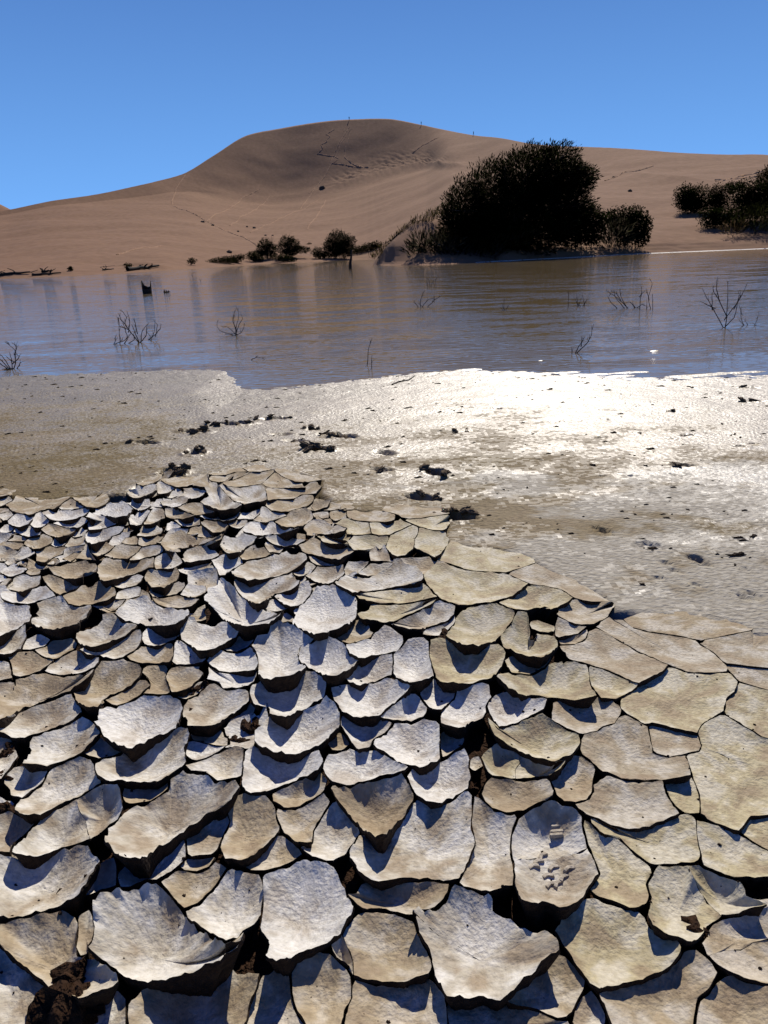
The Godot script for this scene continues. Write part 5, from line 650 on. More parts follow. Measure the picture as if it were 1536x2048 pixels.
func set_materials():
	# grain of drying clay: fine leathery bumps
	var grain := tex(noise_image(1024, 0.035, 4, 3))
	var speck := tex(ramp_image(noise_image(1024, 0.022, 5, 8), Color(0.74, 0.72, 0.68), Color(1, 1, 1), 0.8))
	var m: StandardMaterial3D
	for k in 2:
		m = mat(["clay", "clay_smooth"][k], Color.WHITE, [0.70, 0.56][k], true, [0.25, 0.34][k])  # the second clay is smoother and goes on the whitest plates
		m.albedo_texture = speck
		world_tri(m, Vector3(1.9, 1.9, 1.9))
		bump(m, grain, 0.32)
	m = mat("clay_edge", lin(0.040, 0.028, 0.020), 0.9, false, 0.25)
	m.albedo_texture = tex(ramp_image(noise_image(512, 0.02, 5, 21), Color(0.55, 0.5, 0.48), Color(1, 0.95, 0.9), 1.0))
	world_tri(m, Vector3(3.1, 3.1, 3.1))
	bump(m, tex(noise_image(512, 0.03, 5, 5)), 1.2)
	mat("torn", lin(0.075, 0.055, 0.036), 0.9, false, 0.2)
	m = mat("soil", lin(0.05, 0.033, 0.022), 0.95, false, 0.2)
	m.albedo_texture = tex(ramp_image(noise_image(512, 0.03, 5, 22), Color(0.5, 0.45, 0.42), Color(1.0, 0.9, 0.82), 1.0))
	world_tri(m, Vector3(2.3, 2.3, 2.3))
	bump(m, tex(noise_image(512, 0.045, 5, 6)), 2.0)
	# wet mud sheet
	var mud_alb := tex(ramp_image(noise_image(1024, 0.035, 5, 31), Color(0.68, 0.65, 0.60), Color(1, 1, 1), 0.8))
	var mud_h := tex(noise_image(1024, 0.04, 5, 32))
	# four degrees of dampness: the wetter, the smoother
	for k in 4:
		m = mat("mud_%d" % k, Color.WHITE, [0.45, 0.54, 0.64, 0.76][k], true, [0.85, 0.65, 0.45, 0.3][k])
		m.albedo_texture = mud_alb
		world_tri(m, Vector3(0.55, 0.55, 0.8))
		bump(m, mud_h, [0.5, 0.55, 0.7, 0.9][k])
	# sand
	m = mat("sand", Color.WHITE, 0.95, true, 0.2)
	m.albedo_texture = tex(ramp_image(noise_image(1024, 0.012, 5, 41), Color(0.84, 0.82, 0.80), Color(1, 1, 1), 1.0))
	world_tri(m, Vector3(0.035, 0.035, 0.035))
	bump(m, tex(noise_image(1024, 0.02, 5, 42)), 3.0)
	mat("track", lin(0.24, 0.145, 0.09), 0.95, false, 0.2)
	mat("floor", lin(0.30, 0.20, 0.13), 0.95, false, 0.2)
	# murky water: silt brown body under a mirror skin with ripples
	m = mat("water", lin(0.15, 0.111, 0.058), 0.03, false, 0.40)
	m.heightmap_enabled = true
	world_tri(m, Vector3(0.055, 1.0, 0.16))
	bump(m, tex(water_ripples()), 0.75)
	# plants and wood
	m = mat("leaves", Color.WHITE, 0.75, true, 0.3)
	m.backlight_enabled = true
	m.backlight = Color(0.8, 0.9, 0.45)
	m = mat("grass", Color.WHITE, 0.8, true, 0.3)
	m.backlight_enabled = true
	m.backlight = Color(1.0, 0.95, 0.6)
	mat("bark", lin(0.06, 0.045, 0.035), 0.95, false, 0.2)
	mat("twig", lin(0.045, 0.034, 0.028), 0.85, false, 0.3)
	m = mat("old_wood", lin(0.05, 0.042, 0.036), 0.9, false, 0.25)
	m.albedo_texture = tex(ramp_image(noise_image(256, 0.03, 4, 51), Color(0.4, 0.4, 0.4), Color(1, 1, 1), 1.0))
	world_tri(m, Vector3(4, 0.8, 4))
	mat("person", Color.WHITE, 0.8, true, 0.3)

func water_ripples() -> Image:
	# long low wavelets of two lengths, bent and broken by slower noise, stronger in some patches than in others
	var n := 1024
	var warp := noise_image(n, 0.006, 3, 61).get_data()
	var patch := noise_image(n, 0.004, 2, 62).get_data()
	var fine := noise_image(n, 0.05, 2, 63).get_data()
	var out := PackedByteArray()
	out.resize(n * n)
	for j in n:
		for i in n:
			var k := j * n + i
			var w := warp[k] / 255.0 - 0.5
			var a := clampf(patch[k] / 255.0 * 1.6 - 0.3, 0.15, 1.0)
			var y := sin(TAU * (34.0 * j / n + 5.0 * i / n + 5.0 * w)) * 0.26 + sin(TAU * (53.0 * j / n - 9.0 * i / n - 6.0 * w + 0.3)) * 0.13
			y = y * a + (fine[k] / 255.0 - 0.5) * 0.30
			out[k] = int(clampf(0.5 + y, 0.0, 1.0) * 255.0)
	return Image.create_from_data(n, n, false, Image.FORMAT_L8, out)

# ------------------------------------------------------------------ terrain
func build_floor():
	var p := PlaneMesh.new()
	p.size = Vector2(5000, 5000)
	var o := put(p, "ground", mats.floor)
	o.position.y = -4.5
	tag(o, "", "", "", "structure")

func spline(a: float, b: float, c: float, d: float, t: float) -> float:
	return 0.5 * (2.0 * b + (c - a) * t + (2.0 * a - 5.0 * b + 4.0 * c - d) * t * t + (3.0 * b - a - 3.0 * c + d) * t * t * t)

func dune_profile(az: float) -> PackedFloat32Array:
	if dune_az.is_empty():
		for r in DUNE: dune_az.append(atan2(r[0], -r[1]))
	var i := 0
	while i < dune_az.size() - 2 and az > dune_az[i + 1]: i += 1
	var t: float = clampf((az - dune_az[i]) / (dune_az[i + 1] - dune_az[i]), 0.0, 1.0)
	var last := DUNE.size() - 1
	var a: Array = DUNE[maxi(i - 1, 0)]
	var b: Array = DUNE[i]
	var c: Array = DUNE[i + 1]
	var d: Array = DUNE[mini(i + 2, last)]
	var out := PackedFloat32Array()
	for k in range(2, 12): out.append(spline(a[k], b[k], c[k], d[k], t))
	return out

func sand_height(x: float, z: float, p: PackedFloat32Array) -> float:
	var d := sqrt(x * x + z * z)
	var h := 0.0
	if d < p[0]: h = p[1] - (p[0] - d) * 0.12
	elif d < p[2]: h = lerpf(p[1], p[3], (d - p[0]) / (p[2] - p[0]))
	elif d < p[6]:
		var t := (d - p[2]) / (p[6] - p[2])
		var tm := (p[4] - p[2]) / (p[6] - p[2])
		h = lerpf(p[3], p[7], t) + (p[5] - lerpf(p[3], p[7], tm)) * t * (1.0 - t) / (tm * (1.0 - tm))
	elif d < p[8]:
		h = lerpf(p[7], p[9], (d - p[6]) / (p[8] - p[6]))
	else: h = p[9] - (d - p[8]) * 0.28
	# the foot of the slip face is rounded
	var foot := absf(d - p[6])
	if foot < 16.0: h += 0.011 * (16.0 - foot) * (16.0 - foot) * clampf((p[9] - p[7]) / 40.0, 0.0, 1.0)
	var wl := p[0]
	var az := atan2(x, -z)
	if az > SPIT[0].x - 0.03 and az < SPIT[SPIT.size() - 1].x + 0.05 and d < 130.0:
		var sp := spit_waterline(az)
		wl = minf(wl, sp)
		h = maxf(h, spit_height(az, d, sp))
	for m in MOUNDS:
		var ex: float = (x - m[0]) / m[3]
		var ez: float = (z - m[1]) / m[4]
		var q := ex * ex + ez * ez
		if q < 9.0: h += m[2] * exp(-q) * smoothstep(0.0, 5.0, d - wl)
	# uneven sand: nothing at the water and at the crest
	var far := clampf((d - wl) / 30.0, 0.0, 1.0)
	var crest := clampf((p[8] - d) / 25.0, 0.0, 1.0) if d < p[8] else 0.0
	h += n_big.get_noise_2d(x * 0.05, z * 0.07) * 1.0 * far * crest
	h += n_big.get_noise_2d(x * 0.5 + 70.0, z * 0.7) * 0.04 * clampf((d - wl) / 4.0, 0.0, 1.0)
	var slump := exp(-pow((d - p[6] - 6.0) / 10.0, 2.0)) * clampf((x + 28.0) / 16.0, 0.0, 1.0) * clampf((40.0 - x) / 16.0, 0.0, 1.0) if d > 200.0 else 0.0
	if slump > 0.02: h += slump * 0.7 * n_big.get_noise_2d(x * 1.6, z * 0.9)
	# eroded steps above the water on the near bank
	var near := clampf(1.0 - (d - wl - 5.0) / 4.0, 0.0, 1.0) * clampf((x + 6.0) / 4.0, 0.0, 1.0)
	if near > 0.0 and d > wl:
		var s := 0.17
		var hh := h + n_big.get_noise_2d(x * 1.5, z * 1.5) * 0.06
		var st := (floorf(hh / s) + smoothstep(0.55, 0.95, hh / s - floorf(hh / s))) * s
		h = lerpf(h, st, 0.75 * near)
	return h

func spit_waterline(az: float) -> float:
	for i in SPIT.size() - 1:
		if az < SPIT[i + 1].x: return lerpf(SPIT[i].y, SPIT[i + 1].y, clampf((az - SPIT[i].x) / (SPIT[i + 1].x - SPIT[i].x), 0.0, 1.0))
	return SPIT[SPIT.size() - 1].y

func spit_height(az: float, d: float, wl: float) -> float:
	var a0: float = SPIT[0].x
	var a1: float = SPIT[SPIT.size() - 1].x
	var k := smoothstep(a0 - 0.012, a0 + 0.03, az)
	var e := 1.0 - smoothstep(a1 - 0.01, a1 + 0.05, az)
	var h := WATER + (0.25 + 0.75 * k) * smoothstep(0.0, 6.0, d - wl) - 0.9 * (1.0 - smoothstep(a0 - 0.012, a0 + 0.004, az)) - 0.25 * (1.0 - smoothstep(-3.0, 0.0, d - wl))
	h -= 1.6 * smoothstep(104.0, 122.0, d)
	return h * e - 9.0 * (1.0 - e)

func ground_at(x: float, z: float) -> float:
	return sand_height(x, z, dune_profile(atan2(x, -z)))

func build_dune():
	dune_profile(0.0)
	var az := PackedFloat32Array()
	for i in dune_az.size() - 1:
		var n := int(ceil((dune_az[i + 1] - dune_az[i]) / 0.0021))
		if i < 2 or i > 26: n = int(ceil(n / 3.0))
		for k in n: az.append(lerpf(dune_az[i], dune_az[i + 1], k / float(n)))
	az.append(dune_az[dune_az.size() - 1])
	var w := az.size()
	var v := PackedVector3Array()
	var c := PackedColorArray()
	var rows := []
	for k in 3: rows.append([0, k / 3.0])
	for k in 26: rows.append([1, k / 26.0])
	for k in 110: rows.append([2, k / 110.0])
	for k in 50: rows.append([3, k / 50.0])
	for k in 9: rows.append([4, k / 8.0])
	var h := rows.size()
	var cols := []
	for a in az: cols.append(dune_profile(a))
	for r in rows:
		for i in w:
			var p: PackedFloat32Array = cols[i]
			var d := 0.0
			var t: float = r[1]
			match r[0]:
				0: d = p[0] - 8.0 + 8.0 * t
				1: d = lerpf(p[0], p[2] + 6.0, t)
				2: d = lerpf(p[2] + 6.0, p[6], pow(t, 1.35))
				3: d = lerpf(p[6], p[8], t)
				4: d = p[8] + 200.0 * t * t
			var x := sin(az[i]) * d
			var z := -cos(az[i]) * d
			var y := sand_height(x, z, p)
			v.append(Vector3(x, y, z))
			var s := n_big.get_noise_2d(x * 0.06, z * 0.2) * 0.5 + n_big.get_noise_2d(x * 0.6, z * 0.9) * 0.25
			var col := Color(0.196, 0.114, 0.069).lerp(Color(0.226, 0.134, 0.082), clampf(0.5 + s, 0.0, 1.0))
			c.append(col)
	var o := put(surface(v, grid_index(w, h), c), "dune", mats.sand)
	tag(o, "", "", "", "structure")
	# sand spit in front of the dune: the bank that carries the big tree
	var pv := PackedVector3Array()
	var pc := PackedColorArray()
	var na := 190
	var nd := 90
	for j in nd:
		for i in na:
			var a := lerpf(SPIT[0].x - 0.02, SPIT[SPIT.size() - 1].x + 0.045, i / float(na - 1))
			var d := lerpf(spit_waterline(a) - 1.5, 126.0, pow(j / float(nd - 1), 1.4))
			var y := ground_at(sin(a) * d, -cos(a) * d)
			y += 0.012
			pv.append(Vector3(sin(a) * d, y, -cos(a) * d))
			pc.append(Color(0.212, 0.125, 0.076))
	var spo := put(surface(pv, grid_index(na, nd), pc), "sand_bank", mats.sand)
	tag(spo, "", "", "", "structure")
	# foot tracks: low churned ridges lying on the sand
	var rng := RandomNumberGenerator.new()
	rng.seed = 5
	for tr in TRACKS:
		if tr.size() < 2: continue
		var tv := PackedVector3Array()
		var pts := PackedVector2Array()
		for i in tr.size() - 1:
			var n := int(ceil(tr[i].distance_to(tr[i + 1]) / 0.7))
			for k in n: pts.append(tr[i].lerp(tr[i + 1], k / float(n)))
		pts.append(tr[tr.size() - 1])
		for i in pts.size():
			var dir := (pts[mini(i + 1, pts.size() - 1)] - pts[maxi(i - 1, 0)]).normalized()
			var side := Vector2(-dir.y, dir.x)
			var ww := rng.randf_range(0.14, 0.34)
			for k in 5:
				var q := pts[i] + side * ww * (k - 2) * 0.5 + Vector2(rng.randf_range(-0.08, 0.08), rng.randf_range(-0.08, 0.08))
				var up: float = [-0.06, 0.12, 0.02, 0.13, -0.06][k] + (rng.randf_range(-0.05, 0.10) if k % 4 != 0 else 0.0)
				tv.append(Vector3(q.x, ground_at(q.x, q.y) + up, q.y))
		put(surface(tv, grid_index(5, pts.size())), "foot_track", mats.sand_plain if mats.has("sand_plain") else mats.track, o)
	# low heaps of slumped sand and bits of scrub on the slope
	for b in DUNE_BUSHES:
		var st := lump_mesh((Vector3(1.4, 0.9, 1.2) if b == DUNE_BUSHES[0] else Vector3(0.5, 0.35, 0.5) * rng.randf_range(0.6, 1.2)), 0.4, rng.randi())
		var q := put(st, "scrub_tuft", mats.bark)
		q.position = Vector3(b[0], ground_at(b[0], b[1]) + 0.1, b[1])
		var lb := "tiny dark scrub tuft on the left dune slope above the far trees"
		if b == DUNE_BUSHES[0]: lb = "largest dark scrub tuft, at the foot of the shaded dune face"
		elif b == DUNE_BUSHES[9]: lb = "tiny scrub tuft on the right slope just beside the big tree"
		elif b == DUNE_BUSHES[10]: lb = "tiny scrub tuft on the right slope, lower and farther from the big tree"
		tag(q, lb, "scrub", "scrub tufts dotted on the dune slope")
	# thin pale ribbon along the bank: sun glint at the waterline, painted in
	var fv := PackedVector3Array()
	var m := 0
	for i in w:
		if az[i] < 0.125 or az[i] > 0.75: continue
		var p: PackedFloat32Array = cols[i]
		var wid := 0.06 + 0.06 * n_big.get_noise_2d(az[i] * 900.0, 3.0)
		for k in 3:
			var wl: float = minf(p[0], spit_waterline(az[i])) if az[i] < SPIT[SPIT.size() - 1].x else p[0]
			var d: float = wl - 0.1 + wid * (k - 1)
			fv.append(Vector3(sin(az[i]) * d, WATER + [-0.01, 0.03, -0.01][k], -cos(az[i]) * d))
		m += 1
	mat("painted_glint", lin(0.55, 0.53, 0.49), 0.7)
	var fo := put(surface(fv, grid_index(3, m)), "glint_line", mats.painted_glint, o)

func build_far_dune():
	var v := PackedVector3Array()
	var c := PackedColorArray()
	var w := 60
	var h := 24
	for j in h:
		for i in w:
			var x := -640.0 + 460.0 * i / (w - 1)
			var z := -560.0 - 260.0 * j / (h - 1)
			var u := (x + 385.0) / 130.0
			var k := (z + 690.0) / 130.0
			var y := 79.0 * exp(-u * u) * maxf(0.0, 1.0 - absf(k)) - 3.0 + 3.0 * n_big.get_noise_2d(x * 0.03, z * 0.03)
			v.append(Vector3(x, y, z))
			c.append(Color(0.212, 0.125, 0.076))
	var o := put(surface(v, grid_index(w, h), c), "far_dune", mats.sand)
	# rows run away from the viewer here, as in the near dune
	tag(o, "", "", "", "structure")

func build_water():
	var p := PlaneMesh.new()
	p.size = Vector2(420, 190)
	var o := put(p, "lake_water", mats.water)
	o.position = Vector3(0, WATER, -100)
	tag(o, "", "", "", "structure")

# ------------------------------------------------------------------ mud
func shore_z(x: float) -> float:
	for i in SHORE.size() - 1:
		if x < SHORE[i + 1].x or i == SHORE.size() - 2:
			var t: float = clampf((x - SHORE[i].x) / (SHORE[i + 1].x - SHORE[i].x), 0.0, 1.0)
			return lerpf(SHORE[i].y, SHORE[i + 1].y, t)
	return -10.0

func crack_distance(x: float, z: float) -> float:
	# distance to the edge of the cracked ground, negative inside it
	var best := 1e9
	var ins := false
	var n := CRACK_EDGE.size()
	for i in n:
		var a: Vector2 = CRACK_EDGE[i]
		var b: Vector2 = CRACK_EDGE[(i + 1) % n]
		var e := b - a
		var wv := Vector2(x - a.x, z - a.y)
		var t := clampf(wv.dot(e) / e.length_squared(), 0.0, 1.0)
		best = minf(best, (wv - e * t).length_squared())
		if (a.y > z) != (b.y > z) and x < (b.x - a.x) * (z - a.y) / (b.y - a.y) + a.x: ins = not ins
	return -sqrt(best) if ins else sqrt(best)

func mud_height(x: float, z: float) -> float:
	var d := z - shore_z(x)   # metres from the water
	d += 0.10 * n_mid.get_noise_2d(x * 0.8, z * 0.8)
	var h := 0.0
	if d < 2.0: h = WATER * (1.0 - d / 2.0) if d > 0.0 else WATER + d * 0.06
	if d < 0.3:
		for s in ISLETS:
			var ex: float = (x - s[0]) / s[2]
			var ez: float = (z - s[1]) / s[3]
			var q := ex * ex + ez * ez
			if q < 6.0: h = lerpf(h, WATER + 0.007, exp(-q * q))
	h += 0.006 * n_mid.get_noise_2d(x * 0.7, z * 0.7)
	var wet := clampf(1.0 - (d - 0.2) / 3.0, 0.15, 1.0)
	h += 0.0065 * wet * n_fine.get_noise_2d(x * 0.45, z * 0.8) + 0.002 * n_fine.get_noise_2d(x * 1.1 + 9.0, z * 1.1)
	return h

func print_relief(x: float, z: float) -> float:
	var h := 0.0
	for p in PRINTS:
		var dx: float = x - p[0]
		var dz: float = z - p[1]
		if absf(dx) > 0.4 or absf(dz) > 0.4: continue
		var s := sin(p[4])
		var c := cos(p[4])
		var a: float = (dx * s + dz * c) / (p[2] * 0.5)
		var b: float = (dx * c - dz * s) / (p[3] * 0.5)
		var r := sqrt(a * a + b * b) + 0.25 * n_fine.get_noise_2d(x * 1.3, z * 1.3)
		if r > 2.0: continue
		h -= p[5] * 1.4 * (1.0 - smoothstep(0.65, 1.0, r))
		h += p[5] * 0.45 * exp(-pow((r - 1.15) / 0.22, 2.0)) * (0.4 + 1.2 * absf(n_fine.get_noise_2d(x + 31.0, z)))
	return h

func build_mud():
	var xs := PackedFloat32Array()
	var zs := PackedFloat32Array()
	var z := 1.0
	while z > -15.5:
		zs.append(z)
		z -= clampf(absf(z) * 0.005, 0.02, 0.045)
	var x := -9.5
	while x < 9.5:
		xs.append(x)
		x += 0.026
	var w := xs.size()
	var h := zs.size()
	var v := PackedVector3Array()
	var c := PackedColorArray()
	var sv := PackedVector3Array()
	var skip := PackedByteArray()
	var sskip := PackedByteArray()
	v.resize(w * h)
	c.resize(w * h)
	sv.resize(w * h)
	skip.resize(w * h)
	sskip.resize(w * h)
	var tan_ := Color(0.195, 0.150, 0.084)
	var pale := Color(0.33, 0.312, 0.265)
	var olive := Color(0.150, 0.111, 0.047)
	for j in h:
		var zz := zs[j]
		var half := 0.66 * maxf(-zz, 0.0) + 1.6
		for i in w:
			var k := j * w + i
			var xx := xs[i]
			if absf(xx) > half + 0.1:
				skip[k] = 1
				sskip[k] = 1
				continue
			var sd := crack_distance(xx, zz) if zz > -6.6 else 1.0
			var y := mud_height(xx, zz)
			if sd > -0.14:
				if sd < 0.0: y = lerpf(y, -0.10, smoothstep(0.0, 0.11, -sd))
				else: y += print_relief(xx, zz)
			else: skip[k] = 1
			v[k] = Vector3(xx, y, zz)
			if sd > 0.05: sskip[k] = 1
			else:
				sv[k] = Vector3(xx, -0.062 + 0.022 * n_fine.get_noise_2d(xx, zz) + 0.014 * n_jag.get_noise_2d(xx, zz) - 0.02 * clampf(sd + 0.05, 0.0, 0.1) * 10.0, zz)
			# dried crust in pale patches with ragged edges, damp olive mud elsewhere
			var crust := n_mid.get_noise_2d(xx * 0.30 + 4.0, zz * 0.42) + 0.45 * n_mid.get_noise_2d(xx * 1.3, zz * 1.3) + 0.25 * n_fine.get_noise_2d(xx, zz)
			crust += clampf(0.16 * xx - 0.12, -0.55, 0.40) - 2.2 * clampf((-zz - 5.0) / 1.6, 0.0, 1.0) + 0.45 * clampf((xx - 0.4) / 0.5, 0.0, 1.0) * clampf((zz + 4.4) / 0.8, 0.0, 1.0)
			var damp := n_mid.get_noise_2d(xx * 0.22 + 40.0, zz * 0.3)
			var col := tan_.lerp(olive, clampf(0.5 + damp * 1.2 - xx * 0.10, 0.0, 1.0))
			col = col.lerp(pale, smoothstep(-0.05, 0.40, crust))
			c[k] = col
	var damp_rng := RandomNumberGenerator.new()
	damp_rng.seed = 55
	var degree := PackedByteArray()
	degree.resize(w * h)
	for k in w * h:
		if skip[k] == 1: continue
		var q := v[k]
		var dry := (q.z - shore_z(q.x)) / 5.0 - 0.03 * q.x + 0.45 * n_mid.get_noise_2d(q.x * 0.35, q.z * 0.6) + 0.25 * n_fine.get_noise_2d(q.x * 0.4, q.z * 0.6) + damp_rng.randf_range(-0.16, 0.16)
		degree[k] = 0 if dry < 0.62 else (1 if dry < 0.85 else (2 if dry < 1.1 else 3))
	var sheet: ArrayMesh = null
	var nrm := PackedVector3Array()
	nrm.resize(w * h)
	for j in range(1, h - 1):
		for i in range(1, w - 1):
			var k := j * w + i
			if skip[k] == 0: nrm[k] = (v[k - w] - v[k + w]).cross(v[k + 1] - v[k - 1]).normalized() if skip[k + 1] + skip[k - 1] + skip[k + w] + skip[k - w] == 0 else Vector3.UP
	for q in 4:
		var sk := skip.duplicate()
		for k in w * h:
			if degree[k] != q: sk[k] = 1
		sheet = surface(v, grid_index(w, h, sk), c, PackedVector2Array(), sheet, nrm)
		sheet.surface_set_material(q, mats["mud_%d" % q])
	var o := put(sheet, "mud_flat", null)
	tag(o, "", "", "", "structure")
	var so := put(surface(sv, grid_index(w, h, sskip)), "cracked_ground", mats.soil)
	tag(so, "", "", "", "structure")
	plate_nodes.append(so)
	var rng := RandomNumberGenerator.new()
	rng.seed = 9
	for p in PRINTS:
		for k in p[6] * 2:
			var a := rng.randf() * TAU
			var r: float = rng.randf_range(0.35, 0.6)
			var lx: float = p[0] + sin(p[4]) * cos(a) * p[2] * r + cos(p[4]) * sin(a) * p[3] * r
			var lz: float = p[1] + cos(p[4]) * cos(a) * p[2] * r - sin(p[4]) * sin(a) * p[3] * r
			var s := rng.randf_range(0.014, 0.034)
			var q := put(lump_mesh(Vector3(s * rng.randf_range(1.2, 2.2), s * rng.randf_range(0.3, 0.7), s * 0.8), 0.75, rng.randi()), "torn_mud", mats.torn, o)
			q.position = Vector3(lx, mud_height(lx, lz) + print_relief(lx, lz) + s * 0.3, lz)
			q.rotation = Vector3(rng.randf_range(-0.4, 0.4), rng.randf() * TAU, rng.randf_range(-0.4, 0.4))
	# dark bits of litter and small torn crumbs pressed into the wet mud
	var mm := MultiMesh.new()
	mm.transform_format = MultiMesh.TRANSFORM_3D
	mm.mesh = lump_mesh(Vector3(0.020, 0.006, 0.008), 0.8, 17)
	var spots := []
	for k in 2600:
		var lz := rng.randf_range(-11.5, -3.2)
		var lx := rng.randf_range(-0.62, 0.62) * absf(lz) * 1.05
		if lz < shore_z(lx) + 0.1 or crack_distance(lx, lz) < 0.12: continue
		if n_mid.get_noise_2d(lx * 0.6, lz * 0.9) < 0.05 + rng.randf_range(-0.25, 0.25): continue
		var f := 0.25 + 1.2 * pow(rng.randf(), 3.0)
		spots.append(Transform3D(Basis(Vector3.UP, rng.randfn() * 0.5).scaled(Vector3(f * rng.randf_range(0.7, 1.6), f, f)), Vector3(lx, mud_height(lx, lz) + print_relief(lx, lz) + 0.002, lz)))
	mm.instance_count = spots.size()
	for k in spots.size(): mm.set_instance_transform(k, spots[k])
	var li := MultiMeshInstance3D.new()
	li.name = "litter"
	li.multimesh = mm
	li.material_override = mats.clay_edge
	o.add_child(li, true)
	li.set_meta("kind", "stuff")
	for e in EARTH:
		var n := 5 if e[2] > 0.06 else 3
		for k in n:
			var s: float = e[2] * rng.randf_range(0.4, 0.8)
			var q := put(lump_mesh(Vector3(s, s * 0.8, s), 0.6, rng.randi()), "earth_clod", mats.soil, so)
			q.position = Vector3(e[0] + rng.randf_range(-0.5, 0.5) * e[2], -0.03 + s * 0.5, e[1] + rng.randf_range(-0.5, 0.5) * e[2])
			q.rotation = Vector3(rng.randf() * TAU, rng.randf() * TAU, 0)

func lump_mesh(size: Vector3, rough: float, sd: int) -> ArrayMesh:
	var n := FastNoiseLite.new()
	n.seed = sd % 10000
	n.frequency = 1.1
	n.fractal_octaves = 4
	var v := PackedVector3Array()
	var w := 15
	var h := 9
	for j in h:
		var th := PI * j / (h - 1)
		for i in w:
			var ph := TAU * (i % (w - 1)) / (w - 1)
			var d := Vector3(sin(th) * cos(ph), cos(th), sin(th) * sin(ph))
			var r := 1.0 + rough * n.get_noise_3dv(d * 1.6)* 1.6
			v.append(d * r * size)
	var idx := PackedInt32Array()
	for j in h - 1:
		for i in w - 1:
			var a := j * w + i
			idx.append_array([a, a + 1, a + w, a + 1, a + w + 1, a + w])
	return surface(v, idx)

# ------------------------------------------------------------------ plates of dried mud
const TONE := {"w": Color(0.62, 0.61, 0.575), "g": Color(0.50, 0.465, 0.39), "b": Color(0.385, 0.32, 0.22), "y": Color(0.43, 0.38, 0.245), "p": Color(0.375, 0.325, 0.24), "t": Color(0.33, 0.27, 0.175)}

func build_plates():
	var so: Node = plate_nodes[0]
	var k := 0
	for p in PLATES:
		var pts := PackedVector3Array()
		var a: Array = p[2]
		for i in range(0, a.size(), 3): pts.append(Vector3(a[i], a[i + 1], a[i + 2]) * 0.001)
		var o := put(plate(p[0], p[1] * 0.001, pts, k), "mud_plate", null, so)
		plate_outline.append(pts)
		if Geometry2D.is_point_in_polygon(Vector2(TREAD[0][0], TREAD[0][1]), flat(pts)): tread(o)
		k += 1
	outer_plates(so)
	crumbs(so)

func flat(pts: PackedVector3Array) -> PackedVector2Array:
	var q := PackedVector2Array()
	for p in pts: q.append(Vector2(p.x, p.z))
	return q

func tread(o: MeshInstance3D):
	# blocks pressed by a shoe sole, each standing a few millimetres proud
	var v: PackedVector3Array = o.mesh.surface_get_arrays(0)[Mesh.ARRAY_VERTEX]
	for m in TREAD:
		var best := 1e9
		var y := 0.0
		for q in v:
			var d := Vector2(q.x - m[0], q.z - m[1]).length_squared()
			if d < best:
				best = d
				y = q.y
		var out := PackedVector2Array([Vector2(-0.014, -0.004), Vector2(0, -0.010), Vector2(0.014, -0.004), Vector2(0.014, 0.006), Vector2(0, 0.000), Vector2(-0.014, 0.006)])
		if m[3] == 1: out = PackedVector2Array([Vector2(-0.017, -0.004), Vector2(0, -0.005), Vector2(0.017, -0.004), Vector2(0.017, 0.004), Vector2(0, 0.004), Vector2(-0.017, 0.004)])
		var bv := PackedVector3Array()
		var idx := PackedInt32Array()
		for ring in 3:
			for q in out:
				var r: Vector2 = q * [1.12, 1.0, 0.86][ring]
				bv.append(Vector3(r.x, [-0.004, 0.0045, 0.006][ring], r.y))
		for ring in 2:
			for i in 6:
				var a := ring * 6 + i
				var b := ring * 6 + (i + 1) % 6
				idx.append_array([a, b, a + 6, b, b + 6, a + 6])
		idx.append_array([12, 13, 16, 12, 16, 17, 13, 14, 15, 13, 15, 16])
		var bc := PackedColorArray()
		for q in bv: bc.append(Color(0.42, 0.38, 0.31))
		var b := put(surface(bv, idx, bc), "tread_mark", mats.clay, o)
		b.position = Vector3(m[0], y, m[1])
		b.rotation.y = m[2]

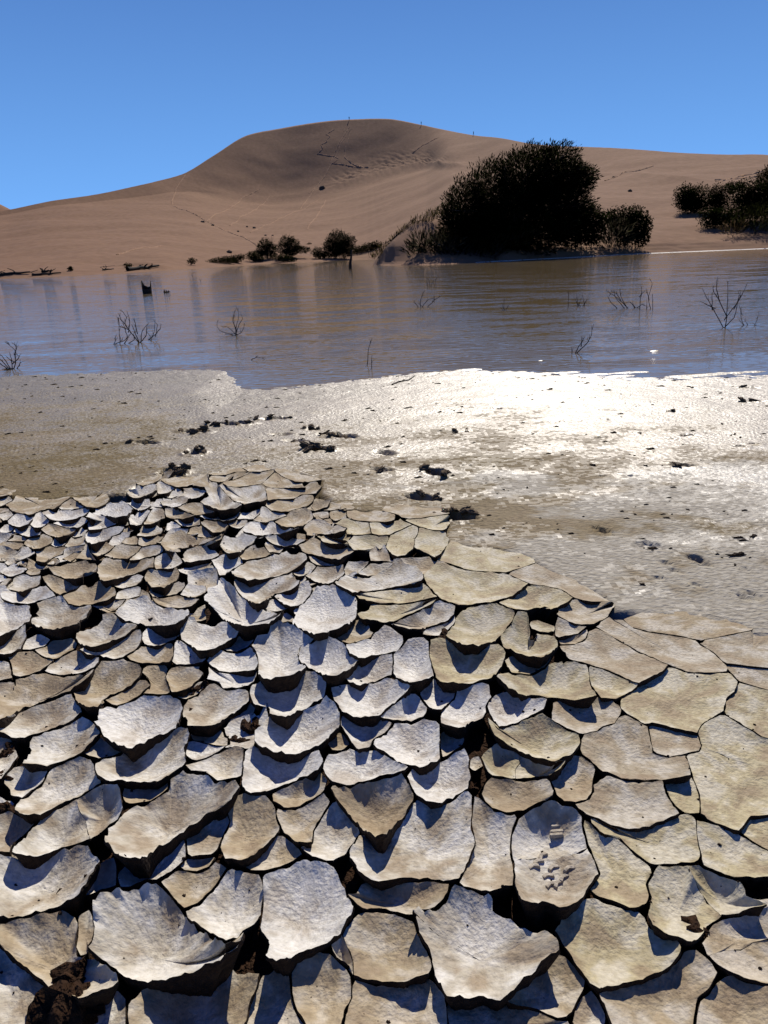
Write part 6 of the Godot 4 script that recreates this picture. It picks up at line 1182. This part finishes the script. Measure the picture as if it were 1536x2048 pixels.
func outer_plates(so: Node):
	# the same broken ground goes on beside and behind the photographer: one mass, hardly seen
	var rng := RandomNumberGenerator.new()
	rng.seed = 404
	var sites := []
	var z := 0.75
	while z > -5.2:
		var x := -4.2
		while x < 3.6:
			var s := Vector2(x + rng.randf_range(-0.07, 0.07), z + rng.randf_range(-0.07, 0.07))
			sites.append(s)
			x += 0.22
		z -= 0.21
	var grown := []
	for pl in plate_outline:
		var g := Geometry2D.offset_polygon(flat(pl), 0.008)
		if g.is_empty(): continue
		var box := Rect2(g[0][0], Vector2.ZERO)
		for q in g[0]: box = box.expand(q)
		grown.append([g[0], box.grow(0.25)])
	var meshes := []
	for i in sites.size():
		var s: Vector2 = sites[i]
		var half := 0.62 * maxf(-s.y, 0.0) + 1.0
		if absf(s.x) > half + 0.6 or crack_distance(s.x, s.y) > -0.12: continue
		var cell := PackedVector2Array([s + Vector2(-0.2, -0.2), s + Vector2(0.2, -0.2), s + Vector2(0.2, 0.2), s + Vector2(-0.2, 0.2)])
		for j in sites.size():
			if j == i or absf(sites[j].x - s.x) > 0.45 or absf(sites[j].y - s.y) > 0.45: continue
			var m: Vector2 = (s + sites[j]) * 0.5
			var nn: Vector2 = (sites[j] - s).normalized()
			var cut := PackedVector2Array()
			for k in cell.size():
				var a := cell[k]
				var b := cell[(k + 1) % cell.size()]
				var da := (a - m).dot(nn) + 0.006
				var db := (b - m).dot(nn) + 0.006
				if da <= 0.0: cut.append(a)
				if (da <= 0.0) != (db <= 0.0): cut.append(a.lerp(b, da / (da - db)))
			cell = cut
			if cell.size() < 3: break
		if cell.size() < 3: continue
		# leave out what the plates in front of the photographer cover already
		for g in grown:
			if cell.is_empty(): break
			if not g[1].has_point(s): continue
			var left := Geometry2D.clip_polygons(cell, g[0])
			cell = PackedVector2Array()
			var most := 0.010
			for c in left:
				var ar := 0.0
				for k in c.size(): ar += c[k].cross(c[(k + 1) % c.size()]) * 0.5
				if absf(ar) > most:
					most = absf(ar)
					cell = c
		if cell.size() < 3: continue
		var mid := Vector2.ZERO
		for q in cell: mid += q / cell.size()
		var lift := 0.03 if s.x < 0.6 else 0.008
		var pts := PackedVector3Array()
		for q in cell: pts.append(Vector3(q.x, lift * pow(q.distance_to(mid) / 0.12, 1.5), q.y))
		if Geometry2D.is_polygon_clockwise(cell) != Geometry2D.is_polygon_clockwise(flat(plate_outline[0])): pts.reverse()
		meshes.append(plate((["g", "b", "g", "w"] if s.x < 0.6 else ["y", "p", "y", "p"])[rng.randi() % 4], 0.03, pts, 900 + i))
	var mesh := ArrayMesh.new()
	for k in 2:
		var st := SurfaceTool.new()
		for m in meshes: st.append_from(m, k, Transform3D.IDENTITY)
		st.commit(mesh)
		mesh.surface_set_material(k, [mats.clay, mats.clay_edge][k])
	var o := put(mesh, "outer_plates", null, so)
	o.set_meta("kind", "stuff")

func crumbs(so: Node):
	var mm := MultiMesh.new()
	mm.transform_format = MultiMesh.TRANSFORM_3D
	mm.mesh = lump_mesh(Vector3(0.004, 0.0025, 0.003), 0.6, 3)
	mm.instance_count = crumb_spots.size()
	var rng := RandomNumberGenerator.new()
	rng.seed = 12
	for i in crumb_spots.size():
		mm.set_instance_transform(i, Transform3D(Basis(Vector3.UP, rng.randf() * TAU).scaled(Vector3.ONE * (0.3 + 1.1 * pow(rng.randf(), 3.0))), crumb_spots[i]))
	var o := MultiMeshInstance3D.new()
	o.name = "crumbs"
	o.multimesh = mm
	o.material_override = mats.clay_edge
	so.add_child(o, true)
	o.set_meta("kind", "stuff")

func plate(tone: String, curl: float, pts: PackedVector3Array, sd: int) -> ArrayMesh:
	var rng := RandomNumberGenerator.new()
	rng.seed = 100 + sd
	# outlines written with a capital share tight seams with their neighbours
	var tight := tone == tone.to_upper()
	tone = tone.to_lower()
	var n := pts.size()
	# centre
	var ctr := Vector3.ZERO
	var area := 0.0
	for i in n:
		var p := pts[i]
		var q := pts[(i + 1) % n]
		var cr := p.x * q.z - q.x * p.z
		area += cr
		ctr += Vector3(p.x + q.x, 0, p.z + q.z) * cr
	ctr /= 3.0 * area
	var rad := sqrt(absf(area) * 0.5 / PI)
	# outline: a smooth closed curve through the corners, then torn a little
	var per := 0.0
	for i in n: per += pts[i].distance_to(pts[(i + 1) % n])
	var dist := maxf(1.0, -ctr.z)
	var step := clampf(0.0065 * dist, 0.010, 0.03)
	var rim := PackedVector3Array()
	for i in n:
		var p0 := pts[(i - 1 + n) % n]
		var p1 := pts[i]
		var p2 := pts[(i + 1) % n]
		var p3 := pts[(i + 2) % n]
		var m := maxi(1, int(round(p1.distance_to(p2) / step)))
		for s in m:
			var t := s / float(m)
			var cv := p1.cubic_interpolate(p2, p0, p3, t)
			rim.append(p1.lerp(p2, t).lerp(cv, 0.2))
	var w := rim.size()
	var jag := clampf(rad * 0.035, 0.0015, 0.0045)
	var smooth_y := PackedFloat32Array()
	for i in w: smooth_y.append(rim[i].y)
	for i in w:
		var p := rim[i]
		var out := Vector3(p.x - ctr.x, 0, p.z - ctr.z).normalized()
		var f := n_jag.get_noise_3d(p.x * 0.8, sd * 3.1, p.z * 0.8) + 0.25 * n_jag.get_noise_3d(p.x * 1.9, sd * 3.1, p.z * 1.9)
		rim[i] = p + out * (f * jag - 0.001 + (0.0 if tight else 0.0015) * clampf(0.75 - out.z, 0.0, 1.0))
		if p.y > 0.0: rim[i].y += n_jag.get_noise_3d(p.x * 1.1, sd * 7.7 + 50.0, p.z * 1.1) * curl * 0.25
	# top: a shallow bowl of rings from the rim to the middle
	var ts := [1.0, 0.97, 0.9, 0.8, 0.68, 0.54, 0.38, 0.2]
	var thick := clampf(rad * 0.16, 0.010, 0.022)
	var tv := PackedVector3Array()
	var tc := PackedColorArray()
	var tint: Color = TONE[tone]
	tint *= rng.randf_range(0.93, 1.07)
	tint.a = 1.0
	var off := rng.randf() * 50.0
	for t in ts:
		for i in w:
			var r := rim[i]
			var y: float = lerpf(smooth_y[i], r.y, clampf((t - 0.85) / 0.15, 0.0, 1.0)) * pow(t, 1.8)
			var q := Vector3(lerpf(ctr.x, r.x, t), y, lerpf(ctr.z, r.z, t))
			if t < 1.0: q.y += (n_mid.get_noise_2d(q.x * 2.0 + off, q.z * 2.0) * 0.010 + n_fine.get_noise_2d(q.x * 1.2, q.z * 1.2) * 0.0022) * minf(1.0, rad * 7.0) * (1.0 - t * t * t * 0.7)
			tv.append(q)
			tc.append(clay_colour(q, tint, tone, off))
	tv.append(Vector3(ctr.x, n_mid.get_noise_2d(ctr.x * 2.0 + off, ctr.z * 2.0) * 0.010 * minf(1.0, rad * 7.0), ctr.z))
	tc.append(clay_colour(tv[tv.size() - 1], tint, tone, off))
	var idx := PackedInt32Array()
	var nr := ts.size()
	for j in nr - 1:
		for i in w:
			var a := j * w + i
			var b := j * w + (i + 1) % w
			idx.append_array([a, b, a + w, b, b + w, a + w])
	var last := (nr - 1) * w
	for i in w: idx.append_array([last + i, last + (i + 1) % w, nr * w])
	var mesh := surface(tv, idx, tc)
	# broken edge and underside, darker and damp
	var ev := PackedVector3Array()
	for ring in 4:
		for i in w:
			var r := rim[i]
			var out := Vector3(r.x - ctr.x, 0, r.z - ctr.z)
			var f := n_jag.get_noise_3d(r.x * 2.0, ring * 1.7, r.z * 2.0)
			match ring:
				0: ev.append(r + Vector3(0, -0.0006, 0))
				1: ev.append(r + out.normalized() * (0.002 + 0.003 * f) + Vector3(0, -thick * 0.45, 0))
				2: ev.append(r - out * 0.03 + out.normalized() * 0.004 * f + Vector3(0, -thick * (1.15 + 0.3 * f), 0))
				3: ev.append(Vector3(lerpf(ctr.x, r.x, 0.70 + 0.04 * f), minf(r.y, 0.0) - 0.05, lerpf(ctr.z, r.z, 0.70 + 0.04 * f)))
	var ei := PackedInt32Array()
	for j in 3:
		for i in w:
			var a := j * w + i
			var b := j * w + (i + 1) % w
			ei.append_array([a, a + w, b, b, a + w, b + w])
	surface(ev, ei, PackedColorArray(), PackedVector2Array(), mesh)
	mesh.surface_set_material(0, mats.clay_smooth if tone == "w" else mats.clay)
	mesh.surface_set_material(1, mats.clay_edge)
	for k in int(rad * 30.0 * rng.randf_range(0.0, 2.0)):
		var a := rng.randi_range(0, tv.size() - 1)
		if tv[a].y > -0.005: crumb_spots.append(tv[a].lerp(tv[(a + 1) % tv.size()], 0.5) if a % w != w - 1 else tv[a])
	return mesh

func clay_colour(q: Vector3, tint: Color, tone: String, off: float) -> Color:
	# whitish and tan tones in ragged patches
	var s := n_mid.get_noise_2d(q.x * 1.9 + off, q.z * 1.9) + 0.7 * n_fine.get_noise_2d(q.x * 0.9 + off, q.z * 0.9)
	var white := Color(0.66, 0.65, 0.61)
	var tan_ := Color(0.29, 0.225, 0.15)
	var c := tint
	c = c.lerp(white, smoothstep(0.0, 0.35, s) * (0.8 if tone in ["w", "g"] else 0.4))
	c = c.lerp(tan_, smoothstep(0.05, 0.5, -s) * (0.5 if tone == "w" else 0.75))
	return c

# ------------------------------------------------------------------ plants
func leaf_cloud(lobes: Array, foot: Vector3, style: String, count: int, size: float, rng: RandomNumberGenerator, cols: Array) -> ArrayMesh:
	var v := PackedVector3Array()
	var nr := PackedVector3Array()
	var c := PackedColorArray()
	var idx := PackedInt32Array()
	var cum := []
	var tot := 0.0
	for l in lobes:
		tot += pow(l[3] * l[4] * l[5], 0.75)
		cum.append(tot)
	for k in count:
		var pick := rng.randf() * tot
		var li := 0
		while li < cum.size() - 1 and cum[li] < pick: li += 1
		var l: Array = lobes[li]
		var d := Vector3(rng.randfn(), rng.randfn(), rng.randfn()).normalized()
		var r := pow(rng.randf(), 0.37)
		# clumps: the crown is fuller along some directions than along others
		var cl := n_big.get_noise_3d(d.x * 6.0 + li * 9.0, d.y * 6.0, d.z * 6.0)
		r *= 0.96 + 0.38 * cl
		var at := Vector3(l[0] + d.x * l[3] * r, l[1] + d.y * l[4] * r, l[2] + d.z * l[5] * r) - foot
		var jit := Vector3(rng.randfn(), rng.randfn(), rng.randfn())
		var dir := Vector3.UP
		match style:
			"feather": dir = (d * 0.9 + Vector3(0.25, 0.55, 0) + jit * 0.35).normalized()
			"leaf": dir = (d * 0.6 + Vector3(0, 0.3, 0) + jit * 0.7).normalized()
			"grass": dir = (Vector3(0.25, 1.0, 0) + d * 0.35 + jit * 0.22).normalized()
			"brush": dir = (d * Vector3(0.8, 0.4, 0.8) + Vector3(0, 0.9, 0) + jit * 0.25).normalized()
		var side := dir.cross(jit).normalized()
		var len := size * rng.randf_range(0.6, 1.4)
		var wd: float = len * {"feather": 0.11, "leaf": 0.32, "grass": 0.06, "brush": 0.05}[style]
		var bend := Vector3(0, -0.15, 0) * len
		var b := v.size()
		v.append_array([at, at + dir * len * 0.5 + side * wd, at + dir * len + bend, at + dir * len * 0.5 - side * wd])
		var nn := side.cross(dir).normalized()
		for q in 4: nr.append(nn)
		var col: Color = cols[0].lerp(cols[1], rng.randf())
		for q in 4: c.append(col)
		idx.append_array([b, b + 1, b + 2, b, b + 2, b + 3])
	return surface(v, idx, c, PackedVector2Array(), null, nr)

func tube(v: PackedVector3Array, idx: PackedInt32Array, pts: PackedVector3Array, r0: float, r1: float, sides := 6):
	var b := v.size()
	var n := pts.size()
	for i in n:
		var t := (pts[mini(i + 1, n - 1)] - pts[maxi(i - 1, 0)]).normalized()
		var a := t.cross(Vector3(0.31, 0.2, 0.93)).normalized()
		var bb := t.cross(a)
		var r := lerpf(r0, r1, i / float(n - 1))
		for s in sides:
			var an := TAU * s / sides
			v.append(pts[i] + (a * cos(an) + bb * sin(an)) * r)
	for i in n - 1:
		for s in sides:
			var p := b + i * sides + s
			var q := b + i * sides + (s + 1) % sides
			idx.append_array([p, q, p + sides, q, q + sides, p + sides])
	# closed tip
	v.append(pts[n - 1])
	for s in sides: idx.append_array([b + (n - 1) * sides + s, b + (n - 1) * sides + (s + 1) % sides, v.size() - 1])

const LEAF := {"acacia_tree": [Color(0.038, 0.046, 0.024), Color(0.075, 0.082, 0.038)], "leafy_shrub": [Color(0.038, 0.052, 0.026), Color(0.080, 0.10, 0.044)], "brush_shrub": [Color(0.06, 0.055, 0.040), Color(0.10, 0.09, 0.065)], "grass_mound_shrub": [Color(0.17, 0.15, 0.055), Color(0.27, 0.22, 0.085)], "feathery_shrub": [Color(0.04, 0.046, 0.022), Color(0.07, 0.075, 0.034)], "reed_shrub": [Color(0.055, 0.068, 0.026), Color(0.10, 0.115, 0.042)], "dry_grass_tuft": [Color(0.11, 0.075, 0.045), Color(0.17, 0.12, 0.07)], "small_tree": [Color(0.035, 0.040, 0.024), Color(0.065, 0.070, 0.038)], "bare_tree": [Color(0.09, 0.08, 0.06), Color(0.14, 0.125, 0.09)]}
const PLANT_CATEGORY := {"acacia_tree": "tree", "small_tree": "tree", "bare_tree": "tree", "dry_grass_tuft": "grass tuft"}

func build_plants():
	var rng := RandomNumberGenerator.new()
	rng.seed = 77
	for p in PLANTS:
		var foot: Vector3 = p[3]
		foot.y = ground_at(foot.x, foot.z)
		var o := base(p[0], foot)
		var tree: bool = p[0].ends_with("tree")
		tag(o, p[2], PLANT_CATEGORY.get(p[0], "shrub"))
		var vol := 0.0
		for l in p[4]: vol += l[3] * l[4]
		var style: String = p[1]
		var size: float = {"feather": 0.40, "leaf": 0.22, "grass": 0.55, "brush": 0.9}[style]
		if p[0] == "small_tree" or p[0] == "bare_tree": size = 0.45
		var per: float = {"feather": 800.0, "leaf": 650.0, "grass": 260.0, "brush": 170.0}[style]
		if p[0] == "small_tree": per = 520.0
		if p[0] == "bare_tree": per = 60.0
		var cnt := clampi(int(vol * per), 150, 90000)
		var crown := leaf_cloud(p[4], foot, style, cnt, size, rng, LEAF[p[0]])
		put(crown, "crown" if tree else "foliage", mats.grass if style == "grass" else mats.leaves, o)
		# stem and limbs reaching into each lobe
		var v := PackedVector3Array()
		var idx := PackedInt32Array()
		var thick: float = {"acacia_tree": 0.45, "small_tree": 0.16, "bare_tree": 0.1}.get(p[0], 0.05)
		var fork := Vector3(0, (1.6 if p[0] == "acacia_tree" else 0.7) if tree else 0.15, 0)
		tube(v, idx, PackedVector3Array([Vector3(0, -0.4, 0), fork * 0.5 + Vector3(0.05, 0, 0), fork]), thick, thick * 0.75, 8)
		for l in p[4]:
			var c := Vector3(l[0], l[1], l[2]) - foot
			for k in 3:
				var e := c + Vector3(rng.randf_range(-0.7, 0.7) * l[3], rng.randf_range(-0.2, 0.7) * l[4], rng.randf_range(-0.7, 0.7) * l[5])
				var mid := fork.lerp(e, 0.5) + Vector3(0, 0.12 * e.length(), 0)
				tube(v, idx, PackedVector3Array([fork * 0.8, mid, e]), thick * 0.5, thick * 0.1, 5)
		put(surface(v, idx), "trunk" if tree else "stem", mats.bark, o)

# ------------------------------------------------------------------ wood in and by the water
func build_wood():
	var rng := RandomNumberGenerator.new()
	rng.seed = 31
	for t in TWIGS:
		var foot := Vector3.ZERO
		for st in t[2]: foot += Vector3(st[0], 0, st[2]) * 0.01
		foot /= t[2].size()
		foot.y = WATER
		var o := base("dead_bush" if t[2].size() > 2 else "bare_twig", foot)
		tag(o, t[0], "dead bush" if t[2].size() > 2 else "twig")
		for st in t[2]:
			var pts := PackedVector3Array()
			for i in range(0, st.size(), 3): pts.append(Vector3(st[i], st[i + 1], st[i + 2]) * 0.01 - foot)
			var fine := PackedVector3Array()
			for i in pts.size() - 1:
				var a := pts[maxi(i - 1, 0)]
				var d := pts[mini(i + 2, pts.size() - 1)]
				for k in 4: fine.append(pts[i].cubic_interpolate(pts[i + 1], a, d, k / 4.0) + Vector3(rng.randfn(), rng.randfn(), rng.randfn()) * 0.004)
			fine.append(pts[pts.size() - 1])
			var v := PackedVector3Array()
			var idx := PackedInt32Array()
			var r: float = t[1] * 0.00072
			tube(v, idx, fine, r, r * 0.35, 6)
			# side shoots
			for k in 1 + int(fine.size() / 4.0):
				var i := rng.randi_range(int(fine.size() * 0.35), fine.size() - 2)
				var dir := (fine[i + 1] - fine[i]).normalized()
				var e := fine[i] + (dir + Vector3(rng.randf_range(-0.7, 0.7), rng.randf_range(0.0, 0.6), rng.randf_range(-0.7, 0.7))).normalized() * rng.randf_range(5.0, 14.0) * r
				tube(v, idx, PackedVector3Array([fine[i], fine[i].lerp(e, 0.5) + Vector3(0, 0.01, 0), e]), r * 0.45, r * 0.2, 4)
			put(surface(v, idx), "stem", mats.twig, o)
	# broken hollow stump
	var v := PackedVector3Array()
	var idx := PackedInt32Array()
	var w := 40
	for j in 11:
		for i in w:
			var a := TAU * i / w
			# the wall stands high on two sides and is broken low between them
			var top := 0.26 + 0.36 * pow(maxf(0.0, -cos(a)), 2.5) + 0.33 * pow(maxf(0.0, cos(a)), 7.0) + 0.05 * n_fine.get_noise_2d(cos(a) * 0.4, sin(a) * 0.4) + (0.06 if sin(a) < -0.3 else 0.0)
			var t := 0.0
			var rr := 0.0
			if j <= 7:
				t = j / 7.0
				rr = 0.205 + 0.05 * t - 0.02 * t * t + 0.02 * n_fine.get_noise_2d(cos(a) * 0.3, sin(a) * 0.3 + t * 0.02)
			else:
				t = 1.0 - (j - 7) / 3.0 * 0.9
				rr = 0.17 + 0.04 * t
			v.append(Vector3(cos(a) * rr, -0.25 + (top + 0.25) * t, sin(a) * rr))
	for j in 10:
		for i in w:
			var a := j * w + i
			var b := j * w + (i + 1) % w
			idx.append_array([a, b, a + w, b, b + w, a + w])
	var so := put(surface(v, idx), "tree_stump", mats.old_wood)
	so.position = STUMP
	tag(so, "dark broken hollow stump with two points standing in the lake", "stump")
	# small snag beside it
	v = PackedVector3Array()
	idx = PackedInt32Array()
	for q in [[Vector3(-0.14, 0, 0), Vector3(-0.13, 0.16, 0)], [Vector3(-0.02, -0.05, 0.02), Vector3(-0.04, 0.14, 0.0)], [Vector3(-0.16, 0.01, 0), Vector3(0.17, 0.03, 0.02)], [Vector3(0.05, 0, 0), Vector3(0.08, 0.1, 0)]]:
		tube(v, idx, PackedVector3Array([q[0], q[0].lerp(q[1], 0.5) + Vector3(0.01, 0.005, 0.01), q[1]]), 0.045, 0.015, 6)
	var sn := put(surface(v, idx), "wood_snag", mats.old_wood)
	sn.position = SNAG
	tag(sn, "small spiky piece of wood just right of the stump", "driftwood")
	# leaning post
	v = PackedVector3Array()
	idx = PackedInt32Array()
	tube(v, idx, PackedVector3Array([Vector3(0, -0.4, 0), Vector3(0.02, 0.5, 0), Vector3(0.14, 1.0, 0), Vector3(0.2, 1.7, 0)]), 0.17, 0.06, 8)
	var po := put(surface(v, idx), "wooden_post", mats.old_wood)
	po.position = POST
	tag(po, "dark leaning post standing in the water off the bank's tip", "post")
	# logs on the far beach
	for d in DRIFTWOOD:
		var a := Vector3(d[1].x, ground_at(d[1].x, d[1].y), d[1].y)
		var b := Vector3(d[2].x, ground_at(d[2].x, d[2].y), d[2].y)
		v = PackedVector3Array()
		idx = PackedInt32Array()
		var pts := PackedVector3Array()
		for k in 9:
			var q := (b - a) * (k / 8.0)
			pts.append(q + Vector3(0, rng.randf_range(0.0, 0.3) * d[3] + ground_at(a.x + q.x, a.z + q.z) - a.y - q.y + d[3] * 0.3, rng.randf_range(-0.2, 0.2)))
		for q in pts: q.y -= 0
		tube(v, idx, pts, d[3] * 0.6, d[3] * 0.25, 7)
		for k in 3:
			var i := rng.randi_range(1, 6)
			tube(v, idx, PackedVector3Array([pts[i], pts[i] + Vector3(rng.randf_range(-0.8, 0.8), 0.35, 0.1), pts[i] + Vector3(rng.randf_range(-1.6, 1.6), rng.randf_range(0.3, 0.7), 0.3)]), d[3] * 0.3, d[3] * 0.1, 5)
		var o := put(surface(v, idx), "driftwood", mats.old_wood)
		o.position = a
		tag(o, d[0], "driftwood")
	# stick on the wet mud
	v = PackedVector3Array()
	idx = PackedInt32Array()
	var sp := PackedVector3Array()
	var p0 := Vector3(MUD_STICK[0].x, mud_height(MUD_STICK[0].x, MUD_STICK[0].y), MUD_STICK[0].y)
	for q in MUD_STICK: sp.append(Vector3(q.x, mud_height(q.x, q.y) + 0.008, q.y) - p0)
	tube(v, idx, sp, 0.010, 0.004, 6)
	tube(v, idx, PackedVector3Array([sp[1], sp[1].lerp(sp[2], 0.5) + Vector3(0.02, 0.02, 0.03)]), 0.006, 0.002, 5)
	var ms := put(surface(v, idx), "fallen_twig", mats.twig)
	ms.position = p0
	tag(ms, "thin dark twig lying on the white wet mud at the waterline", "twig")

# ------------------------------------------------------------------ people on the crest
func person_field(p: Vector3, bones: Array) -> float:
	var d := 1e9
	for b in bones:
		var ab: Vector3 = b[1] - b[0]
		var t: float = clampf((p - b[0]).dot(ab) / maxf(ab.length_squared(), 1e-6), 0.0, 1.0)
		var e: float = p.distance_to(b[0] + ab * t) - lerpf(b[2], b[3], t)
		var h := maxf(0.05 - absf(d - e), 0.0) / 0.05
		d = minf(d, e) - h * h * 0.05 * 0.25
	return d

func body_mesh(bones: Array, shirt: Color, trousers: Color) -> ArrayMesh:
	var cell := 0.035
	var lo := Vector3(-0.5, -0.03, -0.45)
	var nx := 29
	var ny := 54
	var nz := 26
	var f := PackedFloat32Array()
	f.resize(nx * ny * nz)
	for k in nz:
		for j in ny:
			for i in nx: f[(k * ny + j) * nx + i] = person_field(lo + Vector3(i, j, k) * cell, bones)
	var v := PackedVector3Array()
	var c := PackedColorArray()
	var idx := PackedInt32Array()
	var where := {}
	for k in nz - 1:
		for j in ny - 1:
			for i in nx - 1:
				var s := Vector3.ZERO
				var n := 0
				for e in 12:
					var ax := e >> 2
					var u := e & 1
					var w2 := (e >> 1) & 1
					var a := Vector3i(0, u, w2) if ax == 0 else (Vector3i(u, 0, w2) if ax == 1 else Vector3i(u, w2, 0))
					var b := a + (Vector3i(1, 0, 0) if ax == 0 else (Vector3i(0, 1, 0) if ax == 1 else Vector3i(0, 0, 1)))
					var fa := f[((k + a.z) * ny + j + a.y) * nx + i + a.x]
					var fb := f[((k + b.z) * ny + j + b.y) * nx + i + b.x]
					if (fa < 0.0) != (fb < 0.0):
						s += Vector3(a).lerp(Vector3(b), fa / (fa - fb))
						n += 1
				if n > 0:
					var p := lo + (Vector3(i, j, k) + s / n) * cell
					where[(k * ny + j) * nx + i] = v.size()
					v.append(p)
					var col := trousers
					if p.y > 0.92: col = shirt
					if p.y > 1.46: col = Color(0.28, 0.17, 0.11)
					if p.y > 1.64 or (p.y > 1.56 and p.z < -0.03): col = Color(0.03, 0.022, 0.018)
					if p.y < 0.08: col = Color(0.04, 0.035, 0.03)
					c.append(col)
	for k in range(1, nz - 1):
		for j in range(1, ny - 1):
			for i in range(1, nx - 1):
				var q := (k * ny + j) * nx + i
				for ax in 3:
					var st: int = [1, nx, nx * ny][ax]
					if (f[q] < 0.0) == (f[q + st] < 0.0): continue
					var s1: int = [nx, nx * ny, 1][ax]
					var s2: int = [nx * ny, 1, nx][ax]
					var a: int = where[q - s1 - s2]
					var b: int = where[q - s2]
					var d: int = where[q]
					var e: int = where[q - s1]
					if f[q] < 0.0: idx.append_array([a, d, b, a, e, d])
					else: idx.append_array([a, b, d, a, d, e])
	return surface(v, idx, c)

func build_people():
	var looks := [["person in dark clothes standing on the top of the dune", Color(0.03, 0.03, 0.04), Color(0.03, 0.03, 0.035), 0.10], ["person walking down the right shoulder of the dune crest", Color(0.05, 0.04, 0.045), Color(0.025, 0.03, 0.05), 0.28], ["person farthest right on the dune crest, near the big tree", Color(0.04, 0.05, 0.05), Color(0.04, 0.035, 0.03), 0.2]]
	for i in 3:
		var s: float = looks[i][3]
		var bones := [
			[Vector3(0, 0.95, 0), Vector3(0, 1.36, 0), 0.145, 0.155], [Vector3(-0.15, 1.40, 0), Vector3(0.15, 1.40, 0), 0.07, 0.07],
			[Vector3(0, 1.42, 0), Vector3(0, 1.54, 0.01), 0.06, 0.055], [Vector3(0, 1.60, 0.02), Vector3(0, 1.67, 0.01), 0.088, 0.098],
			[Vector3(-0.09, 0.92, 0), Vector3(-0.10, 0.50, s * 0.6), 0.095, 0.062], [Vector3(-0.10, 0.50, s * 0.6), Vector3(-0.10, 0.08, s * 0.5), 0.06, 0.042], [Vector3(-0.10, 0.04, s * 0.5), Vector3(-0.11, 0.04, s * 0.5 + 0.15), 0.045, 0.04],
			[Vector3(0.09, 0.92, 0), Vector3(0.10, 0.50, -s * 0.4), 0.095, 0.062], [Vector3(0.10, 0.50, -s * 0.4), Vector3(0.10, 0.08, -s), 0.06, 0.042], [Vector3(0.10, 0.04, -s), Vector3(0.11, 0.04, -s + 0.15), 0.045, 0.04],
			[Vector3(-0.20, 1.38, 0), Vector3(-0.26, 1.10, -s * 0.5), 0.052, 0.042], [Vector3(-0.26, 1.10, -s * 0.5), Vector3(-0.25, 0.84, -s * 0.2), 0.04, 0.03],
			[Vector3(0.20, 1.38, 0), Vector3(0.26, 1.10, s * 0.5), 0.052, 0.042], [Vector3(0.26, 1.10, s * 0.5), Vector3(0.25, 0.84, s * 0.9), 0.04, 0.03]]
		var o := put(body_mesh(bones, looks[i][1], looks[i][2]), "person", mats.person)
		o.position = Vector3(PEOPLE[i][0], ground_at(PEOPLE[i][0], PEOPLE[i][1]) - 0.02, PEOPLE[i][1])
		o.rotation.y = [0.3, 1.2, -1.0][i]
		tag(o, looks[i][0], "person", "people on the dune crest")
